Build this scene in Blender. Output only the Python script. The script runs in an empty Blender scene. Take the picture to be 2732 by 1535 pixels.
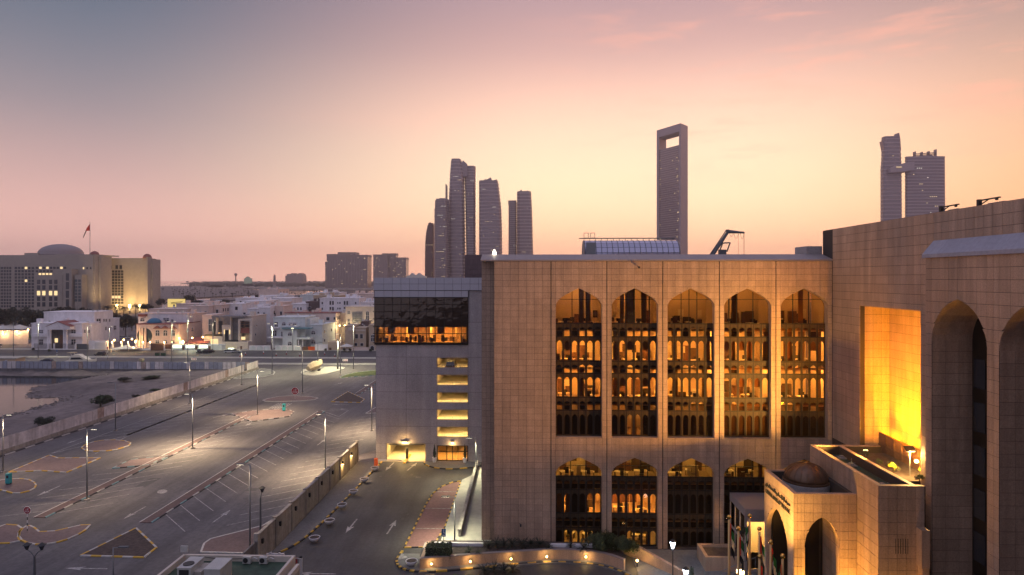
import bpy, bmesh, math, random
from mathutils import Vector, Matrix, noise as mnoise
random.seed(7)
R = math.radians
scene = bpy.context.scene
col = scene.collection

# ------------------------------------------------------------------ camera
FPX, HCAM, VPX, HY, CX0 = 1750.0, 35.0, 1420.0, 742.0, 1366.0   # focal length in photo pixels, eye height, vanishing point, horizon
YAW = math.atan((VPX - CX0) / FPX)
cam_d = bpy.data.cameras.new('camera'); cam = bpy.data.objects.new('camera', cam_d); col.objects.link(cam)
cam.location = (0, 0, HCAM); cam.rotation_euler = (R(90), 0, YAW)
cam_d.sensor_width = 36; cam_d.lens = 36 * FPX / 2732
cam_d.shift_y = -(1535 / 2 - HY) / 2732
cam_d.clip_start = 0.5; cam_d.clip_end = 60000
scene.camera = cam

# ------------------------------------------------------------------ sky at dusk
def s2l(c):
    return tuple((v / 255 / 12.92) if v / 255 <= .04045 else ((v / 255 + .055) / 1.055) ** 2.4 for v in c)
world = bpy.data.worlds.new('World'); scene.world = world; world.use_nodes = True
nt = world.node_tree; nt.nodes.clear()
def N(t, **k):
    n = nt.nodes.new(t)
    for a, b in k.items(): setattr(n, a, b)
    return n
def L(a, b): nt.links.new(a, b)
def M_(op, a, b=None, c=None, clamp=False):
    n = N('ShaderNodeMath', operation=op, use_clamp=clamp)
    for i, v in enumerate((a, b, c)):
        if v is None: continue
        if isinstance(v, (int, float)): n.inputs[i].default_value = v
        else: L(v, n.inputs[i])
    return n.outputs[0]
def RAMP(fac, stops):
    n = N('ShaderNodeValToRGB'); cr = n.color_ramp; cr.interpolation = 'B_SPLINE' if len(stops) > 3 else 'EASE'
    while len(cr.elements) < len(stops): cr.elements.new(0.5)
    for e, (p, c) in zip(cr.elements, stops): e.position = p; e.color = (*s2l(c), 1)
    L(fac, n.inputs[0]); return n.outputs[0]
def MIX(f, a, b, mode='MIX'):
    n = N('ShaderNodeMix', data_type='RGBA', blend_type=mode)
    for s, v in ((n.inputs[0], f), (n.inputs[6], a), (n.inputs[7], b)):
        if isinstance(v, (int, float)): s.default_value = v
        elif isinstance(v, tuple): s.default_value = v
        else: L(v, s)
    return n.outputs[2]
tc = N('ShaderNodeTexCoord'); sep = N('ShaderNodeSeparateXYZ'); L(tc.outputs['Generated'], sep.inputs[0])
SX, SY, SZ = sep.outputs
elev = M_('MULTIPLY', M_('ARCSINE', SZ), 2 / math.pi)           # 0 horizon .. 1 zenith
AZ0 = R(7)                                                       # sunset azimuth, right of +Y
az = M_('ARCTAN2', M_('SUBTRACT', M_('MULTIPLY', SX, math.cos(AZ0)), M_('MULTIPLY', SY, math.sin(AZ0))),
        M_('ADD', M_('MULTIPLY', SY, math.cos(AZ0)), M_('MULTIPLY', SX, math.sin(AZ0))))
e2 = M_('DIVIDE', M_('MAXIMUM', elev, 0.0), 0.5, clamp=True)     # 0..45 degrees
ctr = RAMP(e2, [(0, (255, 178, 136)), (.06, (262, 193, 144)), (.15, (277, 224, 180)), (.24, (271, 219, 184)), (.33, (244, 198, 174)), (.42, (202, 161, 154)), (.54, (160, 134, 141)), (.75, (156, 144, 166)), (1, (168, 162, 188))])
lft = RAMP(e2, [(0, (222, 172, 156)), (.08, (217, 169, 155)), (.17, (190, 155, 148)), (.28, (140, 131, 136)), (.42, (92, 104, 120)), (.55, (68, 86, 106)), (.75, (108, 118, 146)), (1, (150, 152, 182))])
rgt = RAMP(e2, [(0, (254, 158, 90)), (.08, (252, 168, 104)), (.17, (240, 174, 122)), (.28, (206, 160, 132)), (.42, (152, 132, 128)), (.55, (104, 101, 108)), (.75, (118, 120, 140)), (1, (150, 152, 182))])
bck = RAMP(e2, [(0, (118, 112, 124)), (.3, (132, 132, 152)), (.7, (152, 154, 180)), (1, (166, 164, 192))])
# azimuth weights: soft shoulders left and right of the afterglow, then the dim east behind
wl = N('ShaderNodeMapRange', interpolation_type='SMOOTHSTEP'); L(az, wl.inputs[0]); wl.inputs[1].default_value = R(-3); wl.inputs[2].default_value = R(-43)
wr = N('ShaderNodeMapRange', interpolation_type='SMOOTHSTEP'); L(az, wr.inputs[0]); wr.inputs[1].default_value = R(8); wr.inputs[2].default_value = R(40)
wb = N('ShaderNodeMapRange', interpolation_type='SMOOTHSTEP'); L(M_('ABSOLUTE', az), wb.inputs[0]); wb.inputs[1].default_value = R(50); wb.inputs[2].default_value = R(140)
sky = MIX(wr.outputs[0], MIX(wl.outputs[0], ctr, lft), rgt)
# thin wisps of high cloud catching the last light
mp = N('ShaderNodeMapping'); L(tc.outputs['Generated'], mp.inputs[0]); mp.inputs['Location'].default_value = (.35, .1, .6); mp.inputs['Scale'].default_value = (3.0, 3.0, 17); mp.inputs['Rotation'].default_value = (0, R(17), 0)
nz = N('ShaderNodeTexNoise'); L(mp.outputs[0], nz.inputs[0]); nz.inputs['Scale'].default_value = 2.2; nz.inputs['Detail'].default_value = 6; nz.inputs['Roughness'].default_value = .62
cl = N('ShaderNodeMapRange', interpolation_type='SMOOTHSTEP'); L(nz.outputs[0], cl.inputs[0]); cl.inputs[1].default_value = .47; cl.inputs[2].default_value = .76
ce = N('ShaderNodeMapRange', interpolation_type='SMOOTHSTEP'); L(elev, ce.inputs[0]); ce.inputs[1].default_value = .05; ce.inputs[2].default_value = .14
ca = N('ShaderNodeMapRange', interpolation_type='SMOOTHSTEP'); L(az, ca.inputs[0]); ca.inputs[1].default_value = R(-10); ca.inputs[2].default_value = R(9)
sky = MIX(M_('MULTIPLY', M_('MULTIPLY', M_('MULTIPLY', cl.outputs[0], ce.outputs[0]), ca.outputs[0]), .5), sky, (*s2l((250, 176, 150)), 1))
sky = MIX(wb.outputs[0], sky, bck)
# the air itself (the haze box) dims the lowest sky, so the glow behind it is stronger towards the horizon
gain = M_('MULTIPLY_ADD', M_('EXPONENT', M_('MULTIPLY', M_('MAXIMUM', elev, 0.0), -90 / 4.8)), 1.05, 1.15)
bg = N('ShaderNodeBackground'); L(sky, bg.inputs[0]); L(gain, bg.inputs[1])
wo = N('ShaderNodeOutputWorld'); L(bg.outputs[0], wo.inputs[0])

# the sun has just gone below the horizon: only a faint broad glow is left of it
sd = bpy.data.lights.new('sun', 'SUN'); sd.energy = 0.12; sd.angle = R(14); sd.color = (1, .62, .38)
sun = bpy.data.objects.new('sun', sd); col.objects.link(sun)
sun.rotation_euler = Vector((math.sin(AZ0), math.cos(AZ0), math.tan(R(4)))).to_track_quat('Z', 'Y').to_euler()

vs = scene.view_settings; vs.view_transform = 'Standard'; vs.look = 'None'; vs.exposure = 0.24; vs.gamma = 1; vs.use_curve_mapping = False
cy = scene.cycles; cy.use_denoising = True; cy.max_bounces = 6; cy.diffuse_bounces = 3; cy.glossy_bounces = 3; cy.transmission_bounces = 4
cy.transparent_max_bounces = 16; cy.volume_bounces = 0; cy.sample_clamp_indirect = 4; cy.sample_clamp_direct = 0; cy.caustics_reflective = False; cy.caustics_refractive = False
cy.use_light_tree = True

# ------------------------------------------------------------------ pixel helpers: a photo pixel meets a real plane of the place
_F = Vector((-math.sin(YAW), math.cos(YAW), 0)); _Rt = Vector((math.cos(YAW), math.sin(YAW), 0))
def ray(px, py): return _F + _Rt * ((px - CX0) / FPX) + Vector((0, 0, (HY - py) / FPX))
def G(px, py, z=0.0):
    d = ray(px, py); t = (z - HCAM) / d.z; return Vector((d.x * t, d.y * t, z))
def FY(px, py, Y):
    d = ray(px, py); t = Y / d.y; return d.x * t, HCAM + d.z * t
def FX(px, py, X):
    d = ray(px, py); t = X / d.x; return d.y * t, HCAM + d.z * t

# ------------------------------------------------------------------ mesh builder
ORG = {}
class MB:
    def __init__(s): s.v = []; s.f = []
    def add(s, vs, fs):
        o = len(s.v); s.v += [tuple(p) for p in vs]; s.f += [tuple(i + o for i in f) for f in fs]; return s
    def box(s, x0, x1, y0, y1, z0, z1):
        return s.add([(x0, y0, z0), (x1, y0, z0), (x1, y1, z0), (x0, y1, z0), (x0, y0, z1), (x1, y0, z1), (x1, y1, z1), (x0, y1, z1)],
                     [(0, 3, 2, 1), (4, 5, 6, 7), (0, 1, 5, 4), (1, 2, 6, 5), (2, 3, 7, 6), (3, 0, 4, 7)])
    def obox(s, c, ax, ay, az_, hx, hy, hz):
        c = Vector(c); vs = []
        for k in (-1, 1):
            for (i, j) in ((-1, -1), (1, -1), (1, 1), (-1, 1)):
                vs.append(c + Vector(ax) * hx * i + Vector(ay) * hy * j + Vector(az_) * hz * k)
        return s.add(vs, [(0, 3, 2, 1), (4, 5, 6, 7), (0, 1, 5, 4), (1, 2, 6, 5), (2, 3, 7, 6), (3, 0, 4, 7)])
    def ext(s, pts, vec):
        n = len(pts); p = [Vector(q) for q in pts]; v = Vector(vec)
        return s.add(p + [q + v for q in p], [tuple(range(n))[::-1], tuple(range(n, 2 * n))] + [(i, (i + 1) % n, n + (i + 1) % n, n + i) for i in range(n)])
    def prism(s, poly, z0, z1): return s.ext([(x, y, z0) for x, y in poly], (0, 0, z1 - z0))
    def sheet(s, poly, z): return s.add([(x, y, z) for x, y in poly], [tuple(range(len(poly)))])
    def cyl(s, p0, p1, r0, r1=None, n=8, cap=True):
        r1 = r0 if r1 is None else r1; p0 = Vector(p0); p1 = Vector(p1); d = (p1 - p0).normalized()
        u = d.orthogonal().normalized(); w = d.cross(u); vs = []
        for p, r in ((p0, r0), (p1, r1)):
            for i in range(n):
                a = 2 * math.pi * i / n; vs.append(p + u * (r * math.cos(a)) + w * (r * math.sin(a)))
        fs = [(i, (i + 1) % n, n + (i + 1) % n, n + i) for i in range(n)]
        if cap: fs += [tuple(range(n))[::-1], tuple(range(n, 2 * n))]
        return s.add(vs, fs)
    def tube(s, pts, r, n=6):
        for a, b in zip(pts, pts[1:]): s.cyl(a, b, r, r, n)
        return s
    def lathe(s, prof, c, n=16, sx=1, sy=1):
        c = Vector(c); vs = []; m = len(prof)
        for r, z in prof:
            for i in range(n):
                a = 2 * math.pi * i / n; vs.append(c + Vector((r * math.cos(a) * sx, r * math.sin(a) * sy, z)))
        fs = [(k * n + i, k * n + (i + 1) % n, (k + 1) * n + (i + 1) % n, (k + 1) * n + i) for k in range(m - 1) for i in range(n)]
        fs += [tuple(range(n))[::-1], tuple(range((m - 1) * n, m * n))]
        return s.add(vs, fs)
    def ball(s, c, r, n=10, sz=1): return s.lathe([(max(.001, r * math.sin(math.pi * k / n)), -r * sz * math.cos(math.pi * k / n)) for k in range(n + 1)], c, n)
    def loft(s, rings, cap=True):
        n = len(rings[0]); vs = [p for r in rings for p in r]
        fs = [(k * n + i, k * n + (i + 1) % n, (k + 1) * n + (i + 1) % n, (k + 1) * n + i) for k in range(len(rings) - 1) for i in range(n)]
        if cap: fs += [tuple(range(n))[::-1], tuple(range((len(rings) - 1) * n, len(rings) * n))]
        return s.add(vs, fs)
    def mesh(s, name, mat, org=(0, 0, 0), smooth=False):
        me = bpy.data.meshes.new(name); ox, oy, oz = org
        me.from_pydata([(x - ox, y - oy, z - oz) for x, y, z in s.v], [], s.f)
        if mat: me.materials.append(mat)
        if smooth:
            for p in me.polygons: p.use_smooth = True
        return me
    def build(s, name, mat, parent=None, smooth=False):
        org = ORG.get(parent, (0, 0, 0)) if parent else (0, 0, 0)
        o = bpy.data.objects.new(name, s.mesh(name, mat, org, smooth)); col.objects.link(o)
        if parent: o.parent = parent; ORG[o] = org
        return o
def thing(name, label, cat, loc=(0, 0, 0), group=None, rz=0):
    o = bpy.data.objects.new(name, None); col.objects.link(o); o.location = loc; o.rotation_euler.z = rz
    ORG[o] = tuple(loc); return tag(o, label, cat, group)
def tag(o, label, cat, group=None):
    o['label'] = label; o['category'] = cat
    if group: o['group'] = group
    return o
def struct(o, kind='structure'): o['kind'] = kind; return o
def inst(name, me, parent, loc, scale=(1, 1, 1), rz=0, rx=0):
    o = bpy.data.objects.new(name, me); col.objects.link(o)
    org = ORG.get(parent, (0, 0, 0)); o.parent = parent; ORG[o] = org
    o.location = (loc[0] - org[0], loc[1] - org[1], loc[2] - org[2]); o.scale = scale; o.rotation_euler = (rx, 0, rz); return o
def copy_tree(o, parent=None):
    c = o.copy(); col.objects.link(c); c.parent = parent
    for ch in [x for x in o.children]: copy_tree(ch, c)
    return c
def lamp(kind, loc, energy, color, parent=None, size=.1, to=None, spot=None, blend=.5):
    d = bpy.data.lights.new('light', kind); d.energy = energy; d.color = color
    if kind in ('POINT', 'SPOT'): d.shadow_soft_size = size
    if kind == 'AREA': d.size = size
    if spot: d.spot_size = R(spot); d.spot_blend = blend
    o = bpy.data.objects.new('light', d); col.objects.link(o)
    org = ORG.get(parent, (0, 0, 0)) if parent else (0, 0, 0)
    o.location = (loc[0] - org[0], loc[1] - org[1], loc[2] - org[2])
    if to is not None: o.rotation_euler = (Vector(loc) - Vector(to)).to_track_quat('Z', 'Y').to_euler()
    if parent: o.parent = parent
    return o

# ------------------------------------------------------------------ materials
MT = {}
def mat(name, colr, rough=.8, metal=0.0, emit=None, es=0.0, var=0.0, nscale=0.0, namt=.25, bump=0.0, spec=None, big=0.0, bigamt=.3, coat=0.0, streak=None):
    """base colour with grain (nscale/namt), large soft patches (big), a tint per piece (var) and fine relief (bump)"""
    m = bpy.data.materials.new(name); m.use_nodes = True; t = m.node_tree; b = t.nodes['Principled BSDF']
    b.inputs['Base Color'].default_value = (*colr, 1); b.inputs['Roughness'].default_value = rough; b.inputs['Metallic'].default_value = metal
    if spec is not None: b.inputs['Specular IOR Level'].default_value = spec
    if emit: b.inputs['Emission Color'].default_value = (*emit, 1); b.inputs['Emission Strength'].default_value = es
    fac = None
    def mul(a, c):
        if a is None: return c
        n = t.nodes.new('ShaderNodeMath'); n.operation = 'MULTIPLY'; t.links.new(a, n.inputs[0]); t.links.new(c, n.inputs[1]); return n.outputs[0]
    def rng(src, lo, hi, a=0.0, c=1.0):
        n = t.nodes.new('ShaderNodeMapRange'); t.links.new(src, n.inputs[0]); n.inputs[1].default_value = a; n.inputs[2].default_value = c; n.inputs[3].default_value = lo; n.inputs[4].default_value = hi; return n.outputs[0]
    geo = t.nodes.new('ShaderNodeNewGeometry') if (var or nscale or big) else None
    if var:
        oi = t.nodes.new('ShaderNodeObjectInfo'); ad = t.nodes.new('ShaderNodeMath'); ad.operation = 'ADD'; t.links.new(oi.outputs['Random'], ad.inputs[0]); t.links.new(geo.outputs['Random Per Island'], ad.inputs[1])
        fr = t.nodes.new('ShaderNodeMath'); fr.operation = 'FRACT'; t.links.new(ad.outputs[0], fr.inputs[0]); fac = mul(fac, rng(fr.outputs[0], 1 - var, 1 + var))
    def noise(sc, det=4):
        n = t.nodes.new('ShaderNodeTexNoise'); n.inputs['Scale'].default_value = sc; n.inputs['Detail'].default_value = det; n.inputs['Roughness'].default_value = .65
        t.links.new(geo.outputs['Position'], n.inputs['Vector']); return n.outputs[0]
    if nscale:
        ns = noise(nscale); fac = mul(fac, rng(ns, 1 - namt, 1 + namt, .3, .7))
        if bump:
            bp = t.nodes.new('ShaderNodeBump'); bp.inputs['Strength'].default_value = bump; bp.inputs['Distance'].default_value = .02; t.links.new(ns, bp.inputs['Height']); t.links.new(bp.outputs[0], b.inputs['Normal'])
    if big: fac = mul(fac, rng(noise(big, 3), 1 - bigamt, 1 + bigamt, .3, .7))
    if streak:
        g2 = geo or t.nodes.new('ShaderNodeNewGeometry'); vm = t.nodes.new('ShaderNodeVectorMath'); vm.operation = 'MULTIPLY'; t.links.new(g2.outputs['Position'], vm.inputs[0]); vm.inputs[1].default_value = streak[:3]
        n = t.nodes.new('ShaderNodeTexNoise'); n.inputs['Scale'].default_value = 1; n.inputs['Detail'].default_value = 5; n.inputs['Roughness'].default_value = .7; t.links.new(vm.outputs[0], n.inputs['Vector']); fac = mul(fac, rng(n.outputs[0], 1 - streak[3], 1 + streak[3] * .6, .32, .68))
    if fac is not None:
        mx = t.nodes.new('ShaderNodeVectorMath'); mx.operation = 'SCALE'; mx.inputs[0].default_value = colr; t.links.new(fac, mx.inputs['Scale']); t.links.new(mx.outputs[0], b.inputs['Base Color'])
    MT[name] = m; return m
def emis(name, colr, strength):
    m = bpy.data.materials.new(name); m.use_nodes = True; t = m.node_tree; t.nodes.clear()
    e = t.nodes.new('ShaderNodeEmission'); e.inputs[0].default_value = (*colr, 1); e.inputs[1].default_value = strength
    o = t.nodes.new('ShaderNodeOutputMaterial'); t.links.new(e.outputs[0], o.inputs[0]); MT[name] = m; return m
def glass(name, tint, ior=1.5, rough=.02, refl=1.0, wob=0.0):
    m = bpy.data.materials.new(name); m.use_nodes = True; t = m.node_tree; t.nodes.clear()
    tr = t.nodes.new('ShaderNodeBsdfTransparent'); tr.inputs[0].default_value = (*tint, 1)
    gl = t.nodes.new('ShaderNodeBsdfGlossy'); gl.inputs['Roughness'].default_value = rough; gl.inputs[0].default_value = (refl, refl * .95, refl * .9, 1)
    fr = t.nodes.new('ShaderNodeFresnel'); fr.inputs[0].default_value = ior
    if wob:
        g = t.nodes.new('ShaderNodeNewGeometry'); n = t.nodes.new('ShaderNodeTexNoise'); n.inputs['Scale'].default_value = .55; t.links.new(g.outputs['Position'], n.inputs[0])
        bp = t.nodes.new('ShaderNodeBump'); bp.inputs['Strength'].default_value = wob; bp.inputs['Distance'].default_value = .1; t.links.new(n.outputs[0], bp.inputs['Height']); t.links.new(bp.outputs[0], gl.inputs['Normal'])
    mx = t.nodes.new('ShaderNodeMixShader'); t.links.new(fr.outputs[0], mx.inputs[0]); t.links.new(tr.outputs[0], mx.inputs[1]); t.links.new(gl.outputs[0], mx.inputs[2])
    o = t.nodes.new('ShaderNodeOutputMaterial'); t.links.new(mx.outputs[0], o.inputs[0]); MT[name] = m; return m
mat('granite', (.42, .28, .195), .62, var=.075, nscale=9, namt=.2, big=.12, bigamt=.1, streak=(.9, .9, .07, .27))
mat('granite_joint', (.05, .036, .03), .9)
mat('granite_coping', (.26, .215, .21), .55, var=.06, nscale=8, namt=.12)
mat('granite_grey', (.39, .35, .345), .65, var=.06, nscale=7, namt=.22, big=.1, bigamt=.12, streak=(.7, .7, .06, .15))
mat('joint_grey', (.09, .08, .08), .9)
mat('alu_panel', (.42, .41, .45), .45, var=.04, nscale=3, namt=.05)
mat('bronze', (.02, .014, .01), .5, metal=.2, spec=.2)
mat('bronze_screen', (.05, .03, .015), .55, metal=.0, var=.3, spec=.2)
mat('black_metal', (.02, .02, .022), .5)
mat('steel', (.22, .23, .24), .5, metal=.4)
mat('dark_steel', (.12, .13, .14), .5, metal=.5)
mat('asphalt', (.112, .104, .106), .82, nscale=1.6, namt=.22, big=.06, bigamt=.28, bump=.25, streak=(.45, .035, 1, .3))
mat('asphalt_new', (.066, .063, .066), .72, nscale=2.2, namt=.22, big=.09, bigamt=.3, bump=.25, streak=(.5, .04, 1, .3))
mat('paint_white', (.34, .325, .31), .75, nscale=2.5, namt=.6, big=.3, bigamt=.3)
mat('brick_paving', (.15, .105, .10), .85, var=.1, nscale=2.5, namt=.25, big=.2, bigamt=.15)
mat('red_paving', (.115, .075, .07), .85, nscale=2.5, namt=.22, big=.2, bigamt=.15)
mat('grey_paving', (.17, .165, .16), .85, nscale=3, namt=.2, big=.2, bigamt=.15)
mat('pale_paving', (.42, .40, .34), .85, nscale=.8, namt=.15, big=.08, bigamt=.15)
mat('kerb_white', (.48, .46, .43), .8, nscale=3, namt=.2)
mat('kerb_teal', (.16, .30, .32), .7, nscale=3, namt=.25)
mat('kerb_black', (.03, .03, .033), .7, nscale=3, namt=.3)
mat('kerb_yellow', (.55, .33, .04), .7, nscale=3, namt=.25)
mat('soil', (.07, .05, .042), .95, nscale=2.5, namt=.5, bump=.6)
mat('sand', (.17, .14, .13), .95, nscale=.35, namt=.3, big=.06, bigamt=.35, bump=.5)
mat('earth', (.20, .165, .15), .95, nscale=.5, namt=.3, big=.03, bigamt=.3)
mat('grass', (.075, .105, .028), .95, nscale=3, namt=.4, big=.3, bigamt=.3)
mat('rock', (.16, .135, .12), .95, var=.3, nscale=2, namt=.35)
mat('hoarding', (.64, .59, .58), .6, var=.08, nscale=.6, namt=.22, streak=(.8, .8, .1, .3))
mat('rust', (.22, .10, .05), .9, nscale=2, namt=.5)
mat('concrete', (.33, .30, .265), .85, nscale=1.5, namt=.2, big=.15, bigamt=.2, streak=(.9, .9, .08, .3))
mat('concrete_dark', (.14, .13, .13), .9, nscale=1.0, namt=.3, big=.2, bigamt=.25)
mat('white_plaster', (.80, .76, .76), .85, nscale=.6, namt=.08, big=.1, bigamt=.08, streak=(.5, .5, .06, .12))
mat('cool_plaster', (.64, .68, .66), .85, nscale=.6, namt=.08, big=.1, bigamt=.08, streak=(.5, .5, .06, .12))
mat('pink_plaster', (.72, .57, .49), .85, nscale=.6, namt=.07, big=.1, bigamt=.08)
mat('tan_plaster', (.52, .41, .29), .85, nscale=.6, namt=.08, big=.1, bigamt=.08)
mat('beige_plaster', (.60, .52, .44), .85, nscale=.6, namt=.08, big=.1, bigamt=.08)
mat('grey_stone', (.20, .19, .195), .8, var=.2, nscale=1.2, namt=.2)
mat('roof_tile', (.26, .085, .07), .7, var=.12, nscale=1.5, namt=.25)
mat('blue_tile', (.03, .15, .25), .35, nscale=1.5, namt=.2)
mat('window_dark', (.025, .03, .04), .15, spec=.6)
mat('window_teal', (.03, .05, .06), .12, spec=.8)
mat('frame_white', (.6, .58, .58), .5)
mat('wood', (.16, .08, .045), .6, var=.15, nscale=3, namt=.25)
mat('green_roof', (.030, .062, .038), .7, nscale=1.3, namt=.35)
mat('ac_metal', (.46, .45, .42), .5, nscale=1.5, namt=.12)
mat('pink_paving', (.21, .105, .10), .85, nscale=2.5, namt=.22, big=.2, bigamt=.15)
mat('oil', (.035, .032, .032), .5, nscale=1.5, namt=.4)
mat('ministry_stone', (.36, .31, .26), .8, var=.05, nscale=.3, namt=.1, big=.02, bigamt=.08)
mat('tower_glass', (.26, .20, .215), .22, spec=.9, metal=.15)
mat('tower_frame', (.40, .32, .335), .5)
mat('tower_red', (.16, .075, .07), .4)
mat('hotel_stone', (.27, .205, .185), .7)
mat('leaf', (.045, .062, .022), .7, var=.45)
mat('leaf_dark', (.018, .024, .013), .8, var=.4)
mat('leaf_lime', (.13, .15, .03), .7, var=.3)
mat('bark', (.09, .065, .045), .95, nscale=3, namt=.3)
mat('tyre', (.012, .012, .013), .8)
mat('car_white', (.62, .62, .60), .25, coat=1); mat('car_black', (.012, .013, .016), .18); mat('car_silver', (.36, .37, .38), .3, metal=.5); mat('car_blue', (.012, .02, .055), .2)
mat('car_glass', (.012, .015, .018), .06, spec=.8)
mat('canvas', (.48, .40, .26), .9, nscale=1.2, namt=.2, bump=.6)
mat('gelcoat', (.66, .62, .54), .3)
mat('red_sign', (.34, .022, .025), .5); mat('white_sign', (.75, .75, .75), .5); mat('blue_sign', (.03, .09, .24), .5); mat('teal_box', (.02, .30, .33), .4)
mat('red_plastic', (.28, .02, .02), .5); mat('white_plastic', (.62, .60, .60), .5); mat('orange_plastic', (.6, .09, .015), .5)
mat('green_plastic', (.02, .07, .04), .6)
mat('brass', (.75, .45, .12), .25, metal=1)
mat('pole_gold', (.62, .40, .16), .35, metal=.55)
mat('flag_red', (.75, .06, .03), .8); mat('flag_green', (.02, .16, .05), .8); mat('flag_white', (.7, .66, .55), .8); mat('flag_black', (.012, .012, .012), .8)
mat('dome_copper', (.15, .085, .05), .42, metal=.4, nscale=2, namt=.2)
mat('office_wall', (.62, .50, .36), .9); mat('office_floor', (.32, .24, .16), .7); mat('office_dark', (.05, .035, .025), .8); mat('office_furn', (.10, .06, .035), .6); mat('paper', (.75, .68, .52), .8)
mat('garage', (.62, .54, .40), .85, nscale=1, namt=.1)
glass('glass_bronze', (.82, .66, .46), 1.45, .015, .55, .25)
glass('glass_clear', (.9, .88, .8), 1.4, .02, .6)
glass('glass_dark', (.7, .55, .38), 1.7, .012, .7, .5)
emis('lamp_warm', (1, .62, .22), 22); emis('lamp_white', (1, .88, .66), 8); emis('lamp_blue', (.78, .88, 1), 12)
emis('lamp_soft', (1, .62, .22), 6); emis('office_light', (1, .60, .17), 140); emis('office_light_dim', (1, .58, .2), 52); emis('office_light_green', (.95, .76, .28), 24)
emis('garage_light', (1, .66, .24), 170); emis('lit_panel', (.9, 1, .72), 3.2); emis('lit_window', (1, .72, .36), 1.1); emis('lit_window_cool', (.85, .95, .9), 1.0); emis('far_light', (1, .74, .42), .8); emis('far_white', (1, .92, .8), .8); emis('sign_yellow', (1, .72, .25), .75); emis('beacon', (1, .25, .12), 6)
for k_ in ('flag_red', 'flag_green', 'flag_white'):                 # thin cloth lets light through
    b_ = MT[k_].node_tree.nodes['Principled BSDF']; t_ = MT[k_].node_tree; tl = t_.nodes.new('ShaderNodeBsdfTranslucent'); tl.inputs[0].default_value = b_.inputs['Base Color'].default_value; mx_ = t_.nodes.new('ShaderNodeMixShader'); mx_.inputs[0].default_value = .45; t_.links.new(b_.outputs[0], mx_.inputs[1]); t_.links.new(tl.outputs[0], mx_.inputs[2]); t_.links.new(mx_.outputs[0], t_.nodes['Material Output'].inputs[0])
UNIT = MB().box(-.5, .5, -.5, .5, -.5, .5)
def ubox(matname, _c={}):
    if matname not in _c: _c[matname] = UNIT.mesh('piece', MT[matname])
    return _c[matname]
def piece(name, matname, parent, x0, x1, y0, y1, z0, z1):
    return inst(name, ubox(matname), parent, ((x0 + x1) / 2, (y0 + y1) / 2, (z0 + z1) / 2), (abs(x1 - x0), abs(y1 - y0), abs(z1 - z0)))
# ================================================================== ground, water, roads, parking lot
def gxy(pts, z=0.0): return [tuple(G(x, y, z).xy) for x, y in pts]
XH = -105.5                                    # line of the long hoarding beside the inlet
YQ = 246.0                                     # quay line behind the inlet
g = MB(); g.add([(XH, -700, -.06), (900, -700, -.06), (900, 965, -.06), (-1500, 965, -.06), (-1500, YQ, -.06), (XH, YQ, -.06)], [(0, 1, 2, 3, 4, 5)])
struct(g.build('ground', MT['earth']))
# sea to the horizon
wm = bpy.data.materials.new('water'); wm.use_nodes = True; t = wm.node_tree; b = t.nodes['Principled BSDF']
b.inputs['Base Color'].default_value = (.012, .015, .018, 1); b.inputs['Roughness'].default_value = .06; b.inputs['IOR'].default_value = 1.33
g_ = t.nodes.new('ShaderNodeNewGeometry'); nz_ = t.nodes.new('ShaderNodeTexNoise'); nz_.inputs['Scale'].default_value = .7; nz_.inputs['Detail'].default_value = 5; t.links.new(g_.outputs['Position'], nz_.inputs[0])
bp_ = t.nodes.new('ShaderNodeBump'); bp_.inputs['Strength'].default_value = .10; bp_.inputs['Distance'].default_value = .2; t.links.new(nz_.outputs[0], bp_.inputs['Height']); t.links.new(bp_.outputs[0], b.inputs['Normal'])
MT['water'] = wm
WZ = -1.6
struct(MB().add([(-7400, 40, WZ), (7400, 40, WZ), (7400, 6950, WZ), (-7400, 6950, WZ)], [(0, 1, 2, 3)]).build('sea_water', wm))
# sandy flats and islands across the water
def far_land(name, pts, m, zt=.1):
    struct(MB().prism(gxy(pts, zt), -3, zt).build(name, MT[m]))
far_land('sand_flat', [(330, 764), (560, 763.5), (640, 768), (700, 776), (735, 780), (700, 785), (640, 788), (560, 792), (470, 797), (330, 799)], 'sand')
far_land('sand_spit', [(560, 797), (620, 793.5), (740, 792.5), (790, 787), (900, 786), (1030, 790), (1030, 800), (560, 801)], 'sand')
far_land('wooded_island', [(480, 755.5), (600, 753), (900, 752), (1300, 752), (1300, 772), (900, 773.5), (740, 774), (640, 767), (560, 761)], 'earth')
far_land('far_coast', [(540, 751.4), (800, 751), (1400, 751), (1400, 752.5), (900, 752.5), (620, 753), (560, 752.6)], 'earth')

# --- terrain beside the inlet: a bank of sand and rubble that dips under the water
inlet = [(-260, 1200), (0, 1117), (80, 1096), (110, 1085), (152, 1077), (163, 1068), (150, 1062), (82, 1062), (73, 1053), (90, 1036), (163, 1022), (223, 1013), (268, 1008), (268, 1003), (-300, 1003)]
inp = gxy(inlet, WZ)
def inside(x, y, poly):
    c = False; n = len(poly)
    for i in range(n):
        x1, y1 = poly[i]; x2, y2 = poly[(i + 1) % n]
        if (y1 > y) != (y2 > y) and x < (x2 - x1) * (y - y1) / (y2 - y1) + x1: c = not c
    return c
def edist(x, y, poly):
    d = 1e9; n = len(poly)
    for i in range(n):
        x1, y1 = poly[i]; x2, y2 = poly[(i + 1) % n]; dx, dy = x2 - x1, y2 - y1
        t_ = max(0, min(1, ((x - x1) * dx + (y - y1) * dy) / (dx * dx + dy * dy + 1e-9))); d = min(d, math.hypot(x - x1 - t_ * dx, y - y1 - t_ * dy))
    return d
tm = MB(); NX, NY = 84, 74; x0, x1, y0, y1 = -235, XH + .4, 96, YQ - .6
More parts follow.
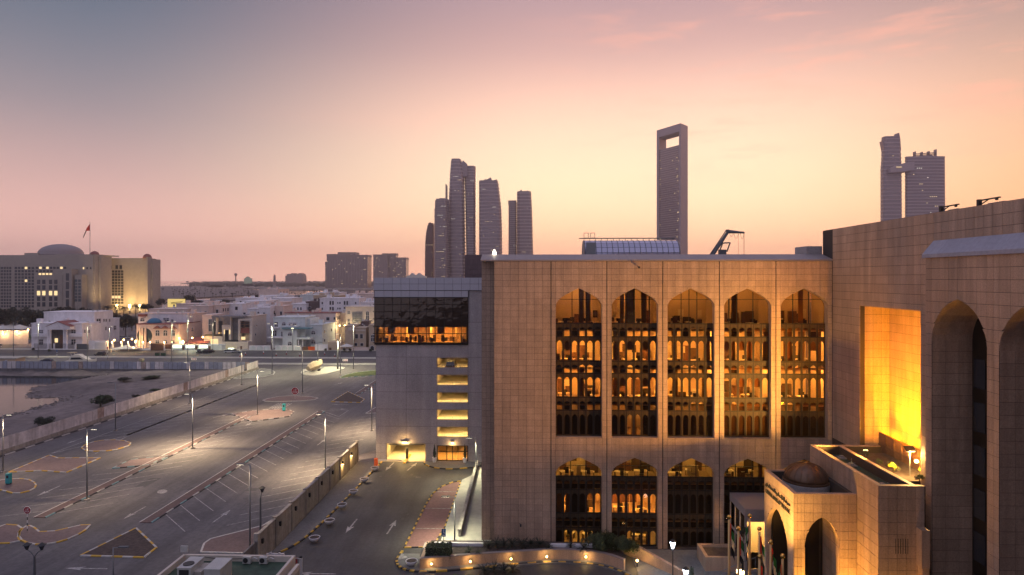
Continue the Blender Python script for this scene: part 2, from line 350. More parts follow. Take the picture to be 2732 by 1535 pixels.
def th(x, y):
    d = edist(x, y, inp) * (-1 if inside(x, y, inp) else 1)
    n1 = mnoise.fractal(Vector((x * .08, y * .08, 3)), 1.0, 2.0, 5) ; n2 = mnoise.noise(Vector((x * .35, y * .35, 9)))
    h = WZ + max(-1.2, min(1.5, d * .16 + n1 * .35)) + (n1 * .55 + n2 * .16) * min(1, max(0, d) / 4)
    return min(h, -.12 + .25 * n2) if x > XH - 3 else h
tv = [(x0 + (x1 - x0) * i / NX, y0 + (y1 - y0) * j / NY) for j in range(NY + 1) for i in range(NX + 1)]
tm.add([(x, y, th(x, y)) for x, y in tv], [(j * (NX + 1) + i, j * (NX + 1) + i + 1, (j + 1) * (NX + 1) + i + 1, (j + 1) * (NX + 1) + i) for j in range(NY) for i in range(NX)])
struct(tm.build('terrain', MT['sand'], smooth=True))
rk = MB()
for k in range(420):                                       # loose rubble along the waterline
    a = random.random() * len(inp); i = int(a) % (len(inp) - 2); p = Vector(inp[i]).lerp(Vector(inp[i + 1]), a % 1)
    x, y = p.x + random.gauss(0, 2.2), p.y + random.gauss(0, 2.2)
    if not (-225 < x < XH - 2 and 100 < y < YQ - 3): continue
    r = random.uniform(.12, .5); rk.lathe([(.01, -r * .5), (r, -r * .1), (r * .7, r * .45), (.01, r * .6)], (x, y, th(x, y)), 5, random.uniform(.7, 1.5), random.uniform(.7, 1.4))
struct(rk.build('rubble', MT['rock']), 'stuff')
q = MB().box(-330, XH, YQ - .5, YQ + .3, -4, .25); q.box(-330, XH, YQ - 1.6, YQ - .5, -4, -.7)
struct(q.build('quay_wall', MT['concrete_dark']))

# --- asphalt
struct(MB().add([(XH + .6, 40, 0), (-36, 40, 0), (-36, 126, 0), (-20, 150, 0), (0, 250.5, 0), (40, 250.5, 0), (40, 262, 0), (-330, 262, 0), (-330, 250.5, 0), (XH + .6, 250.5, 0)], [tuple(range(10))]).build('parking_lot_asphalt', MT['asphalt']))
struct(MB().add([(-330, 266.5, 0), (40, 266.5, 0), (40, 282, 0), (-330, 282, 0)], [(0, 1, 2, 3)]).build('road', MT['asphalt']))
struct(MB().add([(-330, 286.5, 0), (40, 286.5, 0), (40, 312, 0), (-330, 312, 0)], [(0, 1, 2, 3)]).build('service_road', MT['asphalt_new']))
struct(MB().add([(-33.1, -40, 0), (120, -40, 0), (120, 84, 0), (-5, 84, 0), (-5, 124.5, 0), (-33.1, 124.5, 0)], [tuple(range(6))]).build('driveway_asphalt', MT['asphalt_new']))
for nm, ya, yb in (('median_paving', 262, 266.5), ('verge_paving', 282, 286.5), ('footpath', 312, 317)):
    struct(MB().box(-330, 40, ya, yb, -.05, .13).build(nm, MT['pale_paving']))

# --- kerbs of painted stones
def kerb(pts, mats, seg=1.0, w=.22, h=.15, name='kerb', closed=False, solid=False):
    root = thing(name, '', ''); del root['label']; del root['category']; struct(root)
    P = [Vector((p[0], p[1])) for p in pts]
    if closed: P.append(P[0])
    acc = []; k = 0; joined = {m: MB() for m in mats}
    for a, b_ in zip(P, P[1:]):
        d = (b_ - a); ln = d.length
        if ln < .05: continue
        n = max(1, round(ln / seg)); u = d / ln; ang = math.atan2(u.y, u.x)
        for i in range(n):
            c = a + u * (ln * (i + .5) / n); m = mats[k % len(mats)]; k += 1
            if solid: joined[m].obox((c.x, c.y, h / 2 - .02), (u.x, u.y, 0), (-u.y, u.x, 0), (0, 0, 1), ln / n / 2 - .006, w / 2, h / 2 + .02)
            else: inst('kerb_stone', ubox(m), root, (c.x, c.y, h / 2 - .02), (ln / n - .02, w, h + .04), ang)
    if solid:
        for m in mats: struct(joined[m].build('kerb_stones', MT[m], root), 'stuff')
    return root
def smooth(pts, it=2, closed=False):
    P = [Vector((p[0], p[1])) for p in pts]
    for _ in range(it):
        Q = []; n = len(P)
        for i in range(n if closed else n - 1):
            a, b_ = P[i], P[(i + 1) % n]; Q += [a.lerp(b_, .25), a.lerp(b_, .75)]
        P = Q if closed else [P[0]] + Q + [P[-1]]
    return [(p.x, p.y) for p in P]
def island(name, px, m='brick_paving', kmats=('kerb_yellow', 'kerb_white'), rnd=1, seg=1.3, solid=True, z=.12):
    w = gxy(px); w = smooth(w, rnd, True) if rnd else w
    struct(MB().prism(w, -.03, z).build(name, MT[m])); kerb(w, kmats, seg, .24, z + .03, closed=True, solid=solid); return w
def strip(name, x, ya, yb, w=1.7, m='red_paving'):
    struct(MB().box(x - w / 2, x + w / 2, ya, yb, -.03, .11).build(name, MT[m]))
    kerb([(x + w / 2, ya), (x + w / 2, yb)], ('kerb_teal', 'kerb_black', 'kerb_white', 'kerb_black'), 1.9, .22, .15, solid=False)
    kerb([(x - w / 2, yb), (x - w / 2, ya)], ('kerb_white',), 6, .16, .14, solid=True)
XM1, XM2, XM3 = -90.0, -71.8, -55.2
strip('paved_median', XM3, 92, 170); strip('paved_median', XM2, 93.5, 165)
kerb([(XM1, 143), (XM1, 214)], ('kerb_white', 'kerb_black', 'kerb_white'), 2.2, .3, .15, solid=True)
kerb([(XH + 1.5, 100), (XH + 1.5, 249)], ('kerb_white', 'kerb_black'), 2.6, .3, .16, solid=True)
strip('paved_median', -52.6, 197, 226)                      # median of the far half of the lot
strip('paved_median', -33.5, 200, 232)
island('traffic_island', [(215, 1484), (363, 1411), (417, 1463), (384, 1489)], 'soil', rnd=0)
island('traffic_island', [(47, 1428), (66, 1406), (84, 1404), (112, 1427), (247, 1396), (222, 1422), (165, 1447), (105, 1456), (62, 1448)])
island('traffic_island', [(-60, 1452), (0, 1400), (62, 1405), (46, 1430), (55, 1450)])
island('traffic_island', [(24, 1261), (132, 1216), (155, 1224), (268, 1223), (177, 1262), (112, 1257)], rnd=0)
island('traffic_island', [(213, 1193), (262, 1176), (325, 1175), (357, 1186), (300, 1204), (232, 1206)])
island('traffic_island', [(300, 1251), (348, 1228), (450, 1217), (398, 1242)], rnd=0, kmats=('kerb_teal', 'kerb_black'))
island('traffic_island', [(-50, 1300), (0, 1281), (70, 1278), (98, 1292), (90, 1308), (42, 1320), (10, 1310)])
island('traffic_island', [(618, 1106), (672, 1097), (760, 1092), (784, 1099), (772, 1112), (672, 1126)], 'brick_paving', rnd=0, kmats=('kerb_white', 'kerb_black'))
island('traffic_island', [(698, 1068), (760, 1056), (854, 1061), (832, 1070), (712, 1073)], kmats=('kerb_white',))
island('traffic_island', [(884, 1073), (928, 1046), (972, 1066), (962, 1075)], 'soil', rnd=0, kmats=('kerb_yellow', 'kerb_white'))
island('traffic_island', [(976, 1104), (1003, 1088), (1040, 1080), (1040, 1102)], rnd=0, kmats=('kerb_white',))
island('traffic_island', [(610, 1010), (690, 982), (735, 990), (728, 1003), (640, 1012)], 'grey_paving', kmats=('kerb_white',))
island('grass_verge', [(895, 1012), (935, 996), (1010, 988), (1090, 988), (1090, 1000), (960, 1004)], 'grass', kmats=('kerb_white', 'kerb_teal'))
island('paved_corner', [(800, 1000), (812, 983), (905, 978), (925, 983), (850, 1003)], 'pale_paving', kmats=('kerb_white',))
island('traffic_island', [(536, 1475), (545, 1452), (562, 1440), (700, 1405), (760, 1370), (720, 1480)], 'brick_paving', rnd=0, kmats=('kerb_white',))
# --- painted parking bays, arrows, lane lines (each marking sheet 5 mm above the asphalt)
pm = MB()
def line(m, a, b_, w=.13, z=.006):
    a = Vector(a); b_ = Vector(b_); d = (b_ - a).normalized(); n = Vector((-d.y, d.x)) * w / 2
    m.add([(*(a - n), z), (*(b_ - n), z), (*(b_ + n), z), (*(a + n), z)], [(0, 1, 2, 3)])
for k in range(19):
    y = 95.5 + 4.02 * k
    line(pm, (XM3 + .95, y), (XM3 + 7.3, y - 6.4))
    line(pm, (XM2 + .95, y), (XM2 + 6.6, y + 4.6)); line(pm, (XM2 - .95, y + 1), (XM2 - 6.3, y - 1.6))
    line(pm, (-43.2, y - 4), (-36.6, y + 1.4))
    if y > 110: line(pm, (XM1 + .3, y + 34), (XM1 + 5.8, y + 37.5)); line(pm, (XM1 - .3, y + 34), (XM1 - 5.6, y + 30.4))
    if k < 8: line(pm, (-51.6, y + 104), (-45.5, y + 98)); line(pm, (-32.5, y + 108), (-27, y + 102)); line(pm, (-54, y + 104), (-60, y + 101))
line(pm, (XM1 - 5.9, 128), (XM1 - 5.9, 214), .15); line(pm, (XM1 + 3.0, 128), (XM1 + .4, 143), .2); line(pm, (XM1 - 5.8, 128), (XM1 + .2, 143), .2)
for a, b_ in (((1008, 608), (1090, 625)),): pass
tri = gxy([(858, 1096), (904, 1112), (930, 1095)]); [line(pm, tri[i], tri[(i + 1) % 3], .18) for i in range(3)]
for k in range(6): x_ = 718 + 7 * k; a, b_ = gxy([(x_, 1090), (x_ + 26, 1076)]); line(pm, a, b_, .25)
struct(pm.build('bay_markings', MT['paint_white']))
def arrow(px, py, ang, ln=5.2, w=.42, m='paint_white', z=.006):
    p = G(px, py); d = Vector((math.cos(ang), math.sin(ang))); n = Vector((-d.y, d.x)); c = p.xy
    pts = [c - d * ln / 2 - n * .11, c + d * ln * .12 - n * .11, c + d * ln * .06 - n * w * 1.15, c + d * ln / 2, c + d * ln * .06 + n * w * 1.15, c + d * ln * .12 + n * .11, c - d * ln / 2 + n * .11]
    struct(MB().add([(*q, z) for q in pts], [tuple(range(7))]).build('lane_arrow', MT[m]))
for px, py, a in ((360, 1368, R(-92)), (592, 1377, R(88)), (667, 1130, R(-90)), (858, 1180, R(88)), (938, 1403, R(-92)), (1045, 1406, R(88)), (1040, 1245, R(-95)), (1100, 1245, R(80)), (230, 1517, R(180)), (838, 1531, R(180)), (903, 1024, R(70)), (905, 1092, R(0)), (905, 1080, R(180)), (200, 1176, R(-90)), (130, 1310, R(-90)), (590, 1110, R(70))):
    arrow(px, py, a)
rb = smooth(gxy([(420, 1310), (432, 1306), (447, 1308), (446, 1314), (430, 1318), (419, 1316)]), 2, True)
struct(MB().sheet(rb, .006).build('worn_paint_patch', MT['paint_white']))
mh = MB()
for px, py, s in ((785, 1268, .5), (778, 1240, .4), (845, 1238, .5), (1116, 1274, .45), (985, 1284, .4), (838, 1216, 1.6), (892, 1224, 1.0), (480, 1366, .35)):
    c = G(px, py); mh.box(c.x - s, c.x + s, c.y - s, c.y + s, .004, .009)
struct(mh.build('utility_covers', MT['concrete_dark']))

# repair patches, oil drips in the bays and tyre arcs
rp_ = random.Random(77); ptc = MB(); oil = MB()
for k in range(15): x, y, a, c_ = rp_.uniform(-100, -38), rp_.uniform(95, 215), rp_.uniform(.8, 3.2), rp_.uniform(1.2, 6); ptc.sheet([(x, y), (x + a, y + rp_.uniform(-.1, .1)), (x + a, y + c_), (x, y + c_)], .003 + k * .00008)
struct(ptc.build('asphalt_patches', MT['asphalt_new']), 'stuff')
for k in range(150):
    x = rp_.choice([-51.5, -68, -75, -40, -93, -46]) + rp_.gauss(0, 1.2); y = rp_.uniform(92, 190); r_ = rp_.uniform(.12, .5); oil.sheet([(x + r_ * rp_.uniform(.6, 1.2) * math.cos(i * .785), y + 1.4 * r_ * rp_.uniform(.6, 1.2) * math.sin(i * .785)) for i in range(8)], .0045 + k * .000005)
for k in range(24): x = rp_.uniform(-29, -17); y = rp_.uniform(80, 122); r_ = rp_.uniform(.1, .35); oil.sheet([(x + r_ * rp_.uniform(.6, 1.2) * math.cos(i * .785), y + 1.6 * r_ * rp_.uniform(.6, 1.2) * math.sin(i * .785)) for i in range(8)], .0046 + k * .000005)
struct(oil.build('oil_stains', MT['oil']), 'stuff')
# --- driveway between the lot wall and the bank
kA = smooth([(-37, 79.4), (-33.5, 80.6), (-31.2, 84), (-30.2, 89), (-29.4, 104), (-28.6, 124)], 2)
kerb(kA, ('kerb_yellow', 'kerb_black'), .95, .26, .17)
struct(MB().prism([(-33.1, 81.2)] + [(x - .14, y) for x, y in kA if y > 81.2] + [(-33.1, 124)], -.03, .14).build('footpath', MT['grey_paving']))
pkx0, pkx1 = -16.4, -12.25
kB = [(pkx1, 112.6), (-13.6, 112), (-15.2, 109.5), (-16.1, 106), (pkx0, 101), (-16.6, 84.6), (-12.9, 84.9), (pkx1, 92), (pkx1, 112.6)]
struct(MB().sheet([p for p in kB[:-1]][::-1], .008).build('parking_strip', MT['pink_paving'])); kerb(kB, ('kerb_yellow', 'kerb_black'), .85, .2, .12)
bl = MB(); [line(bl, (pkx0 + .1, y), (pkx1 - .1, y), .16, .013) for y in (91.2, 99.2, 107)]
struct(bl.build('bay_markings', MT['paint_white']))
struct(MB().prism([(pkx1 + .12, 80), (-9.95, 80), (-9.95, 117), (pkx1 + .12, 113)], -.03, .13).build('footpath', MT['pale_paving']))
struct(MB().add([(-9.6, 88, .05), (-6.0, 88, .05), (-6.0, 116, 1.5), (-9.6, 116, 1.5)], [(0, 1, 2, 3)]).build('ramp', MT['pale_paving']))
struct(MB().box(-12, -5.5, 85.2, 88, -.03, .2).build('landing', MT['pale_paving']))
w = MB().ext([(-9.95, 88, 0), (-9.95, 116, 0), (-9.95, 116, 2.5), (-9.95, 88, 1.1)], (.32, 0, 0)); w.ext([(-10.02, 87.9, 1.1), (-10.02, 116, 2.5), (-10.02, 116, 2.62), (-10.02, 87.9, 1.22)], (.46, 0, 0))
tag(w.build('ramp_wall', MT['concrete']), 'low sloping parapet wall along the ramp beside the bank', 'wall')
# ================================================================== the bank: main block, wing, entrance block, portico
KEEL = [(1, 0), (.992, .12), (.955, .25), (.89, .38), (.80, .49), (.68, .59), (.53, .70), (.36, .80), (.18, .905), (0, 1)]
LANC = [(1, 0), (.985, .14), (.94, .29), (.86, .45), (.74, .61), (.58, .76), (.40, .87), (.20, .955), (0, 1)]
class Arch:
    def __init__(s, uc, hw, vb, vsp, va, prof=KEEL): s.uc, s.hw, s.vb, s.vs, s.va, s.p = uc, hw, vb, vsp, va, prof; s.u0, s.u1 = uc - hw, uc + hw
    def top(s, u):
        x = min(1, abs(u - s.uc) / s.hw)
        for (xa, ya), (xb, yb) in zip(s.p, s.p[1:]):
            if xb <= x <= xa: return s.vs + (s.va - s.vs) * (ya + (yb - ya) * ((xa - x) / (xa - xb)))
        return s.vs
    def us(s, a=None, b_=None):
        u = sorted({s.uc + k * x * s.hw for x, _ in s.p for k in (-1, 1)})
        a = s.u0 if a is None else a; b_ = s.u1 if b_ is None else b_
        return [a] + [x for x in u if a + 1e-4 < x < b_ - 1e-4] + [b_]
class Rect(Arch):
    def __init__(s, u0, u1, v0, v1): s.u0, s.u1, s.vb, s.va = u0, u1, v0, v1
    def top(s, u): return s.va
    def us(s, a=None, b_=None): return [s.u0 if a is None else a, s.u1 if b_ is None else b_]
def fr_y(Y0): return lambda u, v, d: (u, Y0 + d, v)       # wall that faces the viewer (-Y); d goes into the wall
def fr_x(X0): return lambda u, v, d: (X0 + d, u, v)       # wall that faces left (-X)
def core(m, fr, u0, u1, v0, v1, ops, d0, d1):
    """solid wall with its openings cut out, built of strips; overlaps are avoided by butting"""
    ops = sorted(ops, key=lambda o: (o.u0, o.vb)); cuts = sorted({u0, u1, *[o.u0 for o in ops], *[o.u1 for o in ops]})
    for a, b_ in zip(cuts, cuts[1:]):
        if b_ - a < 1e-6: continue
        here = sorted([o for o in ops if o.u0 <= a + 1e-6 and o.u1 >= b_ - 1e-6], key=lambda o: o.vb); v = v0; lo = None
        for o in here + [None]:
            top = v1 if o is None else o.vb
            us = lo.us(a, b_) if lo is not None else [a, b_]
            for p, q in zip(us, us[1:]):
                z0 = lo.top(p) if lo is not None else v; z1 = lo.top(q) if lo is not None else v
                if top - min(z0, z1) < 1e-4: continue
                P = [fr(p, z0, d0), fr(q, z1, d0), fr(q, top, d0), fr(p, top, d0)]; v2 = Vector(fr(p, 0, d1)) - Vector(fr(p, 0, d0)); m.ext(P, v2)
            lo = o
def clad(parent, fr, cols, rows, ops, th=.04, gap=.027, matname='granite', name='granite_panel', limit=300, seed=1):
    full, mb = [], MB()
    for ci, (a, b_) in enumerate(zip(cols, cols[1:])):
        a2, b2 = a + gap / 2, b_ - gap / 2
        here = [o for o in ops if o.u0 < (a + b_) / 2 < o.u1]
        for c, d in zip(rows, rows[1:]):
            c2, d2 = c + gap / 2, d - gap / 2; hit = [o for o in here if o.vb < d2 and max(o.top(a2), o.top(b2), o.top((a2 + b2) / 2)) > c2]
            if not hit: full.append((a2, b2, c2, d2)); continue
            o = hit[0]
            if o.vb > c2 + .02: full.append((a2, b2, c2, min(d2, o.vb - .005)))
            us = o.us(a2, b2); us = [u for u in us if a2 - 1e-6 <= u <= b2 + 1e-6]
            for p, q in zip(us, us[1:]):
                z0, z1 = max(c2, o.top(p)), max(c2, o.top(q))
                if z0 >= d2 - .004 and z1 >= d2 - .004: continue
                z0, z1 = min(z0, d2 - .001), min(z1, d2 - .001)
                mb.ext([fr(p, z0, -th), fr(q, z1, -th), fr(q, d2, -th), fr(p, d2, -th)], Vector(fr(p, 0, -.001)) - Vector(fr(p, 0, -th)))
    rr = random.Random(seed); rr.shuffle(full); full.sort(key=lambda t_: -round((t_[1] - t_[0]) * (t_[3] - t_[2]), 1))
    for k, (a, b_, c, d) in enumerate(full):
        P, Q = fr(a, c, -th), fr(b_, d, -.001)
        if k < limit: piece(name, matname, parent, min(P[0], Q[0]), max(P[0], Q[0]), min(P[1], Q[1]), max(P[1], Q[1]), c, d)
        else: mb.box(min(P[0], Q[0]), max(P[0], Q[0]), min(P[1], Q[1]), max(P[1], Q[1]), c, d)
    if mb.v: struct(mb.build(name + 's', MT[matname], parent), 'stuff')
def lin(a, b_, n): return [a + (b_ - a) * i / n for i in range(n + 1)]

YF = 85.0
XJ = [FY(x, 742, YF)[0] for x in (1470, 1619, 1768, 1919, 2070, 2221)]; XL = FY(1318, 742, YF)[0]
zf = lambda py: FY(1800, py, YF)[1]
bank = thing('bank_building', 'monumental brown granite bank with two rows of tall pointed arch windows lit from inside', 'bank', (12, YF, 0))
UP = []; LO = []
for a, b_ in zip(XJ, XJ[1:]):
    c = (a + b_) / 2; hw = (b_ - a) * .418
    UP.append(Arch(c, hw, zf(1170), zf(822), zf(769))); LO.append(Arch(c, hw, .12, zf(1268), zf(1222)))
TOPZ = 37.15
m = MB(); fr = fr_y(YF)
for i, (a, b_) in enumerate(zip([XL] + XJ, XJ)): core(m, fr, a + .035, b_ - .035, 0, TOPZ, [] if i == 0 else [UP[i - 1], LO[i - 1]], 0, 1.1)
for x in XJ[:-1]: m.box(x - .035, x + .035, YF + .25, YF + 1.1, 0, TOPZ)
m.build('wall', MT['granite_joint'], bank)
cols = []; rows = [.12 + k * .785 for k in range(48)]; rows[-1] = TOPZ
clad(bank, fr, lin(XL + .03, XJ[0] - .04, 7), rows, [], seed=3, limit=70)
for i, (a, b_) in enumerate(zip(XJ, XJ[1:])):
    o = UP[i]; clad(bank, fr, [a + .04] + lin(o.u0, o.u1, 6) + [b_ - .04], rows, [UP[i], LO[i]], seed=10 + i, limit=46)
# jamb and soffit lining of each opening keeps the granite colour
lm = MB()
for o in UP + LO:
    for s_, u in ((1, o.u0), (-1, o.u1)): lm.box(u + s_ * .002, u + s_ * .03, YF - .035, YF + 1.05, o.vb, o.vs)
    us = o.us()
    for p, q in zip(us, us[1:]): lm.ext([(p, YF - .035, o.top(p) - .03), (q, YF - .035, o.top(q) - .03), (q, YF - .035, o.top(q) - .002), (p, YF - .035, o.top(p) - .002)], (0, 1.08, 0))
    if o in UP: lm.box(o.u0 + .03, o.u1 - .03, YF - .035, YF + 1.05, o.vb, o.vb + .05)
lm.build('reveal_lining', MT['granite'], bank)
# sloping coping, recessed corner strip, body behind
XW = XJ[-1] + .05
cp = MB(); n = 40
for k in range(n):
    a, b_ = XL - 1.75 + (XW - XL + 1.75) * k / n, XL - 1.75 + (XW - XL + 1.75) * (k + 1) / n - .012
    cp.ext([(a, YF - .12, TOPZ + .02), (a, YF - .12, TOPZ + .2), (a, YF + 3, TOPZ + 1.0), (a, YF + 3, TOPZ + .02)], (b_ - a, 0, 0))
struct(cp.build('coping_stones', MT['granite_coping'], bank), 'stuff')
XS = FY(1285, 742, 87)[0]
m = MB(); m.box(XS, XL + .03, 87, 90, 0, TOPZ); m.build('corner_wall', MT['granite_joint'], bank)
clad(bank, fr_y(87), lin(XS, XL + .02, 3), rows, [], seed=30, limit=24)
body = MB(); body.box(XL - .3, XW, YF + 9.5, 128, 0, TOPZ + .4); body.box(XS, XL - .3, 90, 128, 0, TOPZ + .3); body.box(XL + .02, XW, YF + 3, YF + 9.5, TOPZ - .4, TOPZ + .6)
body.box(XL - .3, XL + .02, 90, YF + 9.5, 0, TOPZ + .3); body.build('rear_body', MT['granite_coping'], bank)
pt = MB(); pt.box(FY(1240, 742, 131)[0], FY(1302, 742, 131)[0], 131, 140, 34, FY(1270, 680, 131)[1]); pb = pt.build('plant_room', MT['joint_grey'], bank)
mat('plum_tile', (.13, .085, .09), .6, var=.1)
clad(bank, fr_y(131), lin(FY(1240, 742, 131)[0], FY(1302, 742, 131)[0], 9), lin(34.6, FY(1270, 680, 131)[1], 5), [], th=.05, gap=.05, matname='plum_tile', name='cladding_tile', limit=60)
rb_ = MB().box(FY(2152, 742, 88.1)[0], XW, YF + 3.1, YF + 7, TOPZ + .6, FY(2152, 657, 88)[1]); rb_.build('roof_box', MT['granite_grey'], bank)

# --- arched windows: bronze grid, screens with small pointed arches, tinted panes, rooms behind
def screen_mesh(w, h, k, _c={}):
    key = (round(w, 2), round(h, 2), k)
    if key in _c: return _c[key]
    mb = MB(); a = Arch(0, w * .39, h * .02, h * (.52 if k == 's' else .70), h * (.74 if k == 's' else .86), LANC); core(mb, fr_y(0), -w / 2, w / 2, 0, h, [a], 0, .05)
    _c[key] = mb.mesh('screen_panel', MT['bronze_screen']); return _c[key]
def pane_mesh(w, h, k='glass_bronze', _c={}):
    key = (round(w, 2), round(h, 2), k)
    if key not in _c: _c[key] = MB().box(-w / 2, w / 2, 0, .012, 0, h).mesh('pane', MT[k])
    return _c[key]
mat('spandrel', (.03, .022, .018), .18, spec=.7)
def arched_window(o, zr, kinds, arch_cols, masks):
    """zr: transom heights from the arch head down; kinds: 's' spandrel row, 't' tall window row"""
    Yg = YF + .86; w = o.u1 - o.u0 - .06; u0 = o.u0 + .03; mb = MB(); nb = 6; cw = w / nb
    for z in zr: mb.box(u0, u0 + w, Yg - .12, Yg + .03, z - .06, z + .06)
    for i in range(nb + 1): x = u0 + cw * i; mb.box(x - .045, x + .045, Yg - .14, Yg + .02, zr[-1] - .05, zr[0])
    us = [u0 + w * f for f in arch_cols]
    for x in us[1:-1]: mb.box(x - .04, x + .04, Yg - .1, Yg + .02, zr[0], o.top(x) - .03)
    hz = o.vs + (o.va - o.vs) * .42; hx = [u for u in lin(o.u0, o.u1, 60) if o.top(u) > hz]; mb.box(hx[0], hx[-1], Yg - .09, Yg + .02, hz - .03, hz + .03)
    for x in lin(u0, u0 + w, 4): mb.box(x - .03, x + .03, Yg - .02, Yg + .02, zr[0], zr[0] + .02)
    win = mb.build('arched_window', MT['bronze'], bank)
    for a, b_ in zip(us, us[1:]):
        pts = [u for u in o.us(a, b_)]; poly = [(a + .03, Yg, zr[0] + .05), (b_ - .03, Yg, zr[0] + .05)] + [(min(max(u, a + .03), b_ - .03), Yg, max(zr[0] + .06, o.top(u) - .035)) for u in reversed(pts)]
        MB().ext(poly, (0, .012, 0)).build('pane', MT['glass_bronze'], win)
    for ri, ((zt, zb), k) in enumerate(zip(zip(zr, zr[1:]), kinds)):
        h = zt - zb - .12
        for i in range(nb):
            x = u0 + cw * (i + .5); mk = masks[ri][i]
            if mk == '0' and k == 's' and (i * 7 + ri * 3 + int(x)) % 5 < 3 and o in UP: piece('mask_blind', 'mask_dark', win, x - cw / 2 + .05, x + cw / 2 - .05, Yg + .1, Yg + .13, zb + (zt - zb) * .42, zt - .06)
            elif mk == '0': piece('mask_blind', 'mask_dark', win, x - cw / 2 + .05, x + cw / 2 - .05, Yg + .1, Yg + .13, zb + .06, zt - .06)
            elif mk == 'h': piece('mask_blind', 'blind_tan', win, x - cw / 2 + .05, x + cw / 2 - .05, Yg + .16, Yg + .18, zb + (zt - zb) * .45, zt - .06)
            inst('screen_panel', screen_mesh(cw - .1, h, k), win, (x, Yg - .10, zb + .06)); inst('pane', pane_mesh(cw - .09, h, 'glass_bronze'), win, (x, Yg, zb + .06))
    return win
mat('mask_dark', (.022, .017, .013), .5, var=.3); mat('blind_tan', (.30, .20, .11), .8, var=.15)
MU = [['000000', '1h1111', '000110', '111111', '000000', '000000'], ['000100', '11h1h1', '001000', '1h11h1', '000000', '001100'], ['000110', '111111', '001101', '111111', '000110', '000000'], ['000011', 'h1h111', '001011', '11h1h1', '010000', '000000'], ['111001', '1111h1', '111011', '111111', '110000', '000000']]
ML = [['000000', '110011', '000000', '011110'], ['000000', '111111', '000000', '001111'], ['000000', '000000', '000000', '000000'], ['000000', '100000', '000000', '011000'], ['000000', '111000', '000000', '000000']]
ZU = [zf(y) for y in (865, 901, 967, 1000, 1065, 1100, 1168)]; ZU[-1] = UP[0].vb + .12
ZL = [zf(y) for y in (1278, 1314, 1378, 1416)] + [.22]
for i, o in enumerate(UP): arched_window(o, ZU, 'ststst', [(0, .36, .68, 1), (0, .32, .52, .84, 1), (0, .32, .49, .66, 1), (0, .14, .31, .66, 1), (0, .31, .65, 1)][i], MU[i])
for i, o in enumerate(LO): arched_window(o, ZL, 'stst', [(0, .33, .66, 1), (0, .31, .64, .8, 1), (0, .29, .64, 1), (0, .28, .64, 1), (0, .3, .66, 1)][i], ML[i])
# rooms: floor, ceiling, back wall and side walls per storey; ceiling lamps light them
lev = [(ZU[0] - .75, 34.6), (ZU[2] - .8, ZU[0] - 1.0), (ZU[4] - .8, ZU[2] - 1.05), (ZU[6] - .4, ZU[4] - 1.05), (ZL[0] - .7, 12.6), (ZL[2] - .8, ZL[0] - 1.0), (.02, ZL[2] - 1.05)]
#        per storey: which lamp each of the five rooms has ('o' orange office, 'd' dim, 'g' greenish, '-' dark)
lit = ['ddddd', 'ooooo', 'ooooo', 'ddddd', 'ggggg', 'oo--o', 'gg-g-']
lampmat = {'o': 'office_light', 'd': 'office_light_dim', 'g': 'office_light_green'}
room = MB(); fl = MB(); dk = MB()
YB = YF + 1.02
for li, (z0, z1) in enumerate(lev):
    yb = YB + (5.2 if li in (0, 4) else 6.5); tgt = dk if lit[li] == '-----' else room
    tgt.box(XL + .3, XW - .3, yb, yb + .15, z0 - .1, z1 + .1)
    fl.box(XL + .3, XW - .3, YB - .14, yb, z0 - .2, z0); room.box(XL + .3, XW - .3, YB - .14, yb, z1, z1 + .12)
    for k, x in enumerate(XJ): room.box(x - .1, x + .1, YB, yb, z0, z1)
    for k in range(5):
        c = lit[li][k]
        if c == '-': continue
        for f in ((.5,) if c == 'd' else (.28, .72)):
            x = XJ[k] + (XJ[k + 1] - XJ[k]) * f; MB().box(x - 1.1, x + 1.1, YB + 2.2, YB + 2.7, z1 - .08, z1 - .02).build('ceiling_lamp', MT[lampmat[c]], bank)
room.build('office_walls', MT['office_wall'], bank); fl.build('office_floors', MT['office_floor'], bank)
if dk.v: dk.build('dark_office_wall', MT['office_dark'], bank)
# fittings against the back walls: cabinets, boards, doors, curtains
rn = random.Random(31)
for li, (z0, z1) in enumerate(lev):
    yb = YB + (5.2 if li in (0, 4) else 6.5)
    for k in range(5):
        if lit[li][k] == '-': continue
        for q in range(7):
            x = XJ[k] + .4 + (XJ[k + 1] - XJ[k] - 1.6) * (q + rn.random()) / 7; kind = rn.choice(['cabinet', 'board', 'door', 'curtain', 'cabinet', 'partition'])
            if kind == 'cabinet': piece('cabinet', rn.choice(['office_furn', 'wood', 'office_dark']), bank, x, x + rn.uniform(.6, 1.2), yb - .5, yb - .01, z0 + .002, z0 + rn.uniform(1.0, 2.2))
            elif kind == 'board': piece('wall_board', rn.choice(['paper', 'paper', 'office_furn']), bank, x, x + rn.uniform(.5, 1.1), yb - .06, yb - .01, z0 + 1.2, z0 + rn.uniform(1.8, 2.5))
            elif kind == 'door': piece('inner_door', 'wood', bank, x, x + .95, yb - .05, yb - .01, z0 + .002, z0 + 2.2)
            elif kind == 'partition': y_ = YB + rn.uniform(1.5, 4.0); piece('partition', rn.choice(['office_furn', 'paper', 'office_dark']), bank, x, x + rn.uniform(.5, 1.3), y_, y_ + .08, z0 + .002, z0 + rn.uniform(1.1, 1.6))
            else: piece('curtain', 'blind_tan', bank, x, x + rn.uniform(.5, .9), YB + .3, YB + .36, z0 + .002, z1 - .01)
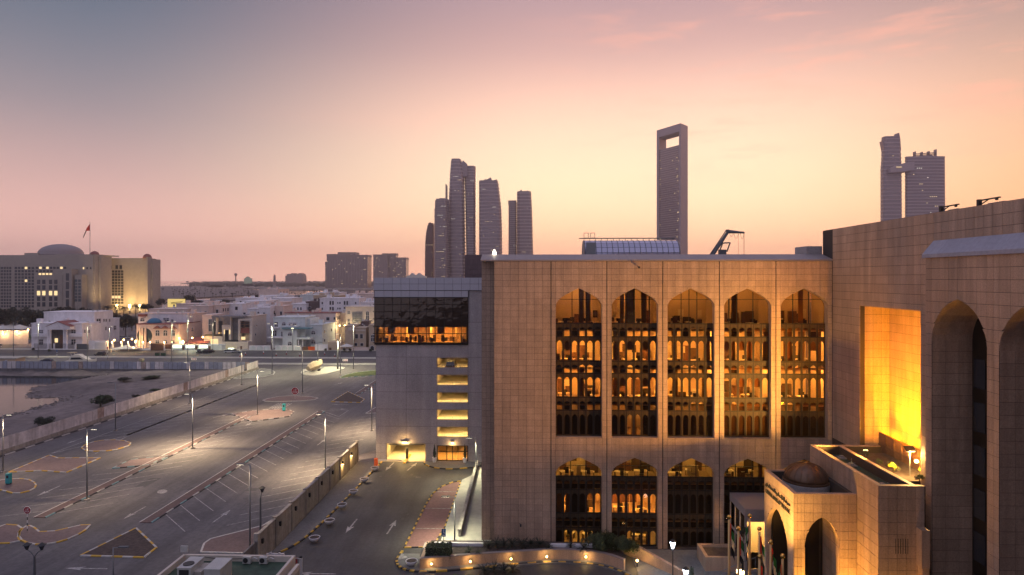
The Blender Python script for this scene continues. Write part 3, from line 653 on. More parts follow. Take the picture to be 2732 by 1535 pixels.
# furniture seen through the glass
def desk_proto():
    d = thing('office_desk', '', ''); b_ = MB().box(-.9, .9, -.4, .4, .72, .78); b_.build('desk_top', MT['paper'], d); MB().box(-.85, -.8, -.35, .35, 0, .72).build('side_panel', MT['office_furn'], d); MB().box(.8, .85, -.35, .35, 0, .72).build('side_panel', MT['office_furn'], d)
    MB().box(-.35, .35, .1, .14, .85, 1.25).build('screen', MT['black_metal'], d); MB().box(.3, .7, -.25, .05, .785, .9).build('paper_stack', MT['paper'], d); return d
def chair_proto():
    d = thing('office_chair', '', ''); MB().box(-.25, .25, -.25, .25, .42, .5).build('seat', MT['black_metal'], d); MB().box(-.24, .24, .22, .28, .55, 1.15).build('backrest', MT['black_metal'], d); m_ = MB().cyl((0, 0, .06), (0, 0, .42), .04); [m_.cyl((0, 0, .06), (.28 * math.cos(a), .28 * math.sin(a), .04), .025, .025, 4) for a in (0, 1.26, 2.5, 3.77, 5)]; m_.build('base', MT['steel'], d); return d
dp, chp = desk_proto(), chair_proto(); used = 0
fname = {0: 'top storey', 1: 'lit upper storey', 2: 'lit middle storey', 4: 'storey under small arches', 5: 'orange lower storey', 6: 'ground floor'}
for li in (0, 1, 2, 4, 5, 6):
    for k in range(5):
        if lit[li][k] == '-' : continue
        for f in (.3, .68):
            x = XJ[k] + (XJ[k + 1] - XJ[k]) * f + random.uniform(-.3, .3); y = YB + random.uniform(1.6, 3.6)
            for pr, dy in ((dp, 0), (chp, -.75)):
                o = copy_tree(pr); o.location = (x, y + dy, lev[li][0] + .002); o.rotation_euler.z = random.uniform(-.5, .5) + (math.pi if pr is chp and random.random() < .5 else 0)
                kind = 'desk with screen' if pr is dp else 'black swivel chair'
                tag(o, f'{kind}, {["left", "right"][int(f > .5)]} in window bay {["one", "two", "three", "four", "five"][k]}, {fname[li]}', 'desk' if pr is dp else 'chair', ('desks' if pr is dp else 'chairs') + f' in bay {k + 1}, {fname[li]}')
for pr in (dp, chp):
    for c in list(pr.children): bpy.data.objects.remove(c)
    bpy.data.objects.remove(pr)

# --- right wing: plain wall with the floodlit niche, then the deep arcade
wing = thing('bank_wing', 'tall granite wing with a glowing orange niche and deep pointed arcade', 'building', (XW, 66, 0))
NI = Rect(66.0, 78.0, 13.0, FX(2293, 816, XW)[1]); ZT = FX(2221, 612, XW)[1]
m = MB(); core(m, fr_x(XW), 63.9, YF - .02, 0, ZT, [NI], 0, .5); m.box(XW, XW + .5, 20, 63.9, 36.4, ZT)
m.box(XW + .5, XW + 12, 20, YF + 2.9, ZT - 1.0, ZT - .7); m.box(XW + .5, XW + 12, YF - .02, YF + 2.9, 0, ZT - .71); m.box(XW, XW + .5, YF - .02, YF + 2.9, 36, ZT)
m.build('wall', MT['granite_joint'], wing)
rw = lin(14.6, ZT, 27)
clad(wing, fr_x(XW), lin(63.9, 66, 2) + lin(66, 78, 10)[1:] + lin(78, YF - .03, 6)[1:], rw, [NI], gap=.036, seed=41, limit=180)
clad(wing, fr_x(XW), lin(34, 63.9, 26), [r_ for r_ in rw if r_ > 37.2], [], gap=.036, seed=42, limit=60)
nm = MB(); XN = 41.8
nm.box(XN, XN + .3, 66, 78, 13, NI.va); nm.box(XW + .5, XN + .3, 78, 78.3, 13, NI.va); nm.box(XW + .5, XN + .3, 65.7, 66, 13, NI.va); nm.box(XW + .5, XN + .3, 65.7, 78.3, NI.va, NI.va + .3)
nm.build('niche_lining', MT['granite_joint'], wing)
clad(wing, fr_x(XN), lin(66, 78, 10), lin(14.6, NI.va, 17), [], gap=.03, seed=43, limit=40, th=.03)
clad(wing, fr_y(78), lin(XW + .5, XN - .04, 3), lin(14.6, NI.va, 17), [], gap=.03, seed=44, limit=30, th=.03)
# arcade
XB = 37.5
A1 = Arch(59.0, 3.75, 0, FX(2467, 905, XB)[1], FX(2515, 797, XB)[1], LANC); A2 = Arch(50.1, 3.75, 0, A1.vs, A1.va, LANC)
m = MB(); core(m, fr_x(XB), 36, 63.7, 0, 36.9, [A1, A2], 0, .7); m.build('arcade_wall', MT['granite_joint'], wing)
clad(wing, fr_x(XB), [42, 44.3, 46.35] + lin(46.35, 53.85, 6)[1:] + [54.5] + [55.25] + lin(55.25, 62.75, 6)[1:] + [63.7], lin(0.1, 36.9, 36), [A1, A2], gap=.036, seed=45, limit=60)
jm = MB()
for A in (A1, A2):
    for u, s_ in ((A.u1, 1), (A.u0, -1)):
        ya, yb = (u, u + .3) if s_ > 0 else (u - .3, u)
        jm.box(XB + .7, 41.2, ya, yb, 0, 34.2)
    us = A.us(); [jm.ext([(XB + .7, p, A.top(p)), (XB + .7, q_, A.top(q_)), (XB + .7, q_, A.top(q_) + .3), (XB + .7, p, A.top(p) + .3)], (3.5, 0, 0)) for p, q_ in zip(us, us[1:])]
jm.build('arcade_jambs', MT['granite_joint'], wing)
for A in (A1, A2): clad(wing, fr_y(A.u1 + .0), lin(XB + .02, 41.2, 3), lin(.1, A.vs, 28), [], gap=.03, th=.03, seed=47, limit=60)
sb = MB()
for A in (A1, A2):
    us = A.us()
    for p, q_ in zip(us, us[1:]): sb.ext([(XB, p, A.top(p) - .03), (XB, q_, A.top(q_) - .03), (XB, q_, A.top(q_) - .004), (XB, p, A.top(p) - .004)], (3.7, 0, 0))
sb.build('soffit_lining', MT['granite'], wing)
bw = MB().box(41.2, 41.5, 36, 64, 0, 34.3); bw.build('arcade_back_wall', MT['bronze'], wing)
for A in (A1, A2):
    for zi in range(7):
        for yi in range(4):
            ya = A.u0 + .25 + yi * 1.8; za = .8 + zi * 4.0
            piece('window_pane', 'window_dark', wing, 41.12, 41.18, ya, ya + 1.5, za, za + 2.7)
lw = MB(); la = Arch(0, .7, 0, 1.6, 2.3, LANC); us = la.us(); lw.ext([(41.14, A1.u0 + 1.1 + u, 28.3 + (la.top(u) if True else 0)) for u in us] + [(41.14, A1.u0 + 1.1 + la.u1, 28.3), (41.14, A1.u0 + 1.1 + la.u0, 28.3)], (.04, 0, 0)); lw.build('lit_window', MT['lit_window'], wing)
cp = MB()
for k in range(24):
    a, b_ = 36 + 27.9 * k / 24, 36 + 27.9 * (k + 1) / 24 - .012
    cp.ext([(XB - .25, a, 36.9), (XB - .25, a, 37.25), (XW - .06, a, 38.55), (XW - .06, a, 36.9)], (0, b_ - a, 0))
mat('slate_coping', (.30, .30, .36), .5, var=.06, nscale=3, namt=.1)
struct(cp.build('coping_stones', MT['slate_coping'], wing), 'stuff')
# niche terrace: low wall that hides the uplights, planting, flood lamps
tw = MB(); tw.box(40.45, 40.6, 66.2, 77.9, 13, 17.0); [tw.box(40.38, 40.45, y, y + .12, 13, 16.9) for y in (66.6, 68.2, 69.8, 71.4, 73, 74.6, 76.2)]; tw.box(40.36, 40.44, 66.2, 77.9, 15.6, 15.7)
tw.build('terrace_screen', MT['wood'], wing)
OR = (1, .37, .005)
for y in (68.0, 70.6, 73.6, 76.6):
    u = thing('uplight', f'floodlight behind the terrace screen in the glowing niche, {["nearest", "second", "third", "farthest"][[68.0, 70.6, 73.6, 76.6].index(y)]} to the viewer', 'floodlight', (41.15, y, 14.6), 'niche uplights')
    MB().box(40.95, 41.35, y - .25, y + .25, 14.6, 14.95).build('housing', MT['black_metal'], u); MB().box(41.0, 41.3, y - .2, y + .2, 14.96, 14.98).build('lens', MT['lamp_warm'], u)
    lamp('SPOT', (41.1, y, 15.0), 6000, OR, u, .12, (40.9, y, 30), 120, .8)
[lamp('SPOT', (36.7, y_, 15.3), 30000, OR, wing, .3, (41.8, y_ + 1.5, 22.5), 66, .8) for y_ in (68.5, 73.0)]; lamp('SPOT', (39.35, 67.2, 15.4), 52000, OR, wing, .3, (40.4, 78, 23.5), 75, .9)  # extra spots without fittings, added to spread the niche glow

# --- entrance block with the flat planted roof
blk = thing('entrance_block', 'granite entrance block with a flat parapet roof in front of the glowing niche', 'building', (35, 70, 0))
X0, X1, Y0, Y1, ZB = 32.2, 36.36, 62.0, 77.0, 15.7
m = MB(); m.box(X0, X1, Y0, Y1, 0, 14.6); p_ = .38
m.box(X0, X1, Y0, Y0 + p_, 14.6, ZB - .1); m.box(X0, 40.0, Y1 - p_, Y1, 14.6, ZB - .1); m.box(X0, X0 + p_, Y0 + p_, Y1 - p_, 14.6, ZB - .1); m.box(35.3, 35.65, Y0 + p_, Y1 - p_, 14.6, ZB - .1); m.box(X1, 40.4, 66.05, Y1, 12.6, 14.6)
m.build('body', MT['granite_joint'], blk)
c_ = MB(); c_.box(X0 - .06, X1, Y0 - .06, Y0 + p_ + .02, ZB - .1, ZB); c_.box(X0 - .06, 40.0, Y1 - p_ - .02, Y1 + .05, ZB - .1, ZB); c_.box(X0 - .06, X0 + p_ + .02, Y0 + p_ + .02, Y1 - p_ - .02, ZB - .1, ZB); c_.box(35.28, 35.7, Y0 + p_ + .02, Y1 - p_ - .02, ZB - .1, ZB)
c_.build('parapet_coping', MT['granite'], blk)
MB().box(X0 + p_, 35.3, Y0 + p_, Y1 - p_, 14.6, 14.66).build('roof_membrane', MT['green_roof'], blk)
MB().box(35.65, X1, Y0 + p_, 66.1, 14.6, 14.9).box(35.65, 40.4, 66.1, Y1 - p_, 14.6, 14.9).build('planting_bed', MT['soil'], blk)
clad(blk, fr_y(Y0), lin(X0, X1, 5), lin(.1, ZB - .1, 14), [], gap=.03, seed=51, limit=70); clad(blk, fr_x(X0), lin(Y0, Y1, 11), lin(.1, ZB - .1, 14), [], gap=.03, seed=52, limit=150)
v_ = MB(); [v_.box(33.7 + k * .22, 33.76 + k * .22, Y0 - .05, Y0 - .042, 9.4, 10.8) for k in range(6)]; v_.build('vent_slots', MT['black_metal'], blk)
st = MB().box(35.6, 36.34, Y0 - .9, Y0 - .05, 8.4, 11.9); st.box(35.75, 36.34, Y0 - .8, Y0 - .05, 0, 8.4); st.build('side_bay', MT['granite'], blk)
rf = MB(); rf.cyl((33.3, 69.5, 14.66), (33.3, 69.5, 16.2), .03); rf.cyl((32.9, 69.5, 15.7), (33.7, 69.5, 15.7), .02); tag(rf.build('roof_antenna', MT['steel']), 'thin cross shaped antenna on the parapet roof', 'antenna')
for nm_, x, y, lb in (('roof_drain', 34.9, 75.2, 'far drain box by the parapet of the planted roof'), ('roof_drain', 34.6, 72.2, 'middle drain box by the parapet of the planted roof'), ('roof_drain', 34.2, 65.2, 'small vent cap near the front of the planted roof')):
    t_ = MB().box(x - .4, x + .4, y - .5, y + .5, 14.66, 14.78); t_.box(x - .2, x + .2, y - .2, y + .2, 14.78, 14.95); tag(t_.build(nm_, MT['concrete']), lb, 'drain')
ld = thing('roof_ladder', 'metal ladder lying against the parapet of the planted roof', 'ladder', (34.9, 64, 14.66)); r_ = MB(); r_.box(34.6, 34.65, 62.8, 66, 14.7, 14.78); r_.box(35.1, 35.15, 62.8, 66, 14.7, 14.78); r_.build('rail', MT['steel'], ld)
for k in range(8): MB().box(34.65, 35.1, 63 + k * .38, 63.05 + k * .38, 14.72, 14.76).build('rung', MT['steel'], ld)
sl = thing('solar_flood_lamp', 'solar panel post with a bright flood lamp on the terrace', 'lamp', (38.2, 67.6, 14.9)); MB().cyl((38.2, 67.6, 14.9), (38.2, 67.6, 17.6), .05).build('post', MT['steel'], sl); MB().obox((38.2, 67.6, 17.7), (1, 0, 0), (0, .8, .6), (0, -.6, .8), .5, .35, .03).build('panel', MT['window_dark'], sl); MB().ball((38.75, 67.4, 16.5), .2, 8, .8).build('lamp_head', MT['lamp_warm'], sl)
lamp('POINT', (38.2, 67.2, 17.3), 2600, (1, .58, .16), sl, .15)
f2 = thing('terrace_flood_lamp', 'bright white flood lamp at the back of the terrace planting', 'lamp', (37.6, 75.2, 14.9)); MB().cyl((37.6, 75.2, 14.9), (37.6, 75.2, 15.4), .04).build('post', MT['steel'], f2); MB().box(37.4, 37.8, 75.1, 75.3, 15.4, 15.6).build('lamp_head', MT['lamp_soft'], f2)
lamp('SPOT', (36.9, 70.5, 16.3), 52000, (1, .50, .10), f2, .4, (16, 85, 27), 100, 1.0)

# --- portico with the ribbed dome
por = thing('entrance_portico', 'granite entrance portico with a dark ribbed dome, pointed arches and lettering', 'portico', (29, 70, 0))
PX0, PX1, PY0, PY1, PZ = 26.0, 32.12, 66.0, 74.2, FX(2037, 1250, 26)[1]
fx_, fz_ = FY(2193, 1380, PY0)
AF = Arch(fx_, 1.72, 0, FY(2193, 1462, PY0)[1], fz_, LANC); AL = Arch(70.6, 3.05, 0, 7.2, 10.5, LANC)
m = MB(); core(m, fr_y(PY0), PX0 + .5, PX1, 0, PZ - .1, [AF], 0, .6); core(m, fr_x(PX0), PY0, PY1, 0, PZ - .1, [AL], 0, .5); m.box(PX0 + .5, PX1, PY1 - .5, PY1, 0, PZ - .1); m.box(PX1 - .4, PX1, PY0 + .6, PY1 - .5, 11.8, PZ - .1); m.box(PX0 + .5, PX1 - .4, PY0 + .6, PY1 - .5, 11.9, 12.2)
m.build('walls', MT['granite_joint'], por)
ca = lin(PX0, AF.u0, 3) + lin(AF.u0, AF.u1, 4)[1:] + lin(AF.u1, PX1, 2)[1:]; ra = lin(.1, PZ - .1, 15)
clad(por, fr_y(PY0), ca, ra, [AF], gap=.03, seed=61, limit=90); clad(por, fr_x(PX0), lin(PY0, AL.u0, 2) + lin(AL.u0, AL.u1, 6)[1:] + [PY1], ra, [AL], gap=.03, seed=62, limit=90)
c_ = MB(); c_.box(PX0 - .05, PX1, PY0 - .05, PY0 + .42, PZ - .1, PZ); c_.box(PX0 - .05, PX1, PY1 - .4, PY1, PZ - .1, PZ); c_.box(PX0 - .05, PX0 + .42, PY0 + .42, PY1 - .4, PZ - .1, PZ); c_.build('parapet_coping', MT['granite'], por)
rl = MB()
for A, f_ in ((AF, lambda u, z: (u, PY0 - .02, z)), (AL, lambda u, z: (PX0 - .02, u, z))):
    us = A.us(); vec = (0, .6, 0) if A is AF else (.5, 0, 0)
    for p, q_ in zip(us, us[1:]): rl.ext([f_(p, A.top(p) - .04), f_(q_, A.top(q_) - .04), f_(q_, A.top(q_) - .003), f_(p, A.top(p) - .003)], vec)
    for u, s_ in ((A.u0, 1), (A.u1, -1)):
        a, b_ = sorted((u + s_ * .003, u + s_ * .04)); rl.ext([f_(a, 0), f_(b_, 0), f_(b_, A.vs), f_(a, A.vs)], vec)
rl.build('arch_lining', MT['granite'], por)
MB().box(PX0 + .5, PX1 - .4, PY0 + .6, PY1 - .5, 12.2, 12.26).build('roof_membrane', MT['green_roof'], por)
MB().box(PX0 + .6, PX1 - .5, PY1 - .8, PY1 - .55, 0, 11.8).build('inner_back_wall', MT['bronze'], por)  # dark material stands in for the shade inside the portico arches
dc = G(2150, 1284, 12.9); dr = 2.3
drum = MB().lathe([(dr + .12, 12.26), (dr + .12, 12.85), (dr + .02, 12.95)], (dc.x, dc.y, 0), 40).build('drum', MT['granite_grey'], por)
MB().lathe([(dr + .1, 12.95), (dr + .1, 13.1), (dr - .04, 13.12), (dr - .04, 13.18)], (dc.x, dc.y, 0), 40).build('dome_ring', MT['dome_copper'], por)
dome = MB().lathe([(max(.02, (dr - .06) * math.cos(a)), 13.18 + 1.72 * math.sin(a)) for a in [k * math.pi / 2 / 14 for k in range(15)]], (dc.x, dc.y, 0), 40).build('dome', MT['dome_copper'], por, True)
for k in range(20):
    a = 2 * math.pi * k / 20; pts = [(dc.x + (dr - .04) * math.cos(e) * math.cos(a), dc.y + (dr - .04) * math.cos(e) * math.sin(a), 13.18 + 1.75 * math.sin(e)) for e in [i * math.pi / 2 / 10 for i in range(11)]]
    MB().tube(pts, .028, 4).build('rib', MT['dome_copper'], dome)
# lettering on the left face: cut metal letters, Arabic above Latin
def letters(name, txt, size, mtl, parent, origin, xdir, up, thick=.04, font=None, align='LEFT', width=None, space=1.0):
    cu = bpy.data.curves.new(name, 'FONT'); cu.body = txt; cu.size = size; cu.extrude = thick; cu.align_x = align; cu.space_character = space
    if font: cu.font = font
    o = bpy.data.objects.new(name, cu); col.objects.link(o); dg = bpy.context.evaluated_depsgraph_get(); me = bpy.data.meshes.new_from_object(o.evaluated_get(dg)); bpy.data.objects.remove(o); bpy.data.curves.remove(cu)
    me.materials.clear(); me.materials.append(MT[mtl]); o = bpy.data.objects.new(name, me); col.objects.link(o)
    if width and len(me.vertices):
        xs = [v.co.x for v in me.vertices]; k = width / max(.01, max(xs) - min(xs)); x0_ = (max(xs) + min(xs)) / 2 if align == 'CENTER' else min(xs)
        for v in me.vertices: v.co.x = (v.co.x - x0_) * k
    xd = Vector(xdir); u = Vector(up); zd = xd.cross(u); M = Matrix((xd, u, zd)).transposed()
    og = ORG.get(parent, (0, 0, 0)) if parent else (0, 0, 0)
    o.matrix_world = Matrix.Translation(Vector(origin) - Vector(og)) @ M.to_4x4()
    if parent: o.parent = parent; o.matrix_parent_inverse = Matrix()
    return o
AR_FORMS = {'ا': 'ﺍﺎﺍﺎ', 'أ': 'ﺃﺄﺃﺄ', 'إ': 'ﺇﺈﺇﺈ', 'ب': 'ﺏﺐﺑﺒ', 'ت': 'ﺕﺖﺗﺘ', 'ح': 'ﺡﺢﺣﺤ', 'د': 'ﺩﺪﺩﺪ', 'ر': 'ﺭﺮﺭﺮ', 'ز': 'ﺯﺰﺯﺰ', 'ص': 'ﺹﺺﺻﺼ', 'ع': 'ﻉﻊﻋﻌ', 'ف': 'ﻑﻒﻓﻔ', 'ق': 'ﻕﻖﻗﻘ', 'ك': 'ﻙﻚﻛﻜ', 'ل': 'ﻝﻞﻟﻠ', 'م': 'ﻡﻢﻣﻤ', 'ي': 'ﻱﻲﻳﻴ', 'ة': 'ﺓﺔﺓﺔ'}
def shape_ar(s):
    out = []
    for wd in s.split(' '):
        r = []
        for i, ch in enumerate(wd):
            nonj = 'اأإدرزة'; prev = i > 0 and wd[i - 1] not in nonj; nxt = i < len(wd) - 1 and ch not in nonj
            r.append(AR_FORMS[ch][(3 if nxt else 1) if prev else (2 if nxt else 0)])
        out.append(''.join(reversed(r)))
    return ' '.join(reversed(out))
letters('lettering', shape_ar('مصرف الإمارات العربية المتحدة المركزي'), .62, 'black_metal', por, (PX0 - .10, 73.7, 12.02), (0, -1, 0), (0, 0, 1), width=6.9)
letters('lettering', 'CENTRAL BANK OF THE U.A.E.', .62, 'black_metal', por, (PX0 - .10, 73.7, 11.22), (0, -1, 0), (0, 0, 1), width=6.9)
pot = thing('urn', 'white urn standing inside the dark portico arch', 'urn', (29.0, 67.6, 0)); MB().lathe([(.2, 0), (.45, .1), (.62, 1.0), (.85, 1.6), (.8, 1.6), (.5, 1.3)], (29.0, 67.6, 0), 14).build('bowl', MT['white_plaster'], pot)

# --- glazed lobby between the facade and the portico
lob = thing('glazed_lobby', 'low glazed lobby lit yellow inside between facade and portico', 'lobby', (27, 80, 0))
m = MB(); LX0, LX1, LY0, LY1, LZ = 25.2, 31.0, 78.5, 84.6, 6.7
m.box(LX0, LX1, LY0, LY1, LZ, LZ + .9); m.box(LX0, LX0 + .25, LY0, LY0 + .25, 0, LZ); [m.box(LX0, LX0 + .2, y, y + .2, 0, LZ) for y in (80.5, 82.4, 84.3)]; m.box(LX0, LX1, LY0 + .02, LY0 + .2, 6.1, LZ); m.box(LX0, LX1, LY0 + .02, LY0 + .2, 0, .5); m.box(LX0 + .02, LX0 + .2, LY0, LY1, 3.4, 3.7)
m.build('frame', MT['granite_coping'], lob); MB().box(LX0 + .2, LX1, LY1 - .3, LY1 - .1, 0, LZ).build('back_wall', MT['office_wall'], lob); MB().box(LX0 + .2, LX1, LY0, LY1, .02, .1).build('floor', MT['office_floor'], lob)
for y in (78.75, 80.7, 82.6): piece('pane', 'glass_clear', lob, LX0 + .08, LX0 + .1, y, y + 1.7, .3, LZ)
piece('pane', 'glass_clear', lob, LX0 + .3, LX1, LY0 + .08, LY0 + .1, .5, 6.1)
MB().box(LX0 + 1, LX1 - 1, LY0 + 1.5, LY1 - 2, LZ - .1, LZ - .04).build('ceiling_lamp', MT['office_light_dim'], lob)

# --- unseen office tower added on the right, outside the view, to shade the arcade
nb_ = thing('shading_tower', 'tall office tower added out of view to shade the arcade', 'tower', (50, -14, 0)); MB().box(25, 76, -46, 17, 0, 72).build('body', MT['tower_glass'], nb_)
nm_ = MB(); [nm_.box(24.6, 76.4, -46.4, 17.4, z, z + 1.2) for z in range(3, 72, 4)]; struct(nm_.build('floor_bands', MT['concrete'], nb_), 'stuff')
for k in range(26): z = 4.4 + 4 * random.randint(0, 14); y = random.uniform(-44, 14); piece('lit_window', 'lit_window', nb_, 24.9, 25.0, y, y + 2.2, z, z + 2.2)
# ================================================================== car park building with the glass office box
YC = 124.7; cx = lambda px: FY(px, 742, YC)[0]; cz = lambda py: FY(1100, py, YC)[1]
cpk = thing('car_park_building', 'grey stone car park tower with lit yellow decks and a dark glass box on top', 'car park', (cx(1140), YC, 0))
decks = [(1166, 1248, 954.7, 980), (1166, 1248, 1000, 1026.5), (1166, 1248, 1047, 1073), (1166, 1248, 1093, 1119), (1166, 1248, 1138.5, 1165)]
ops = [Rect(cx(a), cx(b_), cz(d), cz(c)) for a, b_, c, d in decks] + [Rect(cx(1031), cx(1135), .0, cz(1184)), Rect(cx(1167), cx(1247.5), .1, cz(1188)), Rect(cx(1004.5), cx(1244), cz(914), cz(873))]
XC0, XC1 = cx(1003), cx(1297)
frc = fr_y(YC); m = MB(); core(m, frc, XC0, XC1, 0, cz(776), ops, 0, .5); m.box(XC0, XC0 + .4, YC + .5, 150, 0, cz(793)); m.box(XC1, XC1 + .4, YC + .5, 150, 0, cz(793)); m.box(XC0, XC1 + .4, 150, 150.4, 0, cz(793)); m.box(XC0 + .4, XC1, YC + .5, 150, cz(793) - .5, cz(793))
m.build('wall', MT['joint_grey'], cpk)
opc = [Rect(cx(1166), cx(1249), *v) for v in [(o.vb, o.va) for o in ops[:5]]] + [ops[5], Rect(cx(1166), cx(1249), .1, ops[6].va)]
rz_ = [cz(y) for y in (1232, 1208, 1184, 1138, 1092, 1046, 1000, 953, 915)]
clad(cpk, frc, [XC0, cx(1031), cx(1084)], rz_[:3], [ops[5]], gap=.03, matname='granite_grey', name='stone_panel'); clad(cpk, frc, [cx(1135), cx(1166)], rz_[:3], [], gap=.03, matname='granite_grey', name='stone_panel')
clad(cpk, frc, [XC0, cx(1084), cx(1166)], rz_[2:], [], gap=.05, matname='granite_grey', name='stone_panel')
clad(cpk, frc, [cx(1166), cx(1249)], sorted({*rz_, *[o.va for o in ops[:5]], *[o.vb for o in ops[:5]]}), opc, gap=.02, matname='granite_grey', name='stone_panel')
clad(cpk, frc, [cx(1249), XC1], rz_ + [cz(860), cz(776)], [], gap=.05, matname='granite_grey', name='stone_panel')
# decks inside
dm = MB(); fz = [0, *[o.vb - 1.0 for o in ops[4::-1][:5]]]; fz = [0] + sorted(o.vb - .75 for o in ops[:5])
for z in fz[1:]: dm.box(XC0 + .4, XC1, YC + .5, 150, z - .3, z)
dm.box(cx(1152), cx(1156), YC + .5, 150, 4, cz(920)); dm.box(XC0 + .4, XC1, 141, 141.3, 0, cz(920)); dm.box(cx(1262), cx(1266), YC + .5, 141, 0, cz(920)); dm.box(XC0 + .4, cx(1027), YC + .5, 141, 0, 4)
dm.build('deck_slabs', MT['garage'], cpk); MB().box(XC0 + .4, XC1, YC - .3, 141, -.02, .02).build('garage_floor', MT['garage'], cpk)
for z in fz:
    for (xa, xb) in ((1170, 1200), (1215, 1245)) if z else ((1050, 1075), (1095, 1120), (1190, 1220)):
        MB().box(cx(xa), cx(xb), YC + 3.0, YC + 3.25, z + 2.62, z + 2.68).build('deck_lamp', MT['garage_light'], cpk)
rm = MB()
for o in ops[:5]: rm.box(o.u0, o.u1, YC + .2, YC + .24, o.vb + .42, o.vb + .46); [rm.box(x - .02, x + .02, YC + .2, YC + .24, o.vb, o.vb + .44) for x in lin(o.u0, o.u1, 4)]
rm.build('deck_railings', MT['steel'], cpk)
# door of bronze and glass, gate canopy lamp
dw = MB(); a, b_, t_ = ops[6].u0, ops[6].u1, ops[6].va
for f in (0, .31, .5, .68, 1): x = a + (b_ - a) * f; dw.box(x - .07, x + .07, YC + .1, YC + .22, .1, t_)
for z in (.15, t_ * .62, t_ - .05): dw.box(a, b_, YC + .1, YC + .22, z - .07, z + .07)
door = dw.build('glazed_door', MT['bronze'], cpk)
for f, g_2 in zip((0, .31, .5, .68), (.31, .5, .68, 1)): piece('pane', 'glass_bronze', door, a + (b_ - a) * f + .07, a + (b_ - a) * g_2 - .07, YC + .14, YC + .16, .15, t_ - .1)
for px, nm_, lb in ((1080, 'gate_lamp', 'glowing orange lamp above the car park gate'), (1207, 'door_lamp', 'small warm lamp above the glazed door of the car park')):
    x = cx(px); z = cz(1179); L_ = thing(nm_, lb, 'lamp', (x, YC - .1, z)); w_ = .5 if px == 1080 else .25
    MB().box(x - w_, x + w_, YC - .35, YC - .06, z, z + .12).build('hood', MT['black_metal'], L_); MB().box(x - w_ * .8, x + w_ * .8, YC - .3, YC - .1, z - .12, z - .01).build('bulb', MT['lamp_warm'], L_); lamp('POINT', (x, YC - .6, z - .35), 420 if px == 1080 else 120, (1, .6, .2), L_, .1)
MB().box(cx(1036), cx(1130), YC - .02, YC + .35, cz(1186) - .12, cz(1186)).build('gate_rail', MT['dark_steel'], cpk)
# fascia of metal panels, then the glass box
pcol = [cx(980 + v / 4.134) for v in (80, 187, 280, 375, 470, 565, 658, 755, 850, 945, 1040, 1135, 1230)] + [cx(1297)]
fm = MB().box(cx(998), XC1, YC - .35, YC, cz(775), cz(741) - .15); fm.box(cx(1000), cx(1251), YC - .25, YC, cz(793), cz(775)); fm.box(cx(998), XC1, YC, 150, cz(793) + .02, cz(741) - 1.2); fm.build('fascia_core', MT['joint_grey'], cpk)
clad(cpk, fr_y(YC - .35), [cx(998)] + pcol[1:], [cz(775), cz(758), cz(741)], [], th=.06, gap=.05, matname='alu_panel', name='fascia_panel')
clad(cpk, fr_y(YC - .25), [cx(1000)] + pcol[1:11] + [cx(1249)], [cz(793), cz(776)], [], th=.06, gap=.05, matname='alu_panel', name='fascia_panel')
gm = MB(); gr = [cz(y) for y in (793.5, 813, 832, 851, 872, 890, 915)]; gc = pcol[:11] + [cx(1249)]; gc[0] = cx(1000)
for x in gc: gm.box(x - .05, x + .05, YC - .3, YC - .16, gr[-1], gr[0])
for z in gr: gm.box(gc[0] - .3, gc[-1], YC - .33, YC - .16, z - .06, z + .06)
gm.box(gc[0], gc[-1], YC - .4, YC, gr[-1] - .35, gr[-1] - .06); gm.box(gc[-1] - .1, gc[-1], YC - .16, YC, gr[-1], gr[0])
gb = gm.build('curtain_wall', MT['bronze'], cpk)
for a, b_ in zip(gc, gc[1:]):
    for zt, zb in zip(gr, gr[1:]): piece('pane', 'glass_dark', gb, a + .05, b_ - .05, YC - .25, YC - .235, zb + .06, zt - .06)
# office behind the lower panes (opening in the core wall is behind the box: rooms built in front of the core)
om = MB(); om.box(gc[0], gc[-1], YC - .04, YC - .005, gr[4] - .02, gr[0]); om.build('blind_wall', MT['office_dark'], cpk)
oo = ops[7]; om = MB(); om.box(oo.u0, oo.u1, 131, 131.2, oo.vb - .1, oo.va + .1); om.box(oo.u0, oo.u1, YC + .5, 131, oo.va, oo.va + .15); om.box(oo.u0 - .1, oo.u0, YC + .5, 131, oo.vb, oo.va); om.box(oo.u1, oo.u1 + .1, YC + .5, 131, oo.vb, oo.va); [om.box(oo.u0 + (oo.u1 - oo.u0) * f, oo.u0 + (oo.u1 - oo.u0) * f + .12, YC + 1.2, 131, oo.vb, oo.va) for f in (.31, .58, .86)]; om.build('office_wall', MT['office_wall'], cpk)
MB().box(oo.u0, oo.u1, YC + .5, 131, oo.vb - .15, oo.vb).build('office_floor', MT['office_floor'], cpk); rnd = random.Random(5)
for k in range(9):
    x = oo.u0 + (oo.u1 - oo.u0) * (k + .5) / 9; MB().box(x - .5, x + .5, YC + 2.2, YC + 3.0, oo.va - .06, oo.va - .02).build('office_lamp', MT['office_light' if k not in (0, 1, 4) else 'office_light_dim'], cpk)
    for q_ in range(3): a = x + rnd.uniform(-.8, .5); y = YC + rnd.uniform(.8, 3.5); piece('furniture', rnd.choice(['office_furn', 'black_metal', 'paper']), cpk, a, a + rnd.uniform(.25, .8), y, y + .4, oo.vb, oo.vb + rnd.uniform(.6, 1.4))
    if k in (1, 3, 6): piece('mask_blind', 'blind_tan', cpk, x - .7, x + .6, YC + .1, YC + .13, oo.va - 1.2, oo.va)
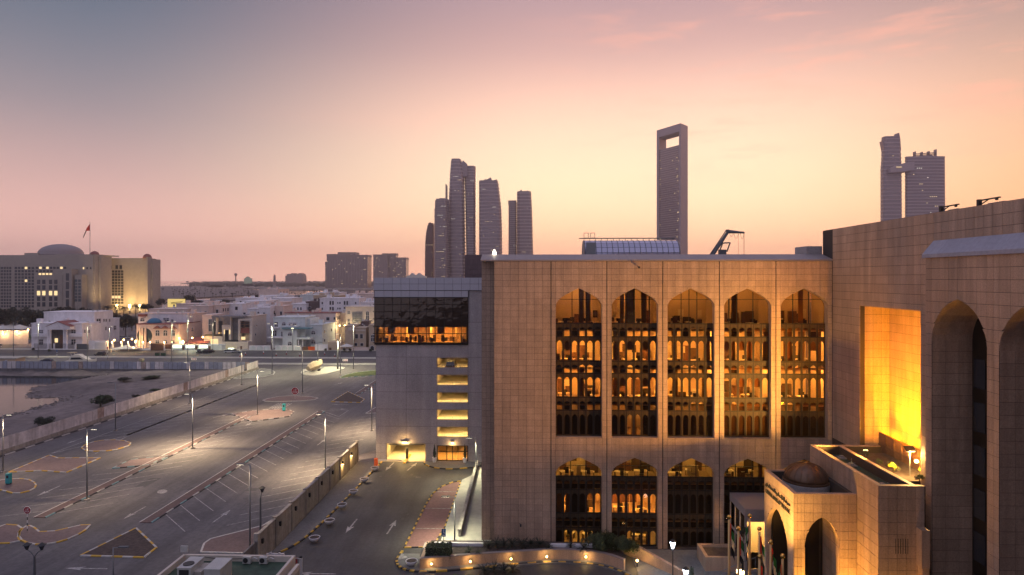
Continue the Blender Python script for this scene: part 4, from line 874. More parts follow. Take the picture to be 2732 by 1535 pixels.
# parked car on the top lit deck, planters by the door, barrier, bollard
# --- forecourt of the car park: half round pavement, pots, barrier
hr = [(cx(1135), 124.4), (cx(1136), 122.6), (cx(1160), 120.6), (cx(1190), 119.6), (cx(1225), 119.6), (cx(1262), 120.6), (cx(1285), 121), (cx(1285), 124.4)]
hs = smooth(hr, 1); struct(MB().prism(hs, -.03, .12).build('footpath', MT['grey_paving'])); kerb(hs[1:-2], ('kerb_yellow', 'kerb_black'), 1.0, .24, .17)
def lathe_thing(name, label, cat, p, prof, m_, group=None, n=16, soil=None):
    t_ = thing(name, label, cat, p, group); MB().lathe([(r, z + p[2]) for r, z in prof], (p[0], p[1], 0), n).build('bowl', MT[m_], t_, True)
    if soil: MB().lathe([(.01, soil[1] + p[2] - .05), (soil[0], soil[1] + p[2] - .02), (soil[0], soil[1] + p[2]), (.01, soil[1] + p[2])], (p[0], p[1], 0), n).build('soil', MT['soil'], t_)
    return t_
BOWL = [(.25, 0), (.34, .04), (.62, .32), (.74, .58), (.73, .62), (.68, .62), (.66, .5), (.05, .48)]
bw_ = [(880, 868), (1027, 697), (1150, 542), (1263, 408), (1368, 288), (1472, 178)]
ordn = ['nearest', 'second nearest', 'third nearest', 'third farthest', 'second farthest', 'farthest']
for k, (zx, zy) in enumerate(bw_):
    p = G(600 + zx / 3.68, 1200 + (zy + 8) / 3.68, .5); lathe_thing('bowl_planter', f'white bowl planter beside the yellow black kerb, {ordn[k]} of the row', 'planter', (p.x, p.y, .14), BOWL, 'white_plaster', 'bowl planters along the footpath', soil=(.665, .57))
p = G(600 + 1833 / 3.68, 1200 + 1108 / 3.68, .5); lathe_thing('bowl_planter', 'white bowl planter on the round tip by the white painted triangle', 'planter', (p.x, p.y, .14), BOWL, 'white_plaster', soil=(.665, .57))
p = G(1144, 1220, .3); lathe_thing('bowl_planter', 'white bowl planter on the half round pavement by the car park gate', 'planter', (p.x, p.y, .12), BOWL, 'white_plaster', soil=(.665, .57))
for px, lb in ((1161, 'left of the glazed car park door'), (1241.5, 'right of the glazed car park door')):
    x = cx(px); y = YC - .9; t_ = thing('potted_cypress', f'slim dark cypress in a white tapered pot {lb}', 'plant', (x, y, .12)); MB().lathe([(.3, .12), (.42, 1.0), (.38, 1.0), (.05, .95)], (x, y, 0), 12).build('pot', MT['white_plaster'], t_)
    mb = MB(); [mb.lathe([(.02, 0), (.3, .1), (.02, .6)], (x + random.uniform(-.12, .12) * (1 - k / 30), y + random.uniform(-.12, .12), .9 + k * .085), 5, max(.15, 1 - abs(k - 8) / 26), max(.15, 1 - abs(k - 8) / 26)) for k in range(26)]; mb.build('foliage', MT['leaf_dark'], t_)
bt = thing('gate_barrier', 'orange gate cabinet with a white raised barrier arm', 'barrier', (cx(1016), 121, 0)); x = cx(1016); MB().box(x - .3, x + .3, 120.6, 121.2, 0, 1.5).build('cabinet', MT['orange_plastic'], bt); MB().box(x + .3, x + 4.8, 120.85, 120.95, 1.15, 1.3).build('arm', MT['white_plastic'], bt)
bb = thing('gate_post', 'yellow and black ticket post in the middle of the car park gate', 'post', (cx(1083), 126, 0)); x = cx(1083); MB().box(x - .25, x + .25, 123, 129, 0, .2).build('kerb_base', MT['kerb_yellow'], bb); MB().box(x - .2, x + .2, 125.6, 126.2, .2, 2.2).build('ticket_box', MT['black_metal'], bb)

# ================================================================== roof of the bank: glass vault, crane, davits
vt = thing('glass_vault', 'long barrel vault skylight of blue glass on the bank roof', 'skylight', (16, 106, 38)); RV = 3.0; VX0, VX1, VY, VZ = FY(1562, 742, 104)[0], FY(1815, 742, 104)[0], 107.2, TOPZ + .45
VXt = FY(1796, 742, 107)[0]
glass('glass_sky', (.5, .5, .6), 1.9, .05, 1.0); nv = 17; na = 5
mv = MB(); arc = lambda f: (VY - RV * math.cos(f * math.pi / 2), VZ + .5 + RV * math.sin(f * math.pi / 2))
for i in range(nv + 1):
    x = VX0 + (VX1 - VX0) * i / nv; pts = [(x, *arc(k / 8)) for k in range(9)] + [(x, 2 * VY - arc(1 - k / 8)[0], arc(1 - k / 8)[1]) for k in range(1, 9)]; mv.tube(pts, .05, 4)
for k in range(na + 1): y, z = arc(k / na); mv.cyl((VX0, y, z), (VX1, y, z), .04, .04, 4)
mv.box(VX0, VX1, VY - RV, VY + RV, VZ, VZ + .5); mv.cyl((VX0 - .8, VY, VZ + RV + .85), (VXt + .3, VY, VZ + RV + .85), .08); [mv.cyl((x, VY, VZ + RV + .5), (x, VY, VZ + RV + .85), .04) for x in lin(VX0, VXt, 15)]
mv.build('frame', MT['dark_steel'], vt)
pg = bpy.data.materials.new('vault_glass'); pg.use_nodes = True; pb_ = pg.node_tree.nodes['Principled BSDF']; pb_.inputs['Base Color'].default_value = (.42, .40, .50, 1); pb_.inputs['Roughness'].default_value = .12; pb_.inputs['Metallic'].default_value = .55; MT['vault_glass'] = pg
for i in range(nv):
    xa, xb = VX0 + (VX1 - VX0) * i / nv + .05, VX0 + (VX1 - VX0) * (i + 1) / nv - .05
    for k in range(na):
        (ya, za), (yb, zb) = arc(k / na), arc((k + 1) / na); MB().ext([(xa, ya, za), (xa, yb, zb), (xa, yb, zb + .03), (xa, ya, za + .03)], (xb - xa, 0, 0)).build('pane', MT['vault_glass'], vt)
        if k == na - 1: MB().add([(xa, VY, VZ + RV + .5), (xb, VY, VZ + RV + .5), (xb, VY + RV, VZ + .5), (xa, VY + RV, VZ + .5)], [(0, 1, 2, 3)]).build('rear_glazing', MT['vault_glass'], vt)
en = MB(); en.ext([(VX0 - .15, *arc(k / 8)) for k in range(9)] + [(VX0 - .15, 2 * VY - arc(1 - k / 8)[0], arc(1 - k / 8)[1]) for k in range(1, 9)], (.1, 0, 0)); en.ext([(VX1 + .05, *arc(k / 8)) for k in range(9)] + [(VX1 + .05, 2 * VY - arc(1 - k / 8)[0], arc(1 - k / 8)[1]) for k in range(1, 9)], (.1, 0, 0)); en.build('end_wall', MT['granite_coping'], vt)
ms = MB(); xm = VX0 + .9; ms.box(xm - .8, xm + .7, VY - RV - .3, VY - RV - .2, VZ, VZ + 3); ms.build('access_panel', MT['steel'], vt)
cg = MB()
for dx in (-.9, .15):
    for a, b_ in (((0, 0), (.7, 0)), ((.7, 0), (.7, .8)), ((.7, .8), (0, .8)), ((0, .8), (0, 0))): cg.cyl((xm + dx + a[0], VY - .3, VZ + RV + .9 + a[1]), (xm + dx + b_[0], VY - .3, VZ + RV + .9 + b_[1]), .04)
tag(cg.build('access_cage', MT['dark_steel']), 'small open metal access cage on top of the glass vault', 'cage')
rp = MB(); rp.box(FY(1496, 742, 102)[0], FY(1562, 742, 102)[0], 102, 106, TOPZ + .3, TOPZ + 1.2); rp.cyl((FY(1496, 742, 102)[0], 101.9, TOPZ + 1.35), (FY(1562, 742, 102)[0], 101.9, TOPZ + 1.35), .05); tag(rp.build('roof_plant_box', MT['granite_coping']), 'low grey plant box on the roof left of the glass vault', 'plant box')
rp = MB(); rp.box(FY(1567, 742, 101)[0], FY(1604, 742, 101)[0], 100.6, 103, TOPZ + .3, TOPZ + 1.05); tag(rp.build('roof_plant_box', MT['concrete']), 'small pale plant box in front of the glass vault', 'plant box')
rp = MB(); xa, xb = FY(1610, 742, 100)[0], FY(1990, 742, 100)[0]; rp.box(xa, xb, 99.8, 100.0, TOPZ + .3, TOPZ + .75); tag(rp.build('roof_upstand', MT['granite_coping']), 'long low upstand along the bank roof edge', 'upstand')
ck = thing('roof_crane', 'window cleaning crane with a bent boom on the bank roof', 'crane', (FY(1910, 742, 99)[0], 99, TOPZ + .5)); Pc = lambda px, py: (FY(px, py, 99)[0], 99, FY(px, py, 99)[1])
c2 = MB(); c2.cyl(Pc(1899, 683), Pc(1942, 619), .30, .22, 6); c2.build('lower_boom', MT['dark_steel'], ck); c2 = MB(); c2.tube([Pc(1893, 681), Pc(1938, 614), Pc(1970, 618)], .07); c2.build('stay', MT['dark_steel'], ck)
c2 = MB(); c2.cyl(Pc(1942, 619), Pc(1986, 621), .24, .14, 6); c2.cyl(Pc(1940, 613), Pc(1942, 621), .25); c2.build('upper_boom', MT['dark_steel'], ck)
c2 = MB(); [c2.cyl(Pc(x, 622), Pc(x, 680), .018, .018, 4) for x in (1970, 1984, 1986)]; [c2.tube([Pc(x0_ + k * w_ / 6, 622 + d_ * math.sin(math.pi * k / 6)) for k in range(7)], .025, 4) for x0_, w_, d_ in ((1946, 10, 10), (1957, 14, 15), (1975, 10, 16))]; c2.build('cables', MT['black_metal'], ck)
c2 = MB(); c2.tube([Pc(1920, 670), Pc(1928, 649), Pc(1948, 648), Pc(1939, 672)], .1); c2.box(Pc(1918, 0)[0], Pc(1936, 0)[0], 98.6, 99.4, Pc(0, 682)[2], Pc(0, 669)[2]); c2.build('winch_frame', MT['dark_steel'], ck)
for k, (px, py, X_) in enumerate(((2510, 568, 39.3), (2611, 552, 39.3))):
    y, z = FX(px, py, X_); t_ = thing('roof_davit', ['farther', 'nearer'][k] + ' black davit arm on the top edge of the wing', 'davit', (X_, y, ZT)); MB().box(X_ - .1, X_ + .2, y - .15, y + .15, ZT - .3, ZT + .68).build('post', MT['black_metal'], t_)
    a_ = MB(); a_.box(X_ - .08, X_ + .12, y - 2.6, y + .1, ZT + .52, ZT + .62); a_.cyl((X_, y, ZT + .1), (X_, y - 1.3, ZT + .55), .05); a_.box(X_ - .08, X_ + .08, y - 2.35, y - 2.15, ZT + .36, ZT + .52); a_.build('arm', MT['black_metal'], t_)
    pd = MB(); pd.box(X_ - .3, X_ + .6, y - 2.9 - k * .6, y - 1.6, ZT, ZT + .16); pd.build('base_plate', MT['granite_coping'], t_)
# cameras on the facade and a roof lamp
for px, py, lb in ((1702, 711, 'small security camera under the coping of the bank'), (1387, 1397, 'small lamp bracket low on the blank granite wall')):
    x, z = FY(px, py, YF - .1); t_ = thing('wall_camera', lb, 'camera', (x, YF - .05, z)); MB().cyl((x, YF - .04, z), (x, YF - .4, z - .05), .05).build('bracket', MT['dark_steel'], t_); MB().obox((x + .1, YF - .5, z - .12), (1, 0, 0), (0, 1, 0), (0, 0, 1), .1, .22, .1).build('housing', MT['black_metal'], t_)
x, z = FY(1319, 672, 88); t_ = thing('roof_lamp', 'bright white lamp on the roof corner of the bank', 'lamp', (x, 88, TOPZ)); MB().cyl((x, 88, TOPZ + .8), (x, 88, z - .3), .05).build('post', MT['steel'], t_); MB().lathe([(.28, z - .35), (.2, z), (.03, z + .3)], (x, 88, 0), 10).build('lantern', MT['lamp_white'], t_)

# ================================================================== planters, kerb and drive in front of the bank
wpts = gxy([(1120, 1521), (1200, 1514), (1290, 1507), (1400, 1500), (1480, 1495), (1560, 1497), (1620, 1508), (1664, 1524)])
wl_ = smooth(wpts, 1); inner = [(-13.2, 83.4), (11.3, 83.4)]
rt = thing('planter_wall', 'curved granite planter wall with lights along the drive in front of the bank', 'planter', (0, 80, 0)); mb = MB()
for a, b_ in zip(wl_, wl_[1:]): d = (Vector(b_) - Vector(a)).normalized(); nn = Vector((-d.y, d.x)) * .35; mb.ext([(*a, 0), (*b_, 0), (*(Vector(b_) + nn), 0), (*(Vector(a) + nn), 0)], (0, 0, 1.3))
mb.box(wl_[0][0], wl_[0][0] + .35, wl_[0][1] + .3, 83.6, 0, 1.3); mb.build('wall', MT['granite'], rt)
cp = MB()
for a, b_ in zip(wl_, wl_[1:]): d = (Vector(b_) - Vector(a)).normalized(); nn = Vector((-d.y, d.x)); cp.ext([(*(Vector(a) - nn * .05), 1.3), (*(Vector(b_) - nn * .05), 1.3), (*(Vector(b_) + nn * .42), 1.3), (*(Vector(a) + nn * .42), 1.3)], (0, 0, .08))
cp.build('coping', MT['granite_coping'], rt); MB().prism([(x, y + .3) for x, y in wl_] + [(11.3, 84.4), (-13, 84.4)], .9, 1.12).build('soil', MT['soil'], rt)
for xa, xb in ((-12.4, -6.2), (2.2, 10.5)): MB().box(xa, xb, 82.6, 83.0, 1.12, 1.5).build('inner_kerb', MT['white_plaster'], rt)
wlp = [(1148, 1512), (1253, 1505), (1363, 1498), (1459, 1492), (1565, 1493)]
for k, (px, py) in enumerate(wlp):
    p = G(px, py, .75); i = min(range(len(wl_) - 1), key=lambda j: abs((wl_[j][0] + wl_[j + 1][0]) / 2 - p.x)); y = (wl_[i][1] + wl_[i + 1][1]) / 2
    t_ = thing('wall_light', f'small glowing wall light on the curved planter wall, {["first", "second", "third", "fourth", "fifth"][k]} from the left', 'wall light', (p.x, y - .05, .6), 'wall lights on the planter'); MB().box(p.x - .14, p.x + .14, y - .22, y - .04, .5, .8).build('housing', MT['black_metal'], t_); MB().ball((p.x, y - .3, .68), .11, 8).build('bulb', MT['lamp_warm'], t_); lamp('POINT', (p.x, y - .5, .72), 34, (1, .62, .2), t_, .08)
kc = smooth(gxy([(1102, 1430), (1075, 1470), (1056, 1497), (1062, 1512), (1085, 1524), (1140, 1529), (1280, 1517), (1400, 1505), (1480, 1501), (1560, 1504), (1620, 1514), (1665, 1530), (1700, 1552)]), 2)
kerb(kc[6:], ('kerb_yellow', 'kerb_black'), 1.25, .3, .17)
struct(MB().prism(gxy([(1058, 1498), (1062, 1510), (1085, 1523), (1120, 1527), (1120, 1480), (1075, 1480)]), -.03, .13).build('paved_tip', MT['grey_paving']))
struct(MB().prism([(x, y) for x, y in wl_] + [(wl_[-1][0] + 1, wl_[-1][1] - 1.2)] + [(x, y - 1.0) for x, y in reversed(wl_)], -.03, .13).build('footpath', MT['grey_paving']))
struct(MB().sheet(gxy([(1058, 1498), (1070, 1478), (1088, 1491)]), .16).build('painted_triangle', MT['paint_white']))
struct(MB().box(-14, -5, 83.4, 85.2, -.03, .5).build('landing', MT['pale_paving'])); struct(MB().box(12.5, 40, 60, 84.9, -.03, .1).build('plaza_paving', MT['grey_paving']))
# planters at the foot of the bank, right part
pl = thing('raised_planter', 'square raised granite planter with dark soil beside the flagpoles', 'planter', (23, 80, 0)); pa, pc_ = G(1858, 1450, 1.8), G(1885, 1487, 1.8); qx0, qx1, qy0, qy1 = 20.6, 26.0, pc_.y, pa.y
m = MB(); m.box(qx0, qx1, qy0, qy0 + .4, 0, 1.8); m.box(qx0, qx1, qy1 - .4, qy1, 0, 1.8); m.box(qx0, qx0 + .4, qy0 + .4, qy1 - .4, 0, 1.8); m.box(qx1 - .4, qx1, qy0 + .4, qy1 - .4, 0, 1.8); m.build('walls', MT['granite'], pl); MB().box(qx0 + .4, qx1 - .4, qy0 + .4, qy1 - .4, 0, 1.5).build('soil', MT['soil'], pl)
hr_ = MB(); hp = [(20.0, 76.8, .9), (22, 76.9, .95), (24.5, 77.2, 1.9), (26, 77.3, 2.4)]; hr_.tube(hp, .04); [hr_.cyl((x, y, 0), (x, y, z), .03) for x, y, z in hp]; tag(hr_.build('handrail', MT['steel']), 'thin metal handrail rising in front of the raised planter', 'handrail')
rw_ = MB(); rw_.ext([(11.6, 83.6, 0), (17.5, 76.5, 0), (17.5, 76.5, .9), (11.6, 83.6, 1.9)], (.35, .25, 0)); tag(rw_.build('sloping_wall', MT['granite']), 'low granite wall sloping down beside the ramp near the lanterns', 'wall')
dw_ = G(1700, 1505, .4); t_ = thing('bollard_light', 'glowing bollard light at the end of the planter wall', 'bollard light', (dw_.x, dw_.y, 0)); MB().cyl((dw_.x, dw_.y, 0), (dw_.x, dw_.y, .7), .09).build('post', MT['black_metal'], t_); MB().ball((dw_.x, dw_.y, .8), .13, 8).build('bulb', MT['lamp_warm'], t_); lamp('POINT', (dw_.x, dw_.y - .1, 1.05), 110, (1, .6, .18), t_, .1)
for k, (px, py, ht) in enumerate(((1795, 1452, 5.0), (1830, 1526, 4.6))):
    p = FY(px, py, 77 - 4 * k); x, z = p; y = 77 - 4 * k; t_ = thing('lantern_post', ['tall post with a glowing blue white lantern between the arches and the planter', 'lower post with a glowing blue white lantern at the bottom edge'][k], 'street lantern', (x, y, 0)); MB().cyl((x, y, 0), (x, y, z - .5), .08, .05).build('post', MT['black_metal'], t_)
    MB().lathe([(.12, z - .5), (.34, z + .25), (.3, z + .28)], (x, y, 0), 6).build('lantern', MT['lamp_blue'], t_); MB().lathe([(.42, z + .3), (.2, z + .5), (.02, z + .62)], (x, y, 0), 6).build('cap', MT['black_metal'], t_); lamp('POINT', (x, y - .5, z), 220, (.72, .85, 1), t_, .2)
# flagpoles
def flag(tp, s, ph):
    """hanging limp flag: vertical folds, hoist red and three bars"""
    out = {}
    for cl_, (v0, v1, u0, u1) in {'flag_red': (0, 1, 0, .28), 'flag_green': (0, .34, .28, 1), 'flag_white': (.34, .67, .28, 1), 'flag_black': (.67, 1, .28, 1)}.items():
        mb = MB(); nu, nv_ = 8, 6; vs_ = []
        for i in range(nu + 1):
            for j in range(nv_ + 1):
                u = u0 + (u1 - u0) * i / nu; v = v0 + (v1 - v0) * j / nv_; x = .08 + .34 * u + .09 * math.sin(u * 9 + ph); y = .2 * math.sin(u * 11 + ph * 2); z = -.25 - 1.5 * v - 2.3 * u * (.55 + .45 * v)
                vs_.append((tp[0] + s * x, tp[1] + y, tp[2] + z))
        mb.add(vs_, [(i * (nv_ + 1) + j, (i + 1) * (nv_ + 1) + j, (i + 1) * (nv_ + 1) + j + 1, i * (nv_ + 1) + j + 1) for i in range(nu) for j in range(nv_)]); out[cl_] = mb
    return out
fp = [(1945, 1378, 62, 1), (1970, 1408, 59.5, 1), (2000, 1375, 62.5, -1), (2026, 1410, 60, 1), (2056, 1445, 57.5, 1), (2088, 1482, 55, -1), (2027, 1483, 56, 1)]
wd_ = ['leftmost', 'second from the left', 'third from the left', 'fourth from the left', 'fifth from the left', 'rightmost', 'short one behind the fourth']
for k, (px, py, y, s) in enumerate(fp):
    x, z = FY(px, py, y); t_ = thing('flagpole', f'gold lit ball topped flagpole before the portico, {wd_[k]}', 'flagpole', (x, y, 0), 'flagpoles before the portico'); MB().cyl((x, y, 0), (x, y, z - .35), .16, .10, 10).build('pole', MT['pole_gold'], t_, True); MB().ball((x, y, z - .05), .2, 10).build('finial', MT['brass'], t_, True)
    fl_ = thing('flag', f'limp red green white black flag hanging on the {wd_[k]} flagpole', 'flag', (x, y, z - 1), 'flags before the portico')
    for cl_, mb in flag((x, y, z - .3), s, k * 1.7).items(): o = mb.build('stripe' if cl_ != 'flag_red' else 'hoist_band', MT[cl_], fl_, True)
fls = thing('ground_floodlight', 'bright warm floodlight at the foot of the flagpoles', 'floodlight', (FY(1975, 1525, 64)[0], 64, 0)); x, z = FY(1975, 1525, 64); MB().cyl((x, 64, 0), (x, 64, z - .2), .06).build('post', MT['black_metal'], fls); MB().box(x - .3, x + .3, 63.8, 64.2, z - .2, z + .1).build('lamp_head', MT['lamp_warm'], fls)
lamp('SPOT', (x, 63.2, z + .4), 16000, (1, .56, .12), fls, .3, (26, 70, 13), 70, .9)
for k, (x, y) in enumerate(((26.6, 64.4), (31.2, 64.4), (33.6, 60.6))):
    t_ = thing('ground_floodlight', ['left uplight at the foot of the portico front', 'right uplight at the foot of the portico front', 'uplight at the foot of the plain entrance block'][k], 'floodlight', (x, y, .1)); MB().box(x - .3, x + .3, y - .3, y + .3, .1, .4).build('housing', MT['black_metal'], t_); MB().box(x - .25, x + .25, y - .25, y + .25, .4, .43).build('lens', MT['lamp_warm'], t_); lamp('SPOT', (x, y, .6), 8000 if k < 2 else 3600, (1, .48, .06), t_, .2, (x + .2, y + 1.1, 12), 120 if k < 2 else 80, .9)
# ================================================================== lot wall, hoardings, guardhouse roof, lamp posts, signs
XWL = -33.4
lw = thing('boundary_wall', 'long tan concrete wall with posts between the parking lot and the driveway', 'wall', (XWL, 100, 0)); ys = lin(78.5, 124, 8)
for k, (a, b_) in enumerate(zip(ys, ys[1:])):
    piece('wall_panel', 'concrete', lw, XWL - .12, XWL + .12, a + .22, b_ - .22, 0, 3.7); piece('coping', 'concrete', lw, XWL - .22, XWL + .22, a + .22, b_ - .22, 3.7, 3.85)
for k, y in enumerate(ys): piece('post', 'concrete', lw, XWL - .28, XWL + .28, y - .22, y + .22, 0, 4.05)
nl = ['first', 'second', 'third', 'fourth', 'fifth', 'sixth', 'seventh', 'eighth']
for k, (a, b_) in enumerate(zip(ys, ys[1:])):
    y = a + 1.2; t_ = thing('wall_lamp', f'small black wall lamp on the long boundary wall, {nl[k]} from the near end', 'wall lamp', (XWL + .2, y, 2.6), 'wall lamps on the boundary wall'); MB().box(XWL + .13, XWL + .4, y - .14, y + .14, 2.45, 2.95).build('housing', MT['black_metal'], t_); MB().box(XWL + .16, XWL + .36, y - .1, y + .1, 2.36, 2.445).build('lens', MT['lamp_warm' if k > 5 else 'window_dark'], t_)
    if k > 5: lamp('POINT', (XWL + .6, y, 2.2), 160, (1, .58, .18), t_, .1)
# near return of the wall and gate clutter
piece('dark_panel', 'concrete_dark', lw, XWL - .12, XWL + .12, 66, 78.2, 0, 3.2)
for k, (x, y, m_, lb) in enumerate(((-29.6, 78.6, 'red_plastic', 'dark red plastic water barrier by the guardhouse'), (-31.6, 79.8, 'white_plastic', 'white plastic water barrier behind the red one'))):
    t_ = thing('plastic_barrier', lb, 'barrier', (x, y, 0)); MB().ext([(x - 1.1, y - .35, 0), (x - 1.1, y + .35, 0), (x - 1.1, y + .12, 1.1), (x - 1.1, y - .12, 1.1)], (2.2, 0, 0)).build('body', MT[m_], t_); [MB().box(x + f - .12, x + f + .12, y - .1, y + .1, 1.1, 1.2).build('filler_cap', MT[m_], t_) for f in (-.6, .5)]
t_ = thing('barrier_arm', 'white and black barrier post with a thin raised arm at the driveway mouth', 'barrier', (-27.3, 76.5, 0)); MB().cyl((-27.3, 76.6, 0), (-27.3, 76.6, 1.9), .22, .2).build('post', MT['white_plastic'], t_); MB().cyl((-27.3, 76.6, 1.9), (-27.3, 76.6, 2.2), .16).build('cap', MT['black_metal'], t_); MB().cyl((-27.2, 76.5, 1.9), (-29.4, 71, 4.6), .05).build('arm', MT['white_plastic'], t_)

# guardhouse roof at the bottom edge
gh = thing('guardhouse', 'low guardhouse with a dark green flat roof and pale parapets at the bottom edge', 'guardhouse', (-33, 66, 0)); gz = 4.0; ga = G(490, 1478, gz); gb_ = G(790, 1480, gz); GX0, GX1, GY1, GY0 = ga.x, gb_.x, ga.y, 58
m = MB(); m.box(GX0 + .3, GX1 - .3, GY0, GY1 - .3, 0, 3.3); m.box(GX1 - .3, GX1 + .9, GY0, GY1 - 1.2, 0, 3.0); m.build('body', MT['concrete'], gh)
m = MB(); m.box(GX0, GX1, GY1 - .3, GY1, 2.9, gz); m.box(GX0, GX0 + .3, GY0, GY1 - .3, 2.9, gz); m.box(GX1 - .3, GX1, GY0, GY1 - .3, 2.9, gz); m.box(GX1 + .55, GX1 + .9, GY0, GY1 - 1.2, 3.0, 3.6); m.build('parapet', MT['beige_plaster'], gh)
MB().box(GX0 + .3, GX1 - .3, GY0, GY1 - .3, 3.3, 3.36).build('roof_membrane', MT['green_roof'], gh)
def ac_small(px, lb):
    p = FY(px, 1490, GY1 - .75); x = p[0]; y = GY1 - .9; z = 3.36; t_ = thing('air_conditioner', lb, 'air conditioner', (x, y, z)); MB().box(x - .45, x + .45, y - .18, y + .18, z + .1, z + .8).build('casing', MT['ac_metal'], t_); MB().cyl((x - .12, y - .185, z + .45), (x - .12, y - .2, z + .45), .28, .28, 18).build('fan_grille', MT['black_metal'], t_); MB().box(x - .4, x - .3, y - .15, y + .15, z, z + .1).build('foot', MT['dark_steel'], t_); MB().box(x + .3, x + .4, y - .15, y + .15, z, z + .1).build('foot', MT['dark_steel'], t_)
    MB().tube([(x + .45, y, z + .5), (x + .8, y, z + .72), (x + 1.1, y, z + .6), (x + 1.1, y + .3, z + .2)], .05, 6).build('pipe', MT['white_plastic'], t_)
ac_small(661, 'left of the two small wall air conditioners on the green roof'); ac_small(705, 'right of the two small wall air conditioners on the green roof')
def ac_big(px0, px1, yb, lb, fan):
    z = 3.36; x0_ = FY(px0, 1520, yb)[0]; x1_ = FY(px1, 1520, yb)[0]; t_ = thing('rooftop_unit', lb, 'air conditioner', ((x0_ + x1_) / 2, yb, z)); MB().box(x0_, x1_, yb - .1, yb + 2.6, z + .1, z + 1.75).build('casing', MT['ac_metal'], t_)
    MB().box(x0_ - .05, x1_ + .05, yb - .15, yb + 2.65, z + 1.75, z + 1.82).build('lid', MT['ac_metal'], t_); MB().box(x0_ + .2, x1_ - .2, yb - .13, yb - .1, z + .2, z + 1.6).build('louvre', MT['black_metal'], t_) if fan else None
    if fan: MB().cyl(((x0_ + x1_) / 2, yb + .85, z + 1.82), ((x0_ + x1_) / 2, yb + .85, z + 1.9), .55, .55, 20).build('fan', MT['black_metal'], t_)
ac_big(474, 510, 66.5, 'large roof air conditioner with a round fan on top', True); ac_big(545, 588, 66.3, 'large boxy roof unit with a plain pale lid', False)
t_ = MB(); xa = FY(530, 1520, 67.5)[0]; t_.box(xa - .5, xa + .5, 67, 69.2, 3.36, 4.5); tag(t_.build('duct_box', MT['concrete']), 'low duct box between the two large roof units', 'duct')
x = FY(650, 1528, 64)[0]; t_ = thing('small_roof_unit', 'small white air conditioner cut by the bottom edge of the picture', 'air conditioner', (x, 64, 3.36)); MB().box(x - .5, x + .5, 63.7, 64.3, 3.4, 4.15).build('casing', MT['ac_metal'], t_); MB().box(x - .4, x + .4, 63.66, 63.7, 3.5, 4.0).build('grille', MT['black_metal'], t_)
fl_ = thing('roof_floodlight', 'small square floodlight on the left corner of the guardhouse parapet', 'floodlight', (GX0 + .2, GY1, gz)); MB().cyl((GX0 + .2, GY1 - .1, gz), (GX0 + .2, GY1 - .1, gz + .25), .04).build('bracket', MT['steel'], fl_); MB().box(GX0 - .25, GX0 + .55, GY1 - .2, GY1 - .05, gz + .25, gz + .95).build('lamp_head', MT['ac_metal'], fl_)
cb = MB(); cb.tube([(GX0 + .6, GY1 - .35, 3.5), (GX0 + 2, GY1 - .35, 3.9), (GX0 + 4.5, GY1 - .36, 3.6), (GX0 + 7.5, GY1 - .36, 3.75)], .03, 5); tag(cb.build('cable', MT['black_metal']), 'black cable slung along the inside of the far parapet', 'cable')

# hoardings
hw = thing('long_hoarding', 'long pale rust stained sheet hoarding beside the parking lot and inlet', 'fence', (XH, 180, 0)); mcx = 0
MB().box(XH, XH + .5, 96, 249, 0, .85).build('base_wall', MT['concrete'], hw)
def rib_panel(w_, h_, n_):
    mb = MB(); pts = []
    for i in range(n_): x = w_ * i / n_; s_ = w_ / n_; pts += [(x, 0), (x + s_ * .4, 0), (x + s_ * .5, .05), (x + s_ * .9, .05)]
    pts.append((w_, 0)); vs_ = [(y, x, 0) for x, y in pts] + [(y, x, h_) for x, y in pts]; k_ = len(pts); mb.add(vs_, [(i, i + 1, k_ + i + 1, k_ + i) for i in range(k_ - 1)]); return mb
hp = rib_panel(2.4, 2.45, 6).mesh('hoarding_panel', MT['hoarding']); hr_ = rib_panel(2.4, 2.45, 6)
mat('hoarding_stained', (.40, .30, .25), .75, nscale=.9, namt=.4); hps = hr_.mesh('hoarding_panel', MT['hoarding_stained'])
for k in range(62):
    y = 97 + k * 2.45
    if 56.5 < k < 57.5: continue
    inst('hoarding_panel', hps if k in (9, 24, 40, 51) else hp, hw, (XH + .2, y, .85 + random.uniform(-.03, .03)))
pb_ = MB(); [pb_.box(XH + .1, XH + .16, 97 + k * 2.45, 97.08 + k * 2.45, .85, 3.2) for k in range(0, 62, 2)]; pb_.build('posts', MT['dark_steel'], hw)
sh = thing('quay_hoarding', 'weathered grey sheet fence with rust along the quay behind the inlet', 'fence', (-200, YQ, 0)); qp = MB(); pw = 1.75
qm = [MB().box(0, pw - .12, 0, .04, 0, 2.75).mesh('sheet_panel', MT[m_]) for m_ in ('hoarding', 'hoarding_stained', 'rust')]
mat('sheet_blue', (.30, .32, .38), .6, nscale=.6, namt=.2, var=.1); qm.append(MB().box(0, pw - .12, 0, .04, 0, 2.75).mesh('sheet_panel', MT['sheet_blue']))
for k in range(62):
    x = -214 + k * pw; r_ = random.random(); inst('sheet_panel', qm[3] if r_ < .6 else qm[0] if r_ < .84 else qm[1] if r_ < .95 else qm[2], sh, (x, YQ + .1 + random.uniform(-.03, .03), .25 + random.uniform(-.06, .06)))
fp_ = MB(); [fp_.box(-214 + k * pw - .11, -214 + k * pw - .03, YQ + .02, YQ + .09, -.3, 2.9) for k in range(62)]; fp_.box(-214, -106, YQ + .16, YQ + .22, .8, .9); fp_.build('posts', MT['concrete_dark'], sh)

